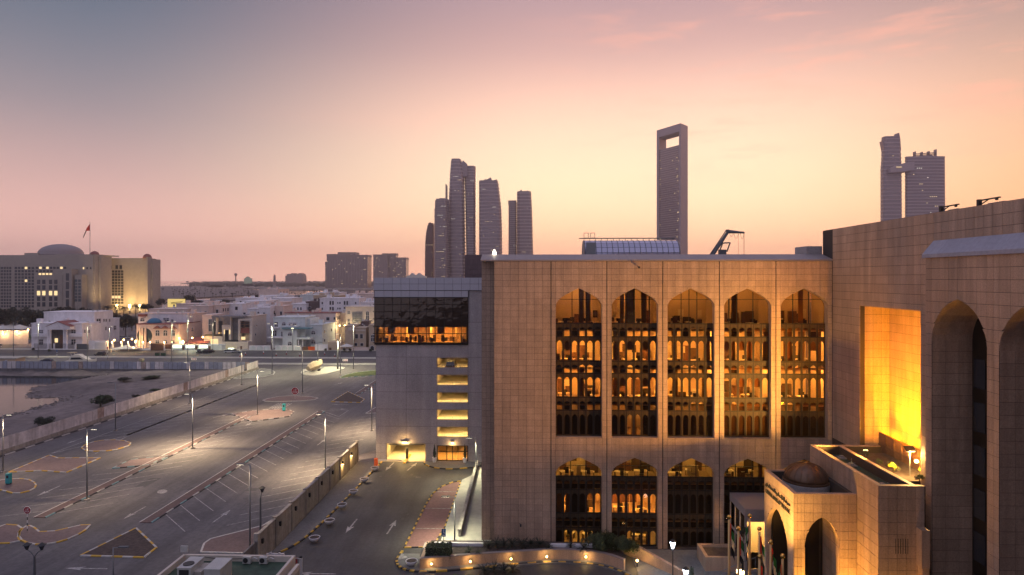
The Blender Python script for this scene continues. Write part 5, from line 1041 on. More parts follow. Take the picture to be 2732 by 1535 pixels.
# street lamps
def street_lamp(base, ht, label, on=0.0, pw=1.7, arms=1, col_=(1, .83, .55), side=1, r=.11, cone=150, group='lamp posts of the parking lot'):
    x, y, z = base; t_ = thing('street_lamp', label, 'street lamp', (x, y, 0), group); MB().cyl((x, y, 0), (x, y, ht), r * 1.15, r * .75, 8).build('pole', MT['steel'], t_, True); MB().box(x - .32, x + .32, y - .32, y + .32, 0, .3).build('base_block', MT['concrete'], t_)
    for s in ((side,) if arms == 1 else (-1, 1)):
        MB().box(min(x, x + s * 1.5), max(x, x + s * 1.5), y - .04, y + .04, ht - .04, ht + .02).build('arm', MT['steel'], t_); MB().box(x + s * 1.2 - .55, x + s * 1.2 + .55, y - .19, y + .19, ht + .02, ht + .14).build('lamp_head', MT['dark_steel'], t_)
        if on:
            MB().box(x + s * 1.2 - .45, x + s * 1.2 + .45, y - .15, y + .15, ht, ht + .018).build('lens', MT['lamp_white'], t_); lamp('SPOT', (x + s * 1.4, y, ht - .25), on * pw, col_, t_, .18, (x + s * 1.4, y, 0), cone, .8)
    return t_
def bt(px, pyb, pyt): b_ = G(px, pyb); return (b_.x, b_.y, 0), (pyb - pyt) * b_.dot(Vector((_F.x, _F.y, 0))) / FPX
posts = [(8, 1260, 1090, 2400, 'lamp post at the left edge beside the brick islands'), (232, 1337, 1146, 3400, 'lamp post on the middle median above the stop sign'), (308, 1150, 1022, 0, 'unlit lamp post near the round island by the long hoarding'), (514, 1197, 1052, 22000, 'lamp post in the brightest pool of the parking lot'),
         (507, 1078, 968, 4000, 'lamp post beside the long hoarding, middle of the far row'), (687, 1107, 991, 15000, 'lamp post on the pale island with the teal ticket box'), (645, 1027, 934, 3000, 'lamp post near the far end of the long hoarding'), (868, 1255, 1106, 14000, 'lamp post at the right side of the lot near the boundary wall'),
         (992, 1150, 1028, 14000, 'lamp post beside the corner of the car park tower'), (807, 1050, 925, 2500, 'lamp post beside the far stop sign'), (908, 1000, 892, 6000, 'lamp post at the tip of the grass verge'), (667, 1470, 1240, 900, 'near lamp post with a flat head beside the boundary wall end')]
for px, pb2, pt2, on, lb in posts:
    if px == 8: b_ = G(8, 1262); base, h_ = (b_.x, b_.y, 0), 10.4
    else: base, h_ = bt(px, pb2, pt2)
    street_lamp(base, h_, lb, on, 1.1, 1, (1, .72, .42), 1 if px in (8, 232, 687) else -1)
road_posts = [(36, 962, 860, 0), (726, 998, 864, 9000), (848, 990, 914, 0), (943, 984, 862, 7000), (102, 958, 860, 5000), (233, 985, 868, 2500), (458, 978, 858, 3500), (501, 975, 845, 4000), (568, 940, 858, 5000), (781, 940, 868, 4000), (292, 940, 872, 3000), (340, 938, 868, 0)]
rl = ['at the far left end of the road', 'tall and close to the end of the hoarding', 'beside the covered boat', 'by the right chevron sign', 'left of the white villa', 'by the motor yacht', 'left of the chevron board', 'by the chevron board', 'before the dark stone villa', 'before the pale green villa', 'beside the dark car', 'beside the garden umbrella']
for (px, a, b_, on), lb in zip(road_posts, rl): base, h_ = bt(px, a, b_); street_lamp(base, h_, 'slim road lamp post ' + lb, on, .85, 2 if px in (726, 458) else 1, (1, .92, .55), 1, .13, 160, 'lamp posts along the road')
p, h_ = bt(901, 985, 905); street_lamp(p, h_, 'thick grey post with a wide head behind the covered boat', 5000, 1.2, 2, (1, .92, .55), 1, .3, 160, 'lamp posts along the road')
b_ = G(1262, 1288); street_lamp((-9.6, b_.y, 0), 7.6, 'slim silver lamp at the far end of the ramp wall', 1500, 2.2, 1, (1, .95, .62), -1, .08, 150, 'lamps beside the ramp')
b_ = G(1213, 1447); street_lamp((b_.x, b_.y, 0), 6.0, 'slim silver lamp beside the red paved parking strip', 1300, 2.2, 1, (1, .95, .62), -1, .08, 150, 'lamps beside the ramp')
street_lamp(tuple(G(302, 1570).xy) + (0,), 4.6, 'short post cut by the bottom edge below the soil island', 0, 1, 1, side=1, r=.08)
def lantern2(x, y, ht, lb, n=2):
    t_ = thing('lantern_post', lb, 'street lantern', (x, y, 0)); MB().cyl((x, y, 0), (x, y, ht - .8), .16, .1).build('post', MT['dark_steel'], t_)
    for s in ((-1, 1) if n == 2 else (.25,)):
        MB().tube([(x, y, ht - .9), (x + s * .4, y, ht - .35), (x + s * .8, y, ht - .1)], .05).build('arm', MT['dark_steel'], t_); MB().lathe([(.12, ht - .1), (.34, ht + .45), (.3, ht + .47)], (x + s * .85, y, 0), 6).build('lantern', MT['window_dark'], t_); MB().lathe([(.52, ht + .47), (.3, ht + .6), (.05, ht + .75)], (x + s * .85, y, 0), 6).build('cap', MT['black_metal'], t_)
b_ = G(92, 1580); lantern2(b_.x, b_.y, 4.8, 'unlit twin lantern post at the bottom left corner'); b_ = G(695, 1462); lantern2(b_.x, b_.y, 7.3, 'unlit lantern post by the boundary wall, beside the flat headed lamp', 1)

# signs, ticket boxes, covers
def stop_sign(px, pyb, pyt, lb):
    b_ = G(px, pyb); dd = b_.dot(Vector((_F.x, _F.y, 0))); s = dd / FPX; h_ = (pyb - pyt) * s; x, y = b_.x, b_.y; t_ = thing('stop_sign', lb, 'stop sign', (x, y, 0)); r_ = 10.5 * s; zc = h_ - r_
    for k in range(6): MB().cyl((x, y, k * (zc - r_) / 6), (x, y, (k + 1) * (zc - r_) / 6), .05).build('pole_band', MT['white_sign' if k % 2 else 'black_metal'], t_)
    oc = lambda q_, yy: [(x + q_ * math.cos(R(22.5 + 45 * i)), yy, zc + q_ * math.sin(R(22.5 + 45 * i))) for i in range(8)]
    MB().ext(oc(r_, y - .05), (0, .04, 0)).build('plate', MT['white_sign'], t_); MB().ext(oc(r_ * .92, y - .065), (0, .012, 0)).build('red_face', MT['red_sign'], t_)
    letters('lettering', 'STOP', r_ * .62, 'white_sign', t_, (x, y - .08, zc - r_ * .52), (1, 0, 0), (0, 0, 1), .004, None, 'CENTER', r_ * 1.25); letters('lettering', shape_ar('قف'), r_ * .75, 'white_sign', t_, (x, y - .08, zc + r_ * .12), (1, 0, 0), (0, 0, 1), .004, None, 'CENTER', r_ * .7)
stop_sign(73, 1419, 1351, 'red octagonal stop sign on a banded post at the near left island'); stop_sign(787, 1065, 1033, 'red octagonal stop sign on the far island of the lot')
for px, pb2, pt2, lb in ((23, 1294, 1262, 'teal ticket machine on the left island'), (758, 1098, 1077, 'teal ticket machine on the pale island')):
    b_ = G(px, pb2); s = b_.y / FPX; h_ = (pb2 - pt2) * s; t_ = thing('ticket_machine', lb, 'ticket machine', (b_.x, b_.y, 0)); MB().box(b_.x - .3, b_.x + .3, b_.y - .25, b_.y + .25, 0, .3).build('plinth', MT['black_metal'], t_); MB().box(b_.x - .35, b_.x + .35, b_.y - .3, b_.y + .3, .3, h_).build('cabinet', MT['teal_box'], t_); MB().box(b_.x - .2, b_.x + .2, b_.y - .32, b_.y - .3, h_ * .6, h_ * .85).build('screen', MT['window_dark'], t_)
b_ = G(1184, 1465); s = b_.y / FPX; t_ = thing('parking_sign', 'blue disabled parking sign beside the red parking strip', 'sign', (b_.x, b_.y, 0)); MB().cyl((b_.x, b_.y, 0), (b_.x, b_.y, 1.7), .04).build('post', MT['black_metal'], t_); MB().box(b_.x - .27, b_.x + .27, b_.y - .05, b_.y - .02, 1.6, 2.6).build('plate', MT['blue_sign'], t_)
sy = MB(); sy.lathe([(.05, 0), (.05, .02)], (b_.x, 0, 0), 8); sy = MB().box(b_.x - .03, b_.x + .03, b_.y - .07, b_.y - .052, 2.08, 2.36); sy.box(b_.x - .05, b_.x + .05, b_.y - .07, b_.y - .052, 2.4, 2.5); sy.box(b_.x - .03, b_.x + .14, b_.y - .07, b_.y - .052, 2.05, 2.1); sy.box(b_.x - .16, b_.x + .16, b_.y - .07, b_.y - .052, 1.7, 1.74); sy.box(b_.x - .16, b_.x + .1, b_.y - .07, b_.y - .052, 1.8, 1.84); sy.build('symbol', MT['white_sign'], t_)
for px, py, lb in ((518, 958, 'white board with red chevrons by the end of the hoarding'), (921, 961, 'white board with red chevrons at the right bend of the road')):
    b_ = G(px, py + 11); s = b_.y / FPX; t_ = thing('chevron_sign', lb, 'sign', (b_.x, b_.y, 0)); w_ = 7 * s; z = 11 * s; MB().cyl((b_.x - w_ * .8, b_.y, 0), (b_.x - w_ * .8, b_.y, z), .06).build('post', MT['steel'], t_); MB().cyl((b_.x + w_ * .8, b_.y, 0), (b_.x + w_ * .8, b_.y, z), .06).build('post', MT['steel'], t_); MB().box(b_.x - w_, b_.x + w_, b_.y - .12, b_.y - .07, z - 2.6 * s, z + 2.6 * s).build('board', MT['white_sign'], t_)
    for k in (-1, 0, 1):
        x = b_.x + k * w_ * .62; q_ = 2.3 * s; MB().ext([(x - q_ * .9, b_.y - .14, z - q_), (x - q_ * .1, b_.y - .14, z - q_), (x + q_ * .8, b_.y - .14, z), (x - q_ * .1, b_.y - .14, z + q_), (x - q_ * .9, b_.y - .14, z + q_), (x, b_.y - .14, z)], (0, .015, 0)).build('chevron', MT['red_sign'], t_)
for px, py, lb, c_ in ((152, 952, 'small blue arrow sign on a striped post before the white villa', 'blue_sign'), (287, 960, 'round red no entry sign by the dark car', 'red_sign'), (3, 936, 'dark sign on a striped post at the left edge', 'black_metal')):
    b_ = G(px, py); s = b_.y / FPX; t_ = thing('road_sign', lb, 'sign', (b_.x, b_.y, 0)); h_ = (16 if px != 287 else 32) * s; [MB().cyl((b_.x, b_.y, h_ * k / 5), (b_.x, b_.y, h_ * (k + 1) / 5), .08).build('pole_band', MT['white_sign' if k % 2 else 'black_metal'], t_) for k in range(5)]; MB().cyl((b_.x, b_.y - .1, h_), (b_.x, b_.y - .14, h_), 2.4 * s if c_ != 'blue_sign' else 2.2 * s, n=14).build('plate', MT[c_], t_)
bd = G(462, 838, 0)
t_ = thing('billboard', 'glowing yellow billboard with dark line lettering beyond the villas', 'billboard', tuple(FY(462, 842, 560)[:1]) + (560, 0)); xa, za = FY(447, 820, 560); xb, zb = FY(493, 798, 560); xa = FY(447, 820, 560)[0]; MB().box(xa, xb, 560, 560.8, za, zb).build('board', MT['sign_yellow'], t_); MB().box((xa + xb) / 2 - .5, (xa + xb) / 2 + .5, 560.2, 560.6, 0, za).build('post', MT['dark_steel'], t_)
pr_ = MB(); pr_.ext([(xa + 3, 559.9, zb - 3), (xb - 2, 559.9, zb - 2.2), (xb - 2, 559.9, zb - 2.7), (xa + 3, 559.9, zb - 3.5)], (0, .05, 0)); pr_.ext([(xa + 3, 559.9, zb - 4), (xb - 3, 559.9, zb - 3.4), (xb - 3, 559.9, zb - 3.8), (xa + 3, 559.9, zb - 4.4)], (0, .05, 0)); pr_.box(xa + 5, xa + 6.5, 559.9, 559.95, za + .8, za + 2.4); pr_.build('print', MT['bronze'], t_)
# ================================================================== villas
ARC0 = [(1, 0), (.97, .26), (.87, .5), (.71, .71), (.5, .87), (.26, .97), (0, 1)]
def px_box(root, name, m_, x0, x1, y0, y1, Y, dep, zb=0.0):
    X0, z1 = FY(x0, y0, Y); X1, _ = FY(x1, y0, Y); z0 = zb if y1 is None else FY(x0, y1, Y)[1]
    return MB().box(X0, X1, Y, Y + dep, z0, z1).build(name, MT[m_], root)
def win(root, px, side=None, Y=None, X=None, kind='r', pm_='window_dark', fm_='frame_white', name='window', bars=1):
    x0, x1, y0, y1 = px
    if side: u1, z1 = FX(x0, y0, X); u0, z0 = FX(x1, y1, X); u0, u1 = sorted((u0, u1)); z0, z1 = sorted((FX(x0, y1, X)[1], FX(x0, y0, X)[1])); f = lambda u, z, d: (X + d, u, z)
    else: u0, z1 = FY(x0, y0, Y); u1, z0 = FY(x1, y1, Y); f = lambda u, z, d: (u, Y - d, z)
    w_, h_ = u1 - u0, z1 - z0; c = (u0 + u1) / 2
    def outline(k, lo=0.0):
        if kind == 'a':
            r_ = w_ / 2 * k; zs = z1 - w_ / 2
            return [(c - r_, z0 + lo)] + [(c - r_ * a, zs + r_ * b_) for a, b_ in ARC0] + [(c + r_ * a, zs + r_ * b_) for a, b_ in reversed(ARC0[:-1])] + [(c + r_, z0 + lo)]
        e = w_ / 2 * (1 - k); return [(u0 + e, z0 + lo), (u0 + e, z1 - e), (u1 - e, z1 - e), (u1 - e, z0 + lo)]
    wv = Vector(f(0, 0, .1)) - Vector(f(0, 0, 0)); fo = MB().ext([f(u, z, .01) for u, z in outline(1.0)], wv).build(name, MT[fm_], root)
    MB().ext([f(u, z, .115) for u, z in outline(.8, w_ * .08)], wv * .12).build('pane', MT[pm_], fo)
    if bars:
        mb = MB(); mb.ext([f(c - w_ * .05, z0, .13), f(c + w_ * .05, z0, .13), f(c + w_ * .05, z1 - w_ * .1, .13), f(c - w_ * .05, z1 - w_ * .1, .13)], wv * .1); zz = z0 + h_ * .55; mb.ext([f(u0, zz - w_ * .04, .131), f(u1, zz - w_ * .04, .131), f(u1, zz + w_ * .04, .131), f(u0, zz + w_ * .04, .131)], wv * .1); mb.build('glazing_bar', MT[fm_], fo)
    return fo
def vol(root, m_, x0, x1, yt, Y, dep, yb=None, cap=True, cm=None, ov=.25):
    w_ = px_box(root, 'wall', m_, x0, x1, yt, yb, Y, dep); X0, z1 = FY(x0, yt, Y); X1 = FY(x1, yt, Y)[0]
    if cap: MB().box(X0 - ov, X1 + ov, Y - ov, Y + dep + ov, z1 + .003, z1 + .35).build('parapet', MT[cm or m_], root)
    if cap and x1 - x0 > 14:
        r_ = random.Random(int(x0 * 7 + yt)); zt = z1 + .1
        for k in range(r_.randint(2, 5)):
            x = r_.uniform(X0 + .8, X1 - 2); y = r_.uniform(Y + 1, Y + max(1.5, dep - 3)); q = r_.random()
            if q < .4: MB().box(x, x + .9, y, y + .4, zt, zt + .95).build('air_conditioner', MT['ac_metal'], root)
            elif q < .65: MB().cyl((x, y, zt), (x, y, zt + 1.5), .65, .65, 10).build('water_tank', MT['gelcoat'], root)
            elif q < .8: MB().cyl((x, y, zt), (x, y, zt + 1.3), .05, .05, 5).cyl((x, y - .1, zt + 1.3), (x + .2, y - .35, zt + 1.5), .6, .1, 10).build('satellite_dish', MT['frame_white'], root)
            else: MB().box(x, x + 2.2, y, y + 2, zt, zt + 2.3).build('stair_head', MT[m_], root)
    return X0, X1, z1
def villa(name, label, px, Y): x = FY(px, 900, Y)[0]; return thing(name, label, 'villa', (x, Y, 0))
# V1: white villa with a pediment portico
v = villa('white_villa', 'large white villa with a pedimented columned portico at the left', 165, 322); Y = 320
_, XR, _ = vol(v, 'white_plaster', 117, 252, 834, 333, 15); _, XF, _ = vol(v, 'white_plaster', 84, 219, 864, Y, 12.9); vol(v, 'white_plaster', 219.5, 243, 866, 325, 7.9)
vol(v, 'white_plaster', 252.5, 281, 853, 343, 12)
for x0, x1 in ((104, 116), (190, 203)): win(v, (x0, x1, 880, 891), Y=Y); win(v, (x0, x1, 905, 921), Y=Y)
win(v, (256, 269, 850, 893), side=1, X=XR, kind='r'); [win(v, (x, x + 4, 851, 859), side=1, X=XR) for x in (275, 281, 290)]; [win(v, (x, x + 4, 872, 882), side=1, X=XR) for x in (280, 291)]; win(v, (303, 310, 869, 881), side=1, X=XR + .1)
for x0, x1 in ((83, 126), (182, 220)): px_box(v, 'balcony', 'white_plaster', x0, x1, 890, 899, 318.4, 1.55)
[win(v, (x, x + 4, 880, 889), side=1, X=FY(243, 880, 325)[0]) for x in (224, 235)]
yP = 316.5; a, za = FY(122, 879, yP); b_, _ = FY(186, 879, yP); c, zc = FY(148, 859, yP); _, zb = FY(122, 872, yP)
MB().ext([(a, yP, zb + .0), (b_, yP, zb), ((a + b_) / 2, yP, zc)], (0, 3.4, 0)).build('pediment', MT['white_plaster'], v); MB().ext([(a - .3, yP - .3, zb + .05), ((a + b_) / 2, yP - .3, zc + .35), (b_ + .3, yP - .3, zb + .05), ((a + b_) / 2, yP - .3, zc + .05)], (0, 12, 0)).build('roof', MT['roof_tile'], v)
px_box(v, 'entablature', 'white_plaster', 122, 186, 872, 880, yP, 3.4)
for x0 in (128, 134, 171, 177): p = FY(x0, 900, yP + .7); MB().lathe([(.75, 0), (.7, .4), (.55, .6), (.5, za - .7), (.75, za - .2)], (p[0], yP + .8, 0), 12).build('column', MT['white_plaster'], v, True)
px_box(v, 'entrance_shade', 'concrete_dark', 134, 171, 880, None, Y - .12, .1); px_box(v, 'door', 'wood', 159, 169, 894, None, Y - .25, .1); px_box(v, 'lit_window', 'lit_window', 146, 154, 903, 914, Y - .25, .1)  # flat dark sheet stands in for the shade of the entrance
f_ = thing('garden_fence', 'low white fence of pillars and dark railings before the white villa', 'fence', (FY(150, 930, 313)[0], 313, 0))
for x in (86, 126, 142, 177, 199): px_box(f_, 'pillar', 'white_plaster', x, x + 3, 917, None, 312.6, .6)
px_box(f_, 'base_wall', 'white_plaster', 86, 200, 931, None, 312.8, .3); rl_ = MB(); [rl_.box(FY(x, 0, 313)[0], FY(x, 0, 313)[0] + .08, 312.95, 313.02, .6, 3) for x in lin(86, 200, 70)]; struct(rl_.build('railings', MT['black_metal'], f_), 'stuff')
f_ = thing('gate_wall', 'white garage wall with a dark panel and lamp between two villas', 'wall', (FY(262, 930, 314)[0], 314, 0)); px_box(f_, 'wall', 'white_plaster', 236, 285, 910, None, 314, 1.2); px_box(f_, 'shutter', 'frame_white', 252, 282, 914, 936, 313.9, .08); px_box(f_, 'gate', 'dark_steel', 203, 235, 918, None, 313.3, .2)
# V2
v = villa('pink_villa', 'pink villa with a round blue glass arch, blue dome and red tile hoods', 430, 322); Y = 318
_, XR, _ = vol(v, 'pink_plaster', 364, 478, 866, Y, 20, cm='roof_tile'); vol(v, 'white_plaster', 369, 500, 838, 329, 9, cm='pink_plaster')
_, XR2, _ = vol(v, 'pink_plaster', 500.5, 516, 838, 331.5, 14)
for x in (414.5, 435.5, 456): win(v, (x, x + 12, 880, 897), Y=Y, kind='a', pm_='window_teal'); win(v, (x, x + 11, 907.5, 917), Y=Y)
for x in (410, 431, 452): a, z = FY(x, 877, Y); b_ = FY(x + 21, 877, Y)[0]; z2 = FY(x, 869, Y)[1]; MB().ext([(a, Y - .9, z), (b_, Y - .9, z), ((a + b_) / 2, Y - .9, z2)], (0, .88, 0)).build('tile_hood', MT['roof_tile'], v)
[win(v, (x, x + 6, y, y + 11), side=1, X=XR, kind='a') for x, y in ((497, 876), (510, 874))]
cxx, cz_ = FY(386, 896, Y); rr_ = 21 * Y / FPX; MB().ext([(cxx + rr_ * math.cos(R(a)), Y - .12, max(0, cz_ + rr_ * math.sin(R(a)))) for a in range(-60, 241, 12)], (0, .1, 0)).build('round_glazing', MT['window_teal'], v)
for x in (371, 377, 385): px_box(v, 'column', 'pink_plaster', x, x + 4, 875, None, Y - .8, .6)
dcx, dcz = FY(412, 862, 324); rd = 18 * 324 / FPX; MB().lathe([(max(.02, rd * math.cos(k * math.pi / 20)), dcz + rd * .75 * math.sin(k * math.pi / 20)) for k in range(11)], (dcx, 324, 0), 24).build('blue_dome', MT['blue_tile'], v, True)
win(v, (435, 452, 848, 859), Y=329); win(v, (457, 463, 852, 859), Y=329); win(v, (374, 386, 848, 858), Y=329, kind='a'); px_box(v, 'tile_roof', 'roof_tile', 368, 389, 838.5, 845, 327.5, 1.4)
f_ = thing('pillared_wall', 'garden wall of white pillars with lamps and brown wooden gates before the pink villa', 'wall', (FY(380, 930, 312)[0], 312, 0))
for k, x in enumerate((298, 322, 340, 360, 380, 399, 437, 457)): px_box(f_, 'pillar', 'white_plaster', x, x + 2.6, 916, None, 311.6, .7); p = FY(x + 1.3, 914, 311.9); MB().ball((p[0], 311.9, p[1] + .1), .3, 6).build('lamp', MT['lamp_warm'], f_); (lamp('POINT', (p[0], 311.3, p[1] + .3), 420, (1, .6, .22), f_, .2) if k % 2 == 0 else None)
px_box(f_, 'wall', 'white_plaster', 298, 400, 929, None, 311.9, .3); px_box(f_, 'gate', 'wood', 401, 436, 916.5, 936, 311.8, .2); px_box(f_, 'screen', 'wood', 440, 457, 919, 931, 311.85, .15)
for k, (x, y) in enumerate(((305, 908), (330, 907), (352, 905), (362, 910), (478, 903), (488, 913), (513, 902), (541, 900))):
    X_, z_ = FY(x, y, 315 + k % 3 * 2); t_ = thing('garden_lamp', 'warm glowing garden lamp ' + ['over the low garage wall', 'left in the pink villa garden', 'in the middle of the pink villa garden', 'at the corner of the pink villa arch', 'at the wall of the pink villa', 'large and bright over the garages', 'on the pergola roof', 'by the porch of the stone villa'][k], 'lamp', (X_, 315 + k % 3 * 2, z_)); MB().ball((X_, 315 + k % 3 * 2, z_), .35 if k != 5 else .6, 6).build('bulb', MT['lamp_warm'], t_); MB().cyl((X_, 315 + k % 3 * 2, 0), (X_, 315 + k % 3 * 2, z_ - .3), .06).build('post', MT['black_metal'], t_); lamp('POINT', (X_ + .2, 314.2 + k % 3 * 2, z_), 700, (1, .55, .18), t_, .3)
# lit garages
gg = thing('lit_garages', 'row of low garages with three glowing white panels', 'garage', (FY(515, 930, 313)[0], 313, 0)); px_box(gg, 'wall', 'cool_plaster', 458, 592, 920, None, 313, 5)
for k, (x0, x1) in enumerate(((461, 484), (496, 518), (531, 553))): px_box(gg, 'lit_panel', 'lit_panel', x0, x1, 921.5, 928.5, 312.9, .08)
for x in (486, 521, 556): px_box(gg, 'door', 'wood', x, x + 6, 924, None, 312.9, .08)
lamp('AREA', (FY(505, 925, 311)[0], 311.2, FY(505, 925, 311)[1]), 700, (.9, 1, .7), gg, 9, (FY(505, 940, 300)[0], 300, 0))
pgx = thing('pergola', 'low red tiled pergola roof beside the stone villa', 'pergola', (FY(520, 910, 318)[0], 318, 0)); a, z = FY(492, 915, 316); b_ = FY(552, 915, 316)[0]; z2 = FY(500, 903, 324)[1]; MB().add([(a, 316, z), (b_, 316, z), (b_, 326, z2 + .6), (a, 326, z2 + .6), (a, 316, z - .4), (b_, 316, z - .4), (b_, 326, z2 + .2), (a, 326, z2 + .2)], [(0, 1, 2, 3), (7, 6, 5, 4), (0, 4, 5, 1), (1, 5, 6, 2), (2, 6, 7, 3), (3, 7, 4, 0)]).build('roof', MT['roof_tile'], pgx); [MB().box(x, x + .3, 316.2, 316.5, 0, z - .4).build('post', MT['wood'], pgx) for x in lin(a, b_ - .3, 4)]
# V3
v = villa('stone_villa', 'dark stone and beige modern villa with glowing slit windows', 620, 325); Y = 322
vol(v, 'grey_stone', 566, 615, 845, 328, 16, cap=False); _, XR, _ = vol(v, 'grey_stone', 617, 650, 843.5, 324, 20, cap=False); _, XR, _ = vol(v, 'beige_plaster', 651, 672, 845, 325, 18); vol(v, 'beige_plaster', 614, 617, 844, 322.5, 15, cap=False); px_box(v, 'upper_slab', 'grey_stone', 564, 652, 843, 848, 321, 3)
px_box(v, 'frame_pier', 'beige_plaster', 576, 581, 848, None, 323, 1); px_box(v, 'frame_beam', 'beige_plaster', 635, 673, 851, 856, 321, 2.4); px_box(v, 'frame_pier', 'beige_plaster', 635, 640.5, 856, 914, 321, 2.4); px_box(v, 'frame_pier', 'beige_plaster', 666, 673, 856, 914, 321, 2.4)
win(v, (641, 666, 859, 874), Y=322.5, fm_='wood'); px_box(v, 'balcony', 'roof_tile', 641, 666, 876, 889, 321.6, 1); px_box(v, 'glow_strip', 'lit_window', 640.6, 641.8, 860, 908, 321.9, .2); px_box(v, 'lit_window', 'lit_window', 642, 654, 899, 907, 322.4, .2)
px_box(v, 'porch', 'beige_plaster', 592, 616, 868, 912, 321, 2); px_box(v, 'porch_window', 'lit_window', 597, 600, 880, 892, 320.9, .1); px_box(v, 'porch_window', 'lit_window', 611, 614, 880, 892, 320.9, .1); px_box(v, 'dark_glazing', 'window_dark', 600, 610, 881, 911, 320.9, .1); px_box(v, 'recess', 'window_dark', 567, 593, 857, 893, 327.7, .2); win(v, (556, 566, 851, 885), Y=327, pm_='window_teal'); px_box(v, 'wing', 'pink_plaster', 540, 566, 840, None, 330, 14); px_box(v, 'terrace', 'beige_plaster', 545, 593, 898, None, 319, 4); px_box(v, 'terrace_window', 'lit_window', 562, 582, 905, 923, 318.9, .1); px_box(v, 'balcony_rail', 'black_metal', 546, 594, 892, 897.5, 319, .15)
px_box(v, 'garage_front', 'beige_plaster', 593, 662, 912, None, 317, 4.5); px_box(v, 'garage_door', 'garage', 599, 632, 922, 937, 316.9, .08); px_box(v, 'garage_lamp', 'lit_panel', 609, 624, 929, 933, 316.8, .08); px_box(v, 'entry_door', 'wood', 641, 646, 924, 937, 316.9, .08); px_box(v, 'terrace_rail', 'black_metal', 599, 636, 907, 912, 317.1, .1)
[win(v, (x, x + 2.5, y, y + 6), side=1, X=XR, bars=0) for x, y in ((676, 868), (683, 866), (680, 890))]
# V4
v = villa('pale_green_villa', 'pale green villa with arched windows and layered balconies', 770, 322); Y = 320
_, XR, _ = vol(v, 'cool_plaster', 729, 814, 848, 324, 16); _, XR, _ = vol(v, 'cool_plaster', 754, 792, 873, 320, 3.9); _, X3, _ = vol(v, 'cool_plaster', 828, 860, 868, 325, 22); px_box(v, 'link_wall', 'cool_plaster', 814, 828, 851, None, 327, 14)
px_box(v, 'eaves', 'kerb_teal', 752, 828, 875, 878.5, 319, 4.5); px_box(v, 'canopy', 'cool_plaster', 792, 828, 901, 906, 319, 5); px_box(v, 'balcony', 'white_plaster', 714, 754, 899.5, 903, 320, 3.9); px_box(v, 'balcony', 'white_plaster', 723, 742, 874, 877, 321, 2.9)
[win(v, (x, x + 12, y, y + h_), Y=320, kind='a') for x, y, h_ in ((767.5, 886, 11), (767.5, 911, 12))]; win(v, (752, 763, 859, 869), Y=324, kind='a'); win(v, (769, 793, 860, 870), Y=324); win(v, (726, 739, 881, 898), Y=324); win(v, (732, 742, 859, 874), Y=324); win(v, (750, 754, 885, 899), Y=324); [win(v, (830, 842, y, y + 11), Y=325, kind='a') for y in (882, 907)]
[win(v, (x, x + 3, y, y + 8), side=1, X=X3, bars=0) for x, y in ((864, 881), (882, 877), (864, 905))]; [px_box(v, 'column', 'white_plaster', x, x + 2, 906, None, 319.5, .4) for x in (795, 806, 727)]
f_ = thing('panelled_wall', 'white garden wall with octagonal panels before the pale green villa', 'wall', (FY(735, 930, 313)[0], 313, 0))
for x0, x1, n_ in ((665, 721, 3), (734, 802, 4)):
    px_box(f_, 'wall', 'white_plaster', x0, x1, 922, None, 313, .4)
    for k in range(n_):
        a = x0 + (x1 - x0) * k / n_ + 1.5; b_ = x0 + (x1 - x0) * (k + 1) / n_ - 1.5; X0_, z1 = FY(a, 924, 313); X1_, z0 = FY(b_, 939, 313); e = (X1_ - X0_) * .22; MB().ext([(X0_ + e, 312.98, z0), (X1_ - e, 312.98, z0), (X1_, 312.98, z0 + e), (X1_, 312.98, z1 - e), (X1_ - e, 312.98, z1), (X0_ + e, 312.98, z1), (X0_, 312.98, z1 - e), (X0_, 312.98, z0 + e)], (0, -.06, 0)).build('octagon_panel', MT['cool_plaster'], f_)
gt = thing('arched_gate', 'double gate with an orange lit leaf beside the panelled wall', 'gate', (FY(822, 930, 313)[0], 313, 0)); px_box(gt, 'left_leaf', 'wood', 804, 821, 925, 940, 313, .15); px_box(gt, 'right_leaf', 'orange_plastic', 822, 840, 925, 940, 313, .15); px_box(gt, 'post', 'white_plaster', 802, 804, 922, None, 312.8, .5); px_box(gt, 'post', 'white_plaster', 840.5, 874, 919.5, None, 312.8, .5)
# V5 tan houses on the right
v = villa('tan_villa', 'tan villa with a tall tower and small dark windows beside the car park', 955, 322); Y = 320
vol(v, 'tan_plaster', 920.5, 943, 871, 321, 14); vol(v, 'tan_plaster', 944, 976, 876, 323, 14); vol(v, 'tan_plaster', 984, 1030, 869, 322, 14); vol(v, 'brick_paving', 963, 981, 859, 332, 8)
[win(v, (x, x + 9, 891, 904), Y=323, bars=0) for x in (947, 960)]; [win(v, (x, x + 9, 915, 924), Y=323, bars=0) for x in (945, 961)]; win(v, (989, 1001, 892, 912), Y=322, kind='a'); px_box(v, 'cornice', 'beige_plaster', 945, 975, 880, 884, 322.6, .4); px_box(v, 'screen', 'beige_plaster', 929, 939, 874, 882, 320.8, .2)
f_ = thing('tan_garden_wall', 'tan garden wall with a wooden door and arched niche', 'wall', (FY(930, 930, 314)[0], 314, 0)); px_box(f_, 'wall', 'tan_plaster', 875, 905, 913, None, 314, 6); px_box(f_, 'wall', 'pink_plaster', 938, 984, 927, None, 314, .5); px_box(f_, 'door', 'wood', 878.5, 884, 928, None, 313.9, .08); px_box(f_, 'arch_block', 'tan_plaster', 984, 1030, 916, None, 313.5, 1.5); win(f_, (987, 999, 922, 938), Y=313.5, kind='a', name='niche', bars=0)
v = villa('beige_villa', 'beige villa with a big gridded dark glass window behind the tan tower', 960, 352); Y = 350
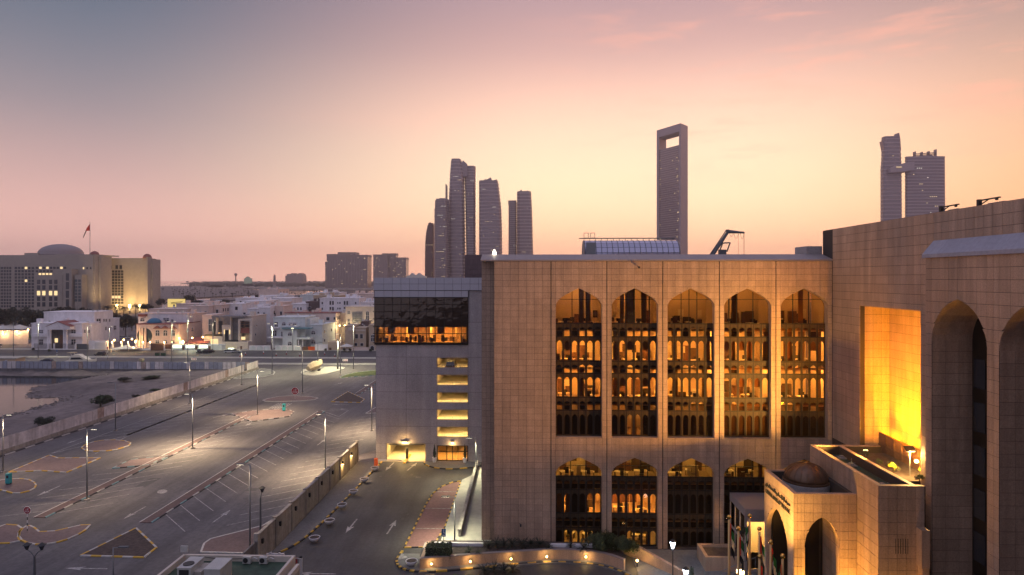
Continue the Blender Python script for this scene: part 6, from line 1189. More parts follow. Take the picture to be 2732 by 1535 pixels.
_, XR, _ = vol(v, 'beige_plaster', 922, 1040, 820, Y, 18); vol(v, 'beige_plaster', 898, 922, 836, 354, 18)
gw = win(v, (940, 967, 832, 861), Y=Y, bars=0, pm_='window_teal', fm_='dark_steel', name='gridded_window'); win(v, (927, 934, 830, 839), Y=Y); win(v, (927, 934, 851, 869), Y=Y); win(v, (976, 985, 830, 857), Y=Y, kind='a'); win(v, (898.5, 907, 851, 861), Y=354, kind='a'); win(v, (899, 905, 871, 877), Y=354)
gx = MB(); [gx.box(FY(x, 0, Y)[0] - .06, FY(x, 0, Y)[0] + .06, Y - .2, Y - .14, FY(0, 861, Y)[1], FY(0, 832, Y)[1]) for x in lin(940, 967, 8)]; [gx.box(FY(940, 0, Y)[0], FY(967, 0, Y)[0], Y - .2, Y - .14, FY(0, y, Y)[1] - .06, FY(0, y, Y)[1] + .06) for y in lin(832, 861, 6)]; gx.build('glazing_grid', MT['frame_white'], gw)
for k, x in enumerate((906, 920, 935, 948, 990, 1000)): X_, z_ = FY(x, 869, 347); t_ = thing('eaves_lamp', f'warm lamp under the eaves of the beige villa, {nl[k]} from the left', 'lamp', (X_, 347, z_), 'lamps at the beige villa'); MB().ball((X_, 347, z_), .35, 6).build('bulb', MT['lamp_warm'], t_); MB().box(X_ - .08, X_ + .08, 347, 350, z_ - .06, z_ + .06).build('bracket', MT['black_metal'], t_); lamp('POINT', (X_, 346.4, z_ - .3), 420, (1, .8, .4), t_, .3)
# second and third rows: (label, mat, [(x0,x1,ytop,Y,dep)], windows)
rowsv = [
 ('long low pink house with a flat roof behind the pink villa', 'pink_plaster', [(398, 500, 826, 352, 14), (500, 556, 818, 356, 12), (556, 590, 815, 362, 10)], [(545, 552, 830, 837, 356), (558, 564, 828, 836, 362), (576, 583, 826, 836, 362)]),
 ('white house with a stepped roof behind the stone villa', 'white_plaster', [(604, 646, 812, 372, 20), (660, 690, 825, 352, 14)], [(608, 612, 819, 826, 372), (627, 635, 818, 828, 372), (649, 656, 834, 842, 352), (687, 692, 832, 842, 352)]),
 ('pale house with a flat cornice and three small windows', 'white_plaster', [(648, 710, 804, 392, 20)], [(658, 664, 815, 820, 392), (679, 684, 816, 820, 392), (690, 700, 815, 821, 392)]),
 ('white house with tall blank side wall right of the stone villa', 'white_plaster', [(690, 721, 822, 352, 24)], [(702, 707, 834, 840, 352)]),
 ('pink house with arched windows behind the pale green villa', 'pink_plaster', [(722, 756, 818, 358, 14), (712, 757, 808, 400, 14)], [(724, 729, 836, 845, 358), (731, 736, 835, 844, 358), (747, 753, 831, 841, 358)]),
 ('tall white house with round ended bay in the third row', 'white_plaster', [(712, 778, 797, 420, 20), (778, 816, 812, 400, 16)], [(766, 770, 806, 812, 420), (783, 787, 821, 828, 400), (793, 797, 820, 828, 400), (801, 805, 820, 828, 400)]),
 ('house with a long red roof edge behind the pale green villa', 'pink_plaster', [(760, 896, 836, 346, 10)], [(870, 880, 846, 856, 346), (890, 896, 846, 854, 346)]),
 ('brown house with a flat roof in the third row', 'brick_paving', [(816, 852, 806, 405, 18)], [(823, 830, 818, 823, 405)]),
 ('long white house with dark shutters in the third row', 'white_plaster', [(853, 958, 797, 395, 16)], [(858, 862, 806, 812, 395), (879, 884, 803, 814, 395), (886, 891, 803, 814, 395), (900, 903, 806, 811, 395), (905, 909, 806, 811, 395), (917, 922, 803, 814, 395), (924, 929, 803, 814, 395), (947, 951, 806, 812, 395), (858, 862, 821, 827, 395), (879, 884, 819, 829, 395), (886, 891, 819, 829, 395), (900, 903, 821, 826, 395), (905, 909, 821, 826, 395), (917, 922, 819, 829, 395)]),
 ('small white house top right near the car park', 'white_plaster', [(962, 1010, 808, 380, 16)], []),
 ('low white house far behind the long white house', 'white_plaster', [(838, 868, 782, 500, 20), (872, 906, 782, 510, 20)], [(842, 846, 786, 789, 500)]),
 ('pink low house at the right of the far row', 'pink_plaster', [(930, 1010, 785, 480, 20)], [(960, 968, 791, 796, 480)]),
 ('tan flat house with parapet at the centre of the far row', 'tan_plaster', [(836, 905, 790, 450, 16)], []),
 ('pale house left of the far row with a small dome', 'white_plaster', [(628, 690, 797, 470, 20)], [(640, 645, 803, 807, 470)]),
 ('grey blue flat building in the far row', 'cool_plaster', [(800, 838, 788, 470, 20)], []),
 ('low pink building with vaulted roof near the water', 'pink_plaster', [(690, 742, 773, 640, 30)], []),
 ('long pale terrace of roofs behind the billboard', 'pink_plaster', [(400, 480, 826, 372, 8), (470, 604, 812, 430, 16)], []),
 ('white terrace house at the centre left of the far row', 'white_plaster', [(700, 760, 790, 490, 20)], [(715, 719, 795, 799, 490)])]
for lb, m_, vs_, ws_ in rowsv:
    v = villa('house', lb, (vs_[0][0] + vs_[0][1]) / 2, vs_[0][3]); v['category'] = 'house'; v['group'] = 'houses of the back rows'
    for x0, x1, yt, Y, dep in vs_: X0_, X1_, z1 = vol(v, m_, x0, x1, yt, Y, dep, cm='roof_tile' if 'red roof' in lb else None)
    for x0, x1, y0, y1, Y in ws_: win(v, (x0, x1, y0, y1), Y=Y, bars=0)
    for k in range(3):                                   # roof tanks and stair heads
        x = random.uniform(X0_ + 1, X1_ - 2); y = Y + dep * random.uniform(.3, .7); MB().box(x, x + random.uniform(1, 2.6), y, y + 2, z1 + .36, z1 + random.uniform(1.2, 2.4)).build('roof_tank', MT[m_], v)
    Xs = X1_
    for k in range(3): y = Y + dep * (.2 + .28 * k); MB().box(Xs + .01, Xs + .1, y, y + 1.1, z1 - 3.6, z1 - 1.8).build('side_window', MT['window_dark'], v)
rnd = random.Random(12)
cap_names = ['white', 'pink', 'tan', 'beige', 'pale']
for k in range(26):                                      # small roofs that fill the quarter towards the coast
    px = 420 + k * 22.5 + rnd.uniform(-5, 5); Y = rnd.uniform(520, 760); yt = HY + FPX * (HCAM - rnd.uniform(7.5, 12)) / Y; m_ = rnd.choice(['white_plaster', 'pink_plaster', 'tan_plaster', 'beige_plaster'])
    v = villa('house', f'small far flat roofed house near the coast, {nl[k % 8]} of cluster {["one", "two", "three", "four"][k // 8]} from the left', px, Y); v['category'] = 'house'; v['group'] = 'far houses near the coast'
    vol(v, m_, px - 12, px + rnd.uniform(4, 14), yt, Y, 16); [win(v, (px - 9 + q_ * 7, px - 6 + q_ * 7, yt + 3, yt + 6), Y=Y, bars=0) for q_ in range(2)]
# marquees and lit garden wall at the far left
for k, (px, py) in enumerate(((8, 868), (28, 866), (52, 866))):
    x, z = FY(px, py, 345); t_ = thing('marquee', ['left', 'middle', 'right'][k] + ' white tent roof of the three at the far left', 'tent', (x, 345, 0)); w_ = 4.2; MB().add([(x - w_, 341, z - 2.2), (x + w_, 341, z - 2.2), (x + w_, 349, z - 2.2), (x - w_, 349, z - 2.2), (x, 345, z)], [(0, 1, 4), (1, 2, 4), (2, 3, 4), (3, 0, 4), (3, 2, 1, 0)]).build('canopy', MT['gelcoat'], t_); [MB().cyl((x + a, 345 + b_, 0), (x + a, 345 + b_, z - 2.2), .1).build('pole', MT['steel'], t_) for a in (-w_, w_) for b_ in (-3.9, 3.9)]
f_ = thing('garden_wall', 'long pinkish garden wall with warm lamps at the far left', 'wall', (FY(20, 900, 338)[0], 338, 0)); px_box(f_, 'wall', 'pink_plaster', -60, 75, 882, None, 338, .4)
for x, y in ((8, 890), (45, 885), (75, 880)): p = FY(x, y, 337); MB().ball((p[0], 337, p[1]), .35, 6).build('lamp', MT['lamp_warm'], f_); lamp('POINT', (p[0], 336.3, p[1] - .2), 900, (1, .66, .3), f_, .3)
struct(MB().sheet(gxy([(-60, 905), (80, 893), (95, 900), (60, 912), (-60, 922)]), .03).build('lawn', MT['grass']))
struct(MB().sheet(smooth(gxy([(50, 912), (95, 908), (60, 918), (20, 928), (30, 938), (-50, 944), (-80, 925), (0, 918)]), 1, True), .02).build('curved_road', MT['asphalt_new']))

# ================================================================== ministry with dome and flag
mn = thing('ministry_building', 'large pale stone government building with a wide dome and gridded windows', 'government building', (FY(200, 840, 600)[0], 600, 0)); Y = 600
vol(mn, 'ministry_stone', -90, 248, 681, Y, 12, cap=False); Xm = FY(248, 700, Y)[0]
px_box(mn, 'attic', 'ministry_stone', 65, 101, 675, 682, 603, 9); px_box(mn, 'attic', 'ministry_stone', 101, 246, 679, 682, 604, 40)
for x0, x1, yt, dY in ((92, 167, 734, 6), (168, 191, 718, 9), (199, 218, 733, 7)): px_box(mn, 'projecting_bay', 'ministry_stone', x0, x1, yt, None, Y - dY, dY - .05)
# right block, set back, then corner turrets
Y2 = 640; vol(mn, 'ministry_stone', 262, 391, 689, Y2, 8, cap=False); px_box(mn, 'corner_tower', 'ministry_stone', 248.3, 253, 679, None, 601, 12); px_box(mn, 'corner_tower', 'ministry_stone', 263, 269, 684, None, 606, 16); px_box(mn, 'corner_tower', 'ministry_stone', 390, 394, 686, None, 634, 6); px_box(mn, 'corner_tower', 'ministry_stone', 401, 407, 692, None, 640, 14); px_box(mn, 'tower_glazing', 'window_teal', 253, 263, 692, None, 610, 10); px_box(mn, 'tower_glazing', 'window_teal', 394, 401, 690, None, 642, 10)
for x, Yt, yt in ((243, 603, 678), (385, 636, 685)): p = FY(x, yt, Yt); MB().lathe([(4.2, p[1] - 1.5), (3.9, p[1]), (3.0, p[1] + 1.8), (1.2, p[1] + 2.8), (.1, p[1] + 3)], (p[0], Yt + 5, 0), 16).build('corner_dome', MT['roof_tile'], mn, True)
p = FY(163, 678, 622); rd = 53 * 622 / FPX; MB().lathe([(rd * 1.04, p[1] - 2), (rd * 1.04, p[1]), (rd, p[1])] + [(max(.05, rd * math.cos(k * math.pi / 24)), p[1] + rd * .51 * math.sin(k * math.pi / 24)) for k in range(13)], (p[0], 622, 0), 32).build('dome', MT['granite_coping'], mn, True)
def wgrid(x0, x1, nx, y0, y1, ny, Y, fx=.7, fy=.72, lit_=(), m_='window_dark'):
    for i in range(nx):
        for j in range(ny):
            a = x0 + (x1 - x0) * (i + .5 - fx / 2) / nx; b_ = x0 + (x1 - x0) * (i + .5 + fx / 2) / nx; c = y0 + (y1 - y0) * (j + .5 - fy / 2) / ny; d = y0 + (y1 - y0) * (j + .5 + fy / 2) / ny
            X0_, z1 = FY(a, c, Y); X1_, z0 = FY(b_, d, Y); piece('window_pane', 'lit_window' if (i, j) in lit_ else m_, mn, X0_, X1_, Y - .12, Y + .1, z0, z1)
wgrid(-20, 31, 7, 711, 822, 13, Y); wgrid(38, 92, 6, 711, 822, 13, Y, lit_=((3, 4), (3, 0))); wgrid(94, 178, 9, 711, 719, 1, Y, lit_=((1, 0), (3, 0), (7, 0))); wgrid(94, 142, 5, 720, 728, 1, Y); wgrid(102, 140, 4, 728, 736, 1, Y, lit_=((0, 0), (1, 0), (2, 0), (3, 0)))
for x0 in (98, 112, 130, 144): wgrid(x0, x0 + 10, 1, 745, 820, 5, Y - 6, .85, .78, lit_=((0, 2),))
wgrid(175, 185, 1, 728, 820, 4, Y - 9, .85, .85); wgrid(198, 217, 2, 745, 806, 7, Y - 7, .75, .8, m_='window_teal'); wgrid(218, 247, 3, 712, 720, 1, Y, .35, .7, lit_=((0, 0),))
wgrid(274, 330, 7, 721, 812, 12, Y2, .78, .78, lit_=((2, 9), (3, 9), (4, 9), (5, 9))); wgrid(279, 301, 2, 708, 718, 1, Y2, .6, 1); wgrid(306, 328, 2, 708, 718, 1, Y2, .6, 1)
for k, x in enumerate((283, 312, 346, 373)):
    X_, z_ = FY(x, 822, 628); t_ = thing('facade_floodlight', f'warm floodlight at the foot of the domed government building, {nl[k]} from the left', 'floodlight', (X_, 628, 0), 'floodlights at the government building'); MB().box(X_ - .5, X_ + .5, 627.5, 628.5, 0, 6).build('post', MT['dark_steel'], t_); MB().box(X_ - .6, X_ + .6, 627.4, 628.6, 6, 9).build('lamp_head', MT['lamp_warm'], t_); lamp('SPOT', (X_, 624, 4), 20000, (1, .64, .24), t_, 1, (X_, 644, 28), 150, .9)
for x, yy in ((251, 590), (266, 592), (392, 620)): X_, _ = FY(x, 800, yy); lamp('SPOT', (X_, yy, 3), 17000, (1, .68, .30), mn, 1, (X_, yy + 14, 35), 90, .9)
fg = thing('flagpole', 'tall flagpole on the roof of the domed government building', 'flagpole', (FY(240, 680, 604)[0], 604, 50)); a, z0 = FY(240, 680, 604); z1 = FY(240, 592, 604)[1]; MB().cyl((a, 604, z0 - 3), (a, 604, z1), .28, .18).build('pole', MT['steel'], fg)
fl_ = thing('large_flag', 'large red flag drooping left from the roof flagpole', 'flag', (a, 604, z1 - 6))
P_ = lambda px, py, dy=0: (FY(px, py, 604)[0], 604 + dy, FY(px, py, 604)[1])
MB().add([P_(240, 597), P_(240, 616), P_(226, 616, 1.2), P_(228, 609, 1.5), P_(234, 603, .8)], [(0, 1, 2, 3, 4)]).build('red_field', MT['flag_red'], fl_); MB().add([P_(229, 616, 1.2), P_(226, 616, 1), P_(219.5, 636, .5), P_(222, 633, 1)], [(0, 1, 2, 3)]).build('dark_stripe', MT['flag_black'], fl_)

# ================================================================== far towers
def ring(xl, xr, Y, z, dep, p=3.0, n=24, sk=0.0):
    c = (xl + xr) / 2; a = (xr - xl) / 2; r_ = []
    for i in range(n):
        t_ = 2 * math.pi * i / n; ct, st_ = math.cos(t_), math.sin(t_); r_.append((c + a * math.copysign(abs(ct) ** (2 / p), ct), Y + dep / 2 + dep / 2 * math.copysign(abs(st_) ** (2 / p), st_), z))
    return r_
def tower(name, label, secs, Y, dep, m_='tower_glass', band='tower_frame', bstep=8, lights=18, p=3.0, seed=1, crown=None):
    """secs: (py, xl, xr) from the top down; floor bands stand proud of the glass skin"""
    x = FY((secs[0][1] + secs[0][2]) / 2, 700, Y)[0]; t_ = thing(name, label, 'tower', (x, Y, 0)); S = [(FY(0, py, Y)[1], FY(xl, 0, Y)[0], FY(xr, 0, Y)[0]) for py, xl, xr in secs]; S.append((0, S[-1][1], S[-1][2])); S = S[::-1]
    MB().loft([ring(a, b_, Y, z, dep, p) for z, a, b_ in S]).build('shaft', MT[m_], t_)
    def at(z):
        for (z0, a0, b0), (z1, a1, b1) in zip(S, S[1:]):
            if z0 <= z <= z1: f = (z - z0) / (z1 - z0 + 1e-6); return a0 + (a1 - a0) * f, b0 + (b1 - b0) * f
        return S[-1][1:]
    mb = MB(); z = 20
    while z < S[-1][0] - 2: a, b_ = at(z); mb.loft([ring(a - .35, b_ + .35, Y - .35, z, dep + .7, p), ring(a - .35, b_ + .35, Y - .35, z + bstep * .3, dep + .7, p)]); z += bstep
    struct(mb.build('floor_bands', MT[band], t_), 'stuff')
    r_ = random.Random(seed)
    k = 0
    while k < lights * .75:                                  # lit rooms come in short runs along a floor
        z = 20 + bstep * r_.randint(3, max(4, int((S[-1][0] - 30) / bstep))) - bstep * .45; a, b_ = at(z); x = a + (b_ - a) * r_.uniform(.14, .8); m2 = 'far_light' if r_.random() < .75 else 'far_white'
        for q in range(r_.choice([1, 1, 2, 3, 4])):
            if x < b_ - (b_ - a) * .12: piece('lit_window', m2, t_, x, x + 1.3, Y - .6, Y - .1, z, z + .9)
            x += 3.1; k += 1
    if crown:
        for pl_ in crown: MB().ext([(FY(px, py, Y)[0], Y + dep * .15, FY(px, py, Y)[1]) for px, py in pl_], (0, dep * .7, 0)).build('crown_blade', MT[m_], t_)
    return t_
tower('sail_tower', 'tallest curved sail tower of the cluster with a slanted top', [(430, 1203, 1228), (470, 1199, 1235), (530, 1196, 1236), (600, 1195, 1237), (680, 1195, 1238)], 1480, 48, seed=1, p=5, crown=[[(1202, 430), (1202, 428), (1212, 429.5), (1214, 422), (1232, 433), (1234, 426), (1246, 437), (1246, 470), (1199, 470)]])
tower('slab_tower', 'flat topped striped tower beside the tallest sail tower', [(449, 1238, 1266), (520, 1240, 1267), (680, 1243, 1267)], 1500, 40, 'tower_glass', 'tower_frame', 6, 16, 6, 2, crown=[[(1265, 448), (1266, 444), (1268.5, 443), (1268.5, 700), (1265.5, 700)]])
tower('sail_tower', 'curved tower second from the sail with a sawtooth top', [(487, 1277, 1328), (510, 1277, 1331), (560, 1277, 1336), (620, 1277, 1338), (690, 1277, 1338)], 1460, 46, p=5, seed=3, lights=34, crown=[[(1277, 490), (1277, 487), (1295, 476.5), (1296, 479), (1309, 472), (1312, 481), (1325, 477.5), (1329, 492)]])
tower('sail_tower', 'right curved tower of the cluster with a pointed crown', [(516, 1379, 1417), (570, 1378.5, 1420), (690, 1378, 1423)], 1560, 44, p=5, seed=4, lights=14, crown=[[(1379, 518), (1380, 515), (1391, 504.5), (1393, 510), (1402, 508), (1403, 511), (1408, 506.5), (1410, 511.5), (1416, 511), (1417, 520)]])
tower('slab_tower', 'low flat slab tower left of the pointed crown tower', [(540, 1356.5, 1378), (690, 1356, 1378)], 1580, 40, bstep=5, seed=5, lights=8, p=6, crown=[[(1355.5, 545), (1355.5, 531), (1358, 540), (1358, 545)]])
tower('stepped_tower', 'banded stepped tower with a mast left of the tallest sail tower', [(538, 1160, 1192), (539, 1158.5, 1193), (560, 1158, 1194), (560.5, 1157, 1194), (690, 1156, 1195)], 1440, 42, 'tower_glass', 'hotel_stone', 5, 60, 4, 6, crown=[[(1162, 540), (1162, 529), (1171, 530), (1171, 528), (1186, 528), (1186, 530), (1193, 530), (1193, 540)], [(1187.3, 530), (1187.3, 490), (1188.6, 490), (1188.6, 530)]])
tower('red_tower', 'small reddish tower with a curved side at the left of the cluster', [(598, 1143, 1154), (606, 1139, 1157), (625, 1135, 1157), (650, 1133, 1157), (700, 1132, 1157)], 1560, 40, 'tower_red', 'tower_red', 6, 14, 5, 7, crown=[[(1142, 600), (1145, 592.5), (1149, 594.5), (1148, 600)]])
# frame tower
ft = thing('frame_tower', 'tall rectangular frame tower with an open square gap near its top', 'tower', (290, 1300, 0)); C0 = Vector((FY(1816, 0, 1300)[0], 1300)); Lf = Vector((FY(1752, 0, 1363)[0], 1363)) - C0; Rg = Vector((FY(1835, 0, 1326)[0], 1326)) - C0; ztop = FY(1816, 329, 1300)[1]
def fbox(u0, u1, v0, v1, z0, z1): P = [C0 + Lf * u + Rg * w_ for u, w_ in ((u0, v0), (u1, v0), (u1, v1), (u0, v1))]; return MB().prism([tuple(p) for p in P], z0, z1)
zg1 = FY(1813, 351, 1303)[1]; zg0 = FY(1813, 386, 1303)[1]
fbox(0, .07, 0, 1, 0, ztop).build('right_pylon', MT['tower_frame'], ft); fbox(.9, 1, 0, 1, 0, ztop).build('left_pylon', MT['tower_frame'], ft); fbox(.07, .9, 0, 1, zg1, ztop).build('top_beam', MT['tower_frame'], ft); sh_ = fbox(.07, .9, .06, .9, 0, zg0).build('glass_infill', MT['tower_glass'], ft)
mb = MB(); z = 30
while z < zg0 - 3: [mb.add(q_.v, q_.f) for q_ in (fbox(.075, .895, .045, .059, z, z + 1.1),)]; z += 4.4
struct(mb.build('floor_bands', MT['tower_frame'], ft), 'stuff'); r_ = random.Random(9)
for k in range(34):
    u = r_.choice([.09, .12, .15, .82, .85, .09, .12]) if r_.random() < .75 else r_.uniform(.2, .6); z = r_.uniform(70, zg0 - 5); fbox(u, u + .018, .02, .04, z, z + 1.5).build('lit_window', MT['far_light'], ft)
# twin towers on the right with a sky bridge
tower('crescent_tower', 'taller of the right twin towers with a stepped curved fin', [(379, 2361, 2404), (440, 2360, 2407), (460, 2358, 2408), (620, 2358, 2409)], 1054, 13, seed=11, lights=14, p=5, bstep=6, crown=[[(2356, 376), (2362, 373), (2388, 371.5), (2388, 365), (2395, 361), (2396, 355), (2401, 354), (2404, 372), (2406, 400), (2361, 400)]])
tower('glass_tower', 'shorter blue twin tower with a roof crown of posts', [(431, 2420, 2524), (620, 2420, 2525)], 1054, 9, lights=60, p=4, seed=12, bstep=5, crown=[[(2432, 434), (2432, 418), (2488, 413), (2500, 420), (2500, 434)]] + [[(x, 420), (x, y), (x + 2.4, y), (x + 2.4, 420)] for x, y in ((2443, 404), (2461.5, 405), (2480, 403), (2498.5, 398))] + [[(2443, 411), (2443, 409.8), (2500, 405.8), (2500, 407)], [(2443, 415), (2443, 414), (2500, 409.5), (2500, 410.5)]])
sb_ = thing('sky_bridge', 'curved sky bridge that links the right twin towers', 'bridge', (FY(2390, 450, 1050)[0], 1050, 200)); MB().ext([(FY(x, y, 1046)[0], 1046, FY(x, y, 1046)[1]) for x, y in ((2375, 449), (2395, 440), (2418, 434), (2440, 432), (2440, 454), (2410, 458), (2375, 461))], (0, 26, 0)).build('body', MT['tower_frame'], sb_); piece('soffit_light', 'far_light', sb_, FY(2392, 0, 1045)[0], FY(2406, 0, 1045)[0], 1045, 1047, FY(0, 459, 1045)[1], FY(0, 457.4, 1045)[1])
# hotel slabs and small far landmarks
def slab(name, label, boxes, Y, m_='hotel_stone', nx=9, fl=3.6, lights=14, seed=3):
    t_ = thing(name, label, 'hotel', (FY(boxes[0][0], 0, Y)[0], Y, 0)); r_ = random.Random(seed)
    for k, (x0, x1, yt, dY, dep) in enumerate(boxes):
        X0_, z1 = FY(x0, yt, Y + dY); X1_ = FY(x1, yt, Y + dY)[0]; MB().box(X0_, X1_, Y + dY, Y + dY + dep, 0, z1).build('block', MT['tower_glass'], t_); mb = MB(); z = 3
        while z < z1: mb.box(X0_ - .4, X1_ + .4, Y + dY - .6, Y + dY + dep + .4, z, z + fl * .45); z += fl
        [mb.box(x, x + 1.6, Y + dY - .7, Y + dY, 0, z1 + .5) for x in lin(X0_ - .4, X1_ - 1.2, max(2, int((X1_ - X0_) / 9)))]; struct(mb.build('floor_bands', MT[m_], t_), 'stuff'); MB().box(X0_ - 1, X1_ + 1, Y + dY - 1, Y + dY + dep, z1 - 7, z1 + 1).build('cornice', MT[m_], t_)
        for q_ in range(lights): x = r_.uniform(X0_, X1_ - 2); z = r_.uniform(8, z1 - 10); piece('lit_window', 'far_light', t_, x, x + 2.2, Y + dY - 1.2, Y + dY - .7, z, z + 1.6)
slab('resort_hotel', 'wide brown hotel slab with a stepped roof beyond the villas', [(872, 935, 679, 0, 50), (902, 948, 674, 20, 50), (930, 980, 681, -10, 60), (868, 880, 700, 5, 50)], 2300)
slab('resort_hotel', 'brown hotel slab with a sloping roof behind the car park tower', [(996, 1034, 680, 0, 50), (1020, 1056, 677, 15, 40), (1057, 1083, 688, 5, 50)], 2300, seed=8)
pl_ = thing('palace_hotel', 'small pale palace hotel on the far coast', 'palace', (FY(780, 745, 3600)[0], 3600, 0))
for x0, x1, yt in ((761, 808, 736), (765, 786, 731), (790, 806, 731.5), (776, 783, 729), (796, 802, 729)): px_box(pl_, 'wing', 'hotel_stone', x0, x1, yt, None, 3600 - (x1 - x0) * .3, 60)
ms_ = thing('mosque', 'small green lit mosque dome on the far coast', 'mosque', (FY(661, 745, 3000)[0], 3000, 0)); a, z = FY(661, 741, 3000); emis('mosque_glow', (.8, 1, .82), .16); MB().lathe([(max(.1, 11 * math.cos(k * math.pi / 16)), z - 3 + 8 * math.sin(k * math.pi / 16)) for k in range(9)], (a, 3000, 0), 16).build('dome', MT['mosque_glow'], ms_, True); MB().box(a - 13, a + 13, 2990, 3020, 0, z - 3).build('hall', MT['mosque_glow'], ms_)  # green lighting of dome and hall is put into a glowing material
wt = thing('water_tower', 'thin water tower on the far coast', 'tower', (FY(629, 745, 3000)[0], 3000, 0)); a, z = FY(629, 734, 3000); MB().lathe([(2.5, 0), (2.5, z - 6), (7, z), (7, z + 5), (1, z + 9)], (a, 3000, 0), 12).build('shaft', MT['hotel_stone'], wt)
wt = thing('minaret', 'slim dark tower on the far coast left of the palace', 'tower', (FY(732.5, 745, 3000)[0], 3000, 0)); a, z = FY(732.5, 734, 3000); MB().lathe([(5.5, 0), (5.5, z - 5), (4, z - 2), (.4, z + 3)], (a, 3000, 0), 8).build('shaft', MT['hotel_stone'], wt)
tn = thing('tensile_roof', 'twin peaked tent roof beyond the car park fascia', 'tent', (FY(1115, 740, 900)[0], 900, 0)); P = [(FY(x, y, 900)[0], FY(x, y, 900)[1]) for x, y in ((1083, 738), (1093, 734), (1098, 728.5), (1103, 733), (1110, 734), (1117, 728.5), (1122, 733.5), (1135, 738), (1135, 742), (1083, 742))]; MB().ext([(a, 900, b_) for a, b_ in P], (0, 14, 0)).build('canopy', MT['gelcoat'], tn); MB().box(P[0][0], P[-3][0], 902, 912, 0, P[-1][1]).build('hall', MT['hotel_stone'], tn)
# specks of light and palms along the coast: nobody could count them
cl_ = MB(); r_ = random.Random(4)
for k in range(230):
    px = r_.uniform(500, 1120) if k % 3 else r_.uniform(780, 1100); py = r_.choice([r_.uniform(752, 764), r_.gauss(757, 2), r_.gauss(772, 3)]); p = G(px, py, 4); s = p.y / FPX * r_.uniform(.25, .6); cl_.box(p.x - s, p.x + s, p.y, p.y + .5, 4, 4 + s * 1.5)
struct(cl_.build('coast_lights', MT['far_light']), 'stuff')
cl_ = MB()
for k in range(60): px = r_.uniform(420, 1000); py = r_.uniform(800, 826); p = G(px, py, 5); s = p.y / FPX * r_.uniform(.3, .6); cl_.box(p.x - s, p.x + s, p.y, p.y + .3, 5, 5 + s * 1.4)
struct(cl_.build('street_light_specks', MT['far_light']), 'stuff')
# ================================================================== plants
def crown_mesh(name, m_, seed, n=1500, leaf=.16, flat=.8, clumps=16):
    r_ = random.Random(seed); mb = MB(); cs = []
    for k in range(clumps): a = r_.uniform(0, 6.28); e = r_.uniform(-.3, 1); d = r_.uniform(.3, .72); cs.append((Vector((d * math.cos(a) * math.cos(e), d * math.sin(a) * math.cos(e), d * math.sin(e) * flat)), r_.uniform(.22, .42)))
    for k in range(n):
        c, rr = r_.choice(cs); v = Vector((r_.gauss(0, 1), r_.gauss(0, 1), r_.gauss(0, 1))).normalized() * rr * r_.uniform(.55, 1.05); p = c + Vector((v.x, v.y, v.z * .8)); u = Vector((r_.gauss(0, 1), r_.gauss(0, 1), r_.gauss(0, .6))).normalized(); w_ = u.orthogonal().normalized(); s = leaf * r_.uniform(.5, 1.2); mb.add([p - u * s * .5, p + w_ * s * .35, p + u * s * .5, p - w_ * s * .35], [(0, 1, 2, 3)])
    return mb.mesh(name, MT[m_])
CR = [crown_mesh('crown', 'leaf_dark', 20 + i, 1600, .15) for i in range(3)]; CRG = [crown_mesh('crown', 'leaf', 40 + i, 1500, .13) for i in range(2)]
TRK = MB(); TRK.cyl((0, 0, -1), (.02, 0, .1), .09, .06, 7); [TRK.cyl((.02, 0, .0), (.5 * math.cos(a), .5 * math.sin(a), .5), .05, .02, 5) for a in (.3, 1.9, 3.4, 4.9)]; TRK = TRK.mesh('trunk', MT['bark'])
def tree(px, pyb, pyt, wpx, lb, Y=None, k=0, cat='tree', crowns=CR, name='tree', group=None):
    b_ = G(px, pyb) if Y is None else Vector((FY(px, pyb, Y)[0], Y, 0)); s = b_.y / FPX; h_ = HCAM - (pyt - HY) * s if Y is not None else (pyb - pyt) * s; rx = wpx * s / 2; t_ = thing(name, lb, cat, tuple(b_), group); rz = h_ * (.36 if cat == 'tree' else .6)
    if cat == 'tree' and Y is not None and Y < 500: rx *= 1.25; rz = h_ * .46; inst('crown', crowns[(k + 1) % len(crowns)], t_, (b_.x + rx * .2, b_.y - 1, h_ - rz * 1.25), (rx, rx * .9, rz * .85), k * 2.3)
    if cat != 'tree': inst('foliage', crowns[(k + 1) % len(crowns)], t_, (b_.x + rx * .25, b_.y, h_ * .3), (rx * .9, rx * .9, h_ * .45), k * 2.1)
    inst('crown', crowns[k % len(crowns)], t_, (b_.x, b_.y, h_ - rz), (rx, rx, rz), k * 1.3); inst('trunk', TRK, t_, (b_.x, b_.y, h_ - rz), (min(rx, 3), min(rx, 3), max(.1, h_ - rz))); return t_
def frond(mb, base, ang, el, ln, wd, droop, nleaf=9):
    d = Vector((math.cos(ang), math.sin(ang), 0)); pts = []; p = Vector(base); e = el
    for i in range(nleaf + 1): pts.append(p.copy()); p = p + (d * math.cos(e) + Vector((0, 0, math.sin(e)))) * (ln / nleaf); e -= droop / nleaf
    sd = Vector((-d.y, d.x, 0))
    for i in range(nleaf):
        a, b_ = pts[i], pts[i + 1]; w_ = wd * math.sin(math.pi * (i + 1) / (nleaf + 1)) ** .6
        for s in (-1, 1): q_ = (a + b_) / 2 + sd * s * w_ + (b_ - a) * .9 - Vector((0, 0, w_ * .35)); mb.add([a, a.lerp(b_, .75), q_], [(0, 1, 2)])
def palm_meshes(seed, n=26, wd=.28, el=(.2, 1.2), droop=1.5, m_='leaf'):
    r_ = random.Random(seed); mb = MB()
    for k in range(n): frond(mb, (0, 0, 0), k * 2.399 + r_.uniform(-.2, .2), r_.uniform(*el), r_.uniform(.8, 1.1), wd, r_.uniform(droop * .7, droop * 1.2))
    return mb.mesh('fronds', MT[m_])
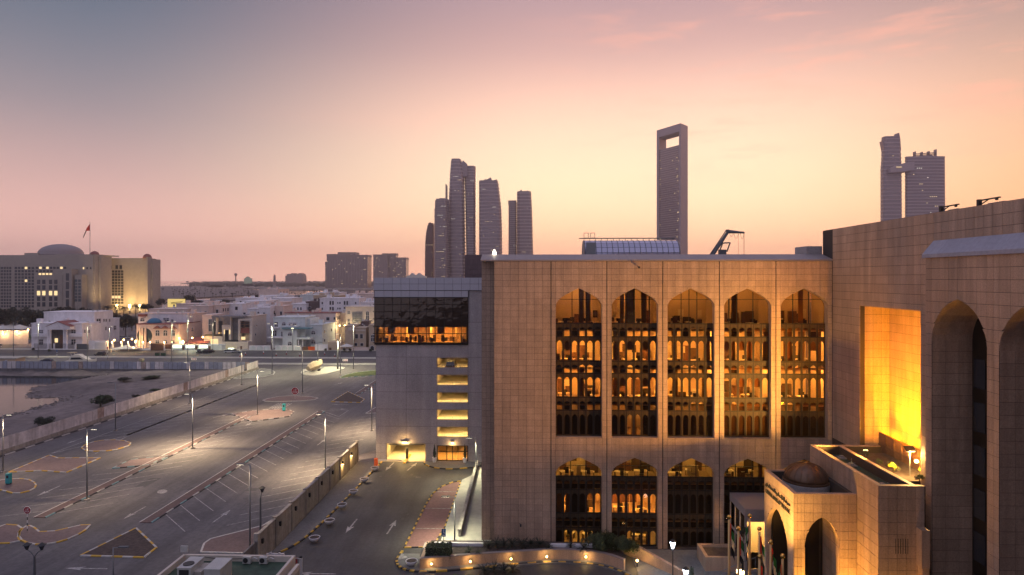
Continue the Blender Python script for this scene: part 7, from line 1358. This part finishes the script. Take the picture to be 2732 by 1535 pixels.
CYC = [palm_meshes(i, 30, .13, (.15, 1.25), 1.0, 'leaf_dark') for i in (1, 2)]; CYCG = palm_meshes(4, 30, .13, (.15, 1.25), 1.0, 'leaf'); PLM = [palm_meshes(7 + i, 28, .2, (-.1, 1.2), 1.9, 'leaf_dark') for i in range(2)]
PTR = MB().cyl((0, 0, 0), (0, 0, 1), .16, .11, 7).mesh('trunk', MT['bark'])
def cycad(px, py, r, z, lb, k=0, Y=None):
    p = G(px, py, z); t_ = thing('cycad', lb, 'plant', (p.x, p.y, z), 'cycads in the planters'); inst('fronds', CYCG if k == 9 else CYC[k % 2], t_, (p.x, p.y, z + .25), (r, r, r), k * .9); MB().cyl((p.x, p.y, z - .1), (p.x, p.y, z + .3), .18, .14, 7).build('trunk', MT['bark'], t_)
on = ['leftmost', 'second', 'third', 'fourth', 'fifth', 'sixth', 'seventh', 'eighth', 'ninth', 'tenth']
for k, (px, py, r) in enumerate(((1302, 1462, 1.15), (1324, 1459, 1.2), (1345, 1461, 1.1), (1366, 1459, 1.25), (1395, 1460, 1.2), (1417, 1458, 1.15), (1440, 1459, 1.1), (1463, 1466, .85))): cycad(px, py, r, 1.15, f'dark cycad in the dense row below the blank wall, {on[k]} from the left', k)
for k, (px, py, r, lb) in enumerate(((1252, 1476, .85, 'cycad left in the pale edged planter by the ramp'), (1277, 1479, .6, 'small cycad right in the pale edged planter by the ramp'), (1522, 1462, .75, 'cycad before the first ground floor window'), (1557, 1468, 1.0, 'cycad beside the large feathery bush'))): cycad(px, py, r, 1.15, lb, 9 if k < 2 else k)
for k, (px, py, r) in enumerate(((1293, 1531, 1.2), (1318, 1528, 1.3), (1345, 1530, 1.25), (1368, 1527, 1.1))): cycad(px, py, r, .3, f'dark cycad on the drive island at the bottom edge, {on[k]} from the left', k)
struct(MB().prism(gxy([(1270, 1545), (1280, 1530), (1385, 1527), (1395, 1545)]), -.03, .3).build('drive_island', MT['soil']))
t_ = thing('feathery_bush', 'large feathery green bush spilling over the end of the planter', 'bush', (9, 82, 1.1)); r_ = random.Random(6)
for k in range(11): p = G(1585 + k * 10.5, 1468 + r_.uniform(-8, 12), 1.1); s = r_.uniform(.9, 1.7); inst('foliage', CRG[k % 2], t_, (p.x, p.y, 1.0 + s * (.5 if k % 3 else 1.0)), (s, s, s * 1.15), k)
MB().cyl((9, 82, 1), (9.1, 82, 2.5), .12, .06).build('stem', MT['bark'], t_)
hd = thing('clipped_hedge', 'boxy clipped green hedge at the left end of the planter', 'hedge', (-11.5, 81.3, 1.1)); a_, b_ = G(1135, 1489, 1.1), G(1203, 1486, 1.1); mb = MB(); r_ = random.Random(8)
for k in range(2600): p = Vector((r_.uniform(a_.x, b_.x), r_.uniform(a_.y - .1, a_.y + 1.7), r_.uniform(1.1, 2.45) + r_.gauss(0, .05))); u = Vector((r_.gauss(0, 1), r_.gauss(0, 1), r_.gauss(0, 1))).normalized() * .11; w_ = u.orthogonal().normalized() * .07; mb.add([p - u, p + w_, p + u, p - w_], [(0, 1, 2, 3)])
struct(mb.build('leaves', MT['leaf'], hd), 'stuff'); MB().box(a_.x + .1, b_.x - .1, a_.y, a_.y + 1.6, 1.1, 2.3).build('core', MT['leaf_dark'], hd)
hd = thing('lime_hedge', 'low lime green hedge cut by the bottom edge of the picture', 'hedge', (-8, 76, .1)); a_, b_ = G(1205, 1545, .6), G(1278, 1545, .6); mb = MB()
for k in range(1500): p = Vector((r_.uniform(a_.x, b_.x), r_.uniform(a_.y - .6, a_.y + .7), r_.uniform(.2, .85))); u = Vector((r_.gauss(0, 1), r_.gauss(0, 1), r_.gauss(0, 1))).normalized() * .1; w_ = u.orthogonal().normalized() * .07; mb.add([p - u, p + w_, p + u, p - w_], [(0, 1, 2, 3)])
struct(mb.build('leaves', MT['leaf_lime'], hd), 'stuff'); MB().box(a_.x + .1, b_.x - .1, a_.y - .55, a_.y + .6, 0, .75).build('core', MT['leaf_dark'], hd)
for k, (x, y, s, lb) in enumerate(((37.2, 74.6, .55, 'round shrub at the back of the niche terrace'), (37.0, 71.2, .5, 'low shrub in the middle of the niche terrace'), (37.3, 69.0, .75, 'dark round shrub beside the solar flood lamp'), (39.6, 67.2, .8, 'tall loose shrub against the terrace screen'), (38.0, 65.6, .6, 'pale shrub at the near end of the niche terrace'))):
    t_ = thing('terrace_shrub', lb, 'shrub', (x, y, 14.9)); inst('foliage', CRG[k % 2], t_, (x, y, 14.9 + s * .9), (s, s, s * 1.1), k); MB().cyl((x, y, 14.85), (x, y, 15.3), .05).build('stem', MT['bark'], t_)
t_ = thing('slim_cypress', 'slim dark cypress beside the lower lantern', 'tree', (17.2, 74, 0)); p = FY(1846, 1535, 74); inst('foliage', CR[0], t_, (p[0], 74, 1.6), (.28, .28, 1.9)); MB().cyl((p[0], 74, 0), (p[0], 74, .6), .06).build('stem', MT['bark'], t_)
# lobby plants
t_ = thing('lobby_plant', 'dark leafy plant inside the glazed lobby', 'plant', (24.5, 77, .1)); inst('foliage', CR[1], t_, (24.5, 77, 5.6), (.8, .8, .7)); MB().cyl((24.5, 77, .1), (24.5, 77, 5.2), .06).build('stem', MT['bark'], t_)
# trees before the domed building, palms at the far left, bushes on the bank
td = [(75, 842, 812, 46), (110, 846, 815, 50), (140, 848, 812, 46), (172, 850, 806, 44), (205, 852, 806, 46), (232, 853, 810, 40), (48, 838, 806, 50), (12, 838, 808, 46), (268, 858, 826, 34), (300, 860, 826, 36), (335, 862, 826, 36), (352, 866, 838, 30)]
for k, (px, b_, t2, w_) in enumerate(td): tree(px, b_, t2, w_, f'dark dense tree {["behind the white villa, left end", "behind the white villa roof, left", "behind the white villa, middle left", "behind the white villa, centre", "behind the white villa, middle right", "behind the white villa, right end", "above the marquees, right", "above the marquees, far left", "left under the floodlit facade", "middle under the floodlit facade", "right under the floodlit facade", "behind the pink villa corner"][k]}', Y=380 + (k * 37) % 60, k=k, group='trees before the government building')
ft_ = [(388, 822, 806, 40), (430, 815, 790, 30), (505, 803, 781, 42), (520, 812, 798, 50), (560, 814, 800, 40), (600, 812, 794, 34), (690, 804, 781, 34), (675, 806, 790, 40), (840, 786, 772, 36), (975, 786, 774, 30), (800, 796, 783, 40), (715, 806, 792, 30), (640, 808, 796, 36), (575, 776, 758, 50), (660, 772, 755, 40), (690, 773, 756, 30)]
for k, (px, b_, t2, w_) in enumerate(ft_): tree(px, b_, t2, w_, f'dark tree {["beside the floodlit facade corner", "left of the billboard", "big, just right of the billboard", "low, right of the billboard", "in the gap of the far roofs, left", "in the gap of the far roofs, right", "beside the vaulted low building", "left of the vaulted low building", "below the wide hotel slab", "near the car park fascia", "right of the vaulted low building", "before the vaulted low building", "over the pale far roofs", "on the wooded island, left", "on the wooded island, middle", "on the wooded island, right"][k]}', Y=None if k > 12 else 560 + (k * 53) % 200, k=k, group='trees towards the coast')
pb_ = [(28, 912, 852, 345), (64, 905, 850, 350), (40, 900, 850, 390), (310, 850, 815, 420), (330, 850, 818, 430), (285, 850, 816, 430), (362, 850, 812, 440)]
for k, (px, b_, t2, Y) in enumerate(pb_):
    x, z = FY(px, t2, Y); t_ = thing('palm_tree', f'dark palm tree {["at the far left before the tents", "left of the white villa", "behind the tents", "before the floodlit facade, left", "before the floodlit facade, middle", "before the floodlit facade, far left", "at the right corner of the floodlit facade"][k]}', 'palm', (x, Y, 0)); inst('trunk', PTR, t_, (x, Y, 0), (1.8, 1.8, z - 1)); inst('fronds', PLM[k % 2], t_, (x, Y, z - 1), (4.2, 4.2, 3.6), k)
bk = [(268, 1085, 1040, 62, 'tall dark bush on the sandy bank behind the hoarding'), (118, 1140, 1103, 56, 'dark bush on the bank near the left edge'), (418, 1048, 1032, 40, 'low bush behind the middle of the hoarding'), (362, 1062, 1050, 26, 'small bush on the bank beside the hoarding'), (400, 1010, 1000, 60, 'flat scrub along the quay'), (330, 1018, 1004, 40, 'flat scrub at the end of the dark water')]
for k, (px, b_, t2, w_, lb) in enumerate(bk): tree(px, b_, t2, w_, lb, k=k, cat='bush', name='bush', crowns=[CRG[0], CR[0]])
for k, (px, py, lb) in enumerate(((868, 938, 'round green shrub left of the tan garden wall'), (918, 938, 'round green shrub under the garden umbrella, left'), (934, 938, 'round green shrub under the garden umbrella, right'), (988, 940, 'round green shrub at the arched niche'), (88, 936, 'bush at the corner of the white villa fence'), (131, 940, 'small bush on the verge before the white villa'))):
    tree(px, py, py - 12, 9, lb, k=k, cat='shrub', name='shrub', crowns=CRG)
pf = MB(); r_ = random.Random(21)
for k in range(190):
    px = r_.uniform(412, 720) if k < 130 else r_.uniform(720, 900); py = (r_.choice([766, 770, 775, 781, 787, 793]) + r_.uniform(-1, 1)) if k < 130 else r_.uniform(776, 796); p = G(px, py, 0); h_ = r_.uniform(5, 8); pf.cyl((p.x, p.y, 0), (p.x, p.y, h_), .3, .2, 4); pf.lathe([(.1, h_ - .4), (1.8, h_ - .6), (1.5, h_ + .5), (.1, h_ + 1)], (p.x, p.y, 0), 6)
struct(pf.build('distant_palms', MT['leaf_dark']), 'stuff')
iw = MB()
for k in range(420): px = r_.uniform(500, 1130); p = G(px, r_.uniform(753, 766), 0); s = r_.uniform(5, 14); iw.lathe([(.1, 0), (s, 1), (s * .8, r_.uniform(5, 10)), (.1, r_.uniform(9, 14))], (p.x, p.y, 0), 6)
struct(iw.build('distant_woods', MT['leaf_dark']), 'stuff')

# ================================================================== vehicles and boats
def car(p, rz, paint, label, kind='suv', group=None):
    t_ = thing('parked_car', label, 'car', (0, 0, 0), group); L_, W_, H_ = (4.7, 1.86, 1.72) if kind == 'suv' else (4.5, 1.8, 1.45); hl = L_ / 2
    low = [(-hl, .35), (-hl, .85), (-hl + .15, .95), (hl - 1.35, .95), (hl - .2, .82), (hl, .62), (hl, .35)]
    rings = [[(x, y * (1 - .04 * (z > .8)), z) for y in (0,) for x, z in low] for _ in (0,)]
    mb = MB(); n = len(low); vs_ = []
    for y, sh in ((-W_ / 2, .06), (-W_ / 2 * .9, 0), (W_ / 2 * .9, 0), (W_ / 2, .06)): vs_ += [(x * (1 - sh * .4), y, z - (sh if z > .6 else -sh)) for x, z in low]
    fs = [(k * n + i, k * n + (i + 1) % n, (k + 1) * n + (i + 1) % n, (k + 1) * n + i) for k in range(3) for i in range(n)] + [tuple(range(n))[::-1], tuple(range(3 * n, 4 * n))]; mb.add(vs_, fs); body = mb.build('body', MT[paint], t_)
    cab = [(-hl + .12, .95), (-hl + .45, H_ - .12), (-hl + .9, H_), (.35, H_), (1.15, .95)] if kind == 'suv' else [(-hl + .35, .93), (-hl + 1.1, H_ - .05), (-.3, H_), (.3, H_ - .03), (1.25, .93)]
    mb = MB(); n = len(cab); vs_ = []
    for y, k in ((-W_ / 2 * .92, 1), (W_ / 2 * .92, 1)): vs_ += [(x, y * (1 - .16 * (z - .95) / (H_ - .95)), z) for x, z in cab]
    mb.add(vs_, [(i, (i + 1) % n, n + (i + 1) % n, n + i) for i in range(n)] + [tuple(range(n))[::-1], tuple(range(n, 2 * n))]); mb.build('windows', MT['car_glass'], t_)
    rf = [(x * .96, z + .012) for x, z in cab[1:4]]; mb = MB(); mb.ext([(rf[0][0], -W_ * .39, rf[0][1]), (rf[1][0], -W_ * .385, rf[1][1]), (rf[2][0], -W_ * .385, rf[2][1]), (rf[2][0], W_ * .385, rf[2][1]), (rf[1][0], W_ * .385, rf[1][1]), (rf[0][0], W_ * .39, rf[0][1])], (0, 0, .03)); mb.build('roof', MT[paint], t_)
    for x in (-hl + .85, hl - .9):
        for s in (-1, 1): wh = MB().cyl((x, s * (W_ / 2 - .2), .34), (x, s * (W_ / 2 + .01), .34), .34, .34, 16).build('wheel', MT['tyre'], t_); MB().cyl((x, s * (W_ / 2 + .011), .34), (x, s * (W_ / 2 + .025), .34), .2, .18, 10).build('rim', MT['steel'], wh)
    for s in (-1, 1): MB().box(hl - .12, hl + .005, s * .65 - .17, s * .65 + .17, .62, .76).build('headlight', MT['frame_white'], t_); MB().box(-hl - .01, -hl + .08, s * .7 - .14, s * .7 + .14, .7, .85).build('tail_light', MT['red_sign'], t_)
    t_.location = (p[0], p[1], p[2] if len(p) > 2 else .01); t_.rotation_euler.z = rz; return t_
def gp(px, py, z=.02): v_ = G(px, py); return (v_.x, v_.y, z)
car(gp(267, 949), R(180), 'car_black', 'dark estate car driving on the road before the garage wall', 'suv'); car(gp(612, 942), R(20), 'car_white', 'white car parked before the dark garage of the stone villa', 'suv'); car(gp(631, 941.5), R(8), 'car_silver', 'silver car parked to the right of the white one'); car(gp(531, 941), R(-70), 'car_black', 'dark off road car at the left before the lit garages'); car(gp(548, 942), R(170), 'car_black', 'dark long car in the middle before the lit garages'); car(gp(560, 941), R(165), 'car_black', 'dark car at the right before the lit garages', 'sedan')
car(gp(70, 913), R(160), 'car_white', 'white car parked beside the white villa at the far left', 'suv'); car(gp(125, 966), R(180), 'car_blue', 'dark blue car just behind the rusty quay fence', 'sedan'); car(gp(22, 917), R(10), 'car_black', 'dark car on the curved road at the far left', 'sedan')
for k, x in enumerate((316, 330, 343)): car((FY(x, 876, 372)[0], 372, .02), R(80), ['car_black', 'car_silver', 'car_white'][k], f'{["dark", "silver", "white"][k]} car parked in the yard behind the villas', 'sedan')
o_ = ops[0]; car(((o_.u0 + o_.u1) / 2 - .5, YC + 2.6, fz[-1] + .01), R(90), 'car_black', 'dark car parked on the top lit deck of the car park')
# motor yacht on stands behind the fence
yt = thing('motor_yacht', 'cream motor yacht on land behind the quay fence', 'boat', (FY(215, 960, 252)[0], 252, 0)); xl, xr = FY(178, 960, 252)[0], FY(258, 960, 252)[0]; L_ = xr - xl; xs = lambda f: xl + L_ * f
rings = []
for f, w_, zk, zd in ((0, 1.7, 1.0, 2.5), (.35, 1.9, .8, 2.6), (.7, 1.5, .9, 2.9), (.9, .7, 1.4, 3.2), (1, .05, 2.6, 3.5)): rings.append([(xs(f), 252 - w_, zd), (xs(f), 252 - w_ * .75, zk + .3), (xs(f), 252, zk), (xs(f), 252 + w_ * .75, zk + .3), (xs(f), 252 + w_, zd)])
MB().loft(rings).build('hull', MT['gelcoat'], yt); MB().ext([(xs(.12), 250.8, 2.55), (xs(.8), 250.8, 2.85), (xs(.62), 250.8, 4.0), (xs(.5), 250.8, 4.6), (xs(.2), 250.8, 4.6)], (0, 2.4, 0)).build('cabin', MT['gelcoat'], yt); MB().ext([(xs(.2), 250.7, 3.1), (xs(.62), 250.7, 3.2), (xs(.5), 250.7, 4.0), (xs(.22), 250.7, 3.9)], (0, .08, 0)).build('side_window', MT['window_dark'], yt); MB().ext([(xs(.3), 250.9, 4.6), (xs(.52), 250.9, 4.6), (xs(.46), 250.9, 5.1), (xs(.3), 250.9, 5.1)], (0, 2.2, 0)).build('flybridge', MT['gelcoat'], yt); MB().box(xs(.08), xs(.28), 250.7, 253.3, 5.6, 5.85).build('hardtop', MT['canvas'], yt); [MB().cyl((xs(f), 252 + s, 4.6), (xs(f - .03), 252 + s, 5.6), .08).build('arch_leg', MT['gelcoat'], yt) for f in (.22,) for s in (-1, 1)]; [MB().box(xs(f) - .3, xs(f) + .3, 251, 253, 0, 1.2).build('cradle', MT['wood'], yt) for f in (.2, .6)]
# covered boat on a trailer
P0, P1 = G(818, 998), G(862, 985); u = (P1 - P0).normalized(); w_ = Vector((-u.y, u.x, 0)); bt_ = thing('boat_trailer', 'tan tarpaulin covered boat on a two axle trailer by the road', 'boat', tuple((P0 + P1) / 2)); Ln = 11.0; C_ = (P0 + P1) / 2 - u * Ln * .5
rings = []
for f, hw_, zk, zt in ((0, .9, 1.3, 2.6), (.12, 1.25, .9, 3.3), (.45, 1.45, .8, 3.9), (.75, 1.3, 1.0, 3.9), (.92, .7, 1.8, 3.9), (1, .12, 2.9, 3.9)): c_ = C_ + u * Ln * f; rings.append([tuple(c_ - w_ * hw_ + Vector((0, 0, (zk + zt) / 2 - .1))), tuple(c_ - w_ * hw_ * .5 + Vector((0, 0, zk))), tuple(c_ + w_ * hw_ * .5 + Vector((0, 0, zk))), tuple(c_ + w_ * hw_ + Vector((0, 0, (zk + zt) / 2 - .1))), tuple(c_ + w_ * hw_ * .5 + Vector((0, 0, zt - .12))), tuple(c_ + Vector((0, 0, zt))), tuple(c_ - w_ * hw_ * .5 + Vector((0, 0, zt - .12)))])
MB().loft(rings).build('covered_hull', MT['canvas'], bt_); fm = MB(); [fm.obox(C_ + u * Ln * .45 + w_ * s * .9 + Vector((0, 0, .7)), u, w_, (0, 0, 1), Ln * .52, .07, .1) for s in (-1, 1)]; fm.build('trailer_frame', MT['steel'], bt_)
for f in (.55, .64):
    for s in (-1, 1): c_ = C_ + u * Ln * f + w_ * s * 1.15 + Vector((0, 0, .4)); MB().cyl(c_ - w_ * .12, c_ + w_ * .12, .4, .4, 14).build('wheel', MT['tyre'], bt_)
tb = thing('long_tarped_boat', 'long low boat under dark green tarpaulin behind the quay fence', 'boat', (FY(440, 965, 254)[0], 254, 0)); xl, xr = FY(374, 960, 254)[0], FY(500, 960, 254)[0]; mat('tarp_green', (.10, .12, .05), .7, nscale=1, namt=.3); rings = []
for f, h_ in ((0, 2.7), (.05, 2.6), (.1, 1.9), (.5, 1.6), (.9, 1.5), (1, 1.0)): x = xl + (xr - xl) * f; rings.append([(x, 252.8, 0), (x, 253.0, h_ * .7), (x, 254, h_), (x, 255, h_ * .7), (x, 255.2, 0)])
MB().loft(rings).build('tarpaulin', MT['tarp_green'], tb); MB().box(xl - .1, xl + 1.2, 253.2, 254.8, 2.5, 3.2).build('bow_cover', MT['canvas'], tb)
sd_ = thing('site_shed', 'low tan shed with a pale roof behind the fence at the left edge', 'shed', (FY(18, 965, 251)[0], 251, 0)); px_box(sd_, 'wall', 'tan_plaster', -20, 41, 958, None, 250, 5); px_box(sd_, 'roof', 'pale_paving', -22, 43, 955.5, 958, 249.7, 5.6); px_box(sd_, 'vent', 'frame_white', 13, 19, 961, 967, 249.9, .1)
for k, px in enumerate((420, 436)): p = gp(px, 950); t_ = thing('dumpster', ['left', 'right'][k] + ' dark green waste bin on the road verge', 'waste bin', p, 'waste bins on the verge'); MB().box(p[0] - .9, p[0] + .9, p[1] - .5, p[1] + .5, .15, 1.35).build('bin', MT['green_plastic'], t_); MB().box(p[0] - .95, p[0] + .95, p[1] - .55, p[1] + .55, 1.35, 1.5).build('lid', MT['black_metal'], t_)
for k, (px, py, w2, lb) in enumerate(((337, 931, 32, 'wide cream garden umbrella by the pillared wall'), (925, 925, 17, 'cream square umbrella before the tan garden wall'))):
    x, z = FY(px, py - 10 if k == 0 else py - 8, 309); w_ = w2 * 309 / FPX; y = 309; t_ = thing('garden_umbrella', lb, 'umbrella', (x, y, 0)); z0 = FY(px, py - 1, 309)[1]; MB().add([(x - w_, y - 2.5, z0), (x + w_, y - 2.5, z0), (x + w_, y + 2.5, z0), (x - w_, y + 2.5, z0), (x, y, z)], [(0, 1, 4), (1, 2, 4), (2, 3, 4), (3, 0, 4)]).build('canopy', MT['gelcoat'], t_); MB().cyl((x, y, 0), (x, y, z), .08).build('pole', MT['steel'], t_)
for k, px in enumerate((703, 737, 764, 800, 866, 893, 655, 640)): p = gp(px, 945 + (k * 5) % 9); t_ = thing('traffic_drum', f'small red white road marker on the service road, {nl[k]} of the scattered row', 'road marker', p, 'road markers'); MB().cyl((p[0], p[1], 0), (p[0], p[1], .6), .3, .25).build('base', MT['red_plastic'], t_); MB().cyl((p[0], p[1], .6), (p[0], p[1], 1.3), .22, .18).build('top', MT['white_plastic'], t_)
# ================================================================== dusk haze over the whole scene
hz = MB().box(-7500, 7500, -900, 7000, -5, 352).build('haze', None); hz['kind'] = 'stuff'
hm = bpy.data.materials.new('haze'); hm.use_nodes = True; t = hm.node_tree; t.nodes.clear(); pv = t.nodes.new('ShaderNodeVolumePrincipled'); pv.inputs['Color'].default_value = (.95, .87, .92, 1); pv.inputs['Density'].default_value = 1.6e-4; pv.inputs['Anisotropy'].default_value = .6
ho = t.nodes.new('ShaderNodeOutputMaterial'); t.links.new(pv.outputs[0], ho.inputs['Volume']); hz.data.materials.append(hm)
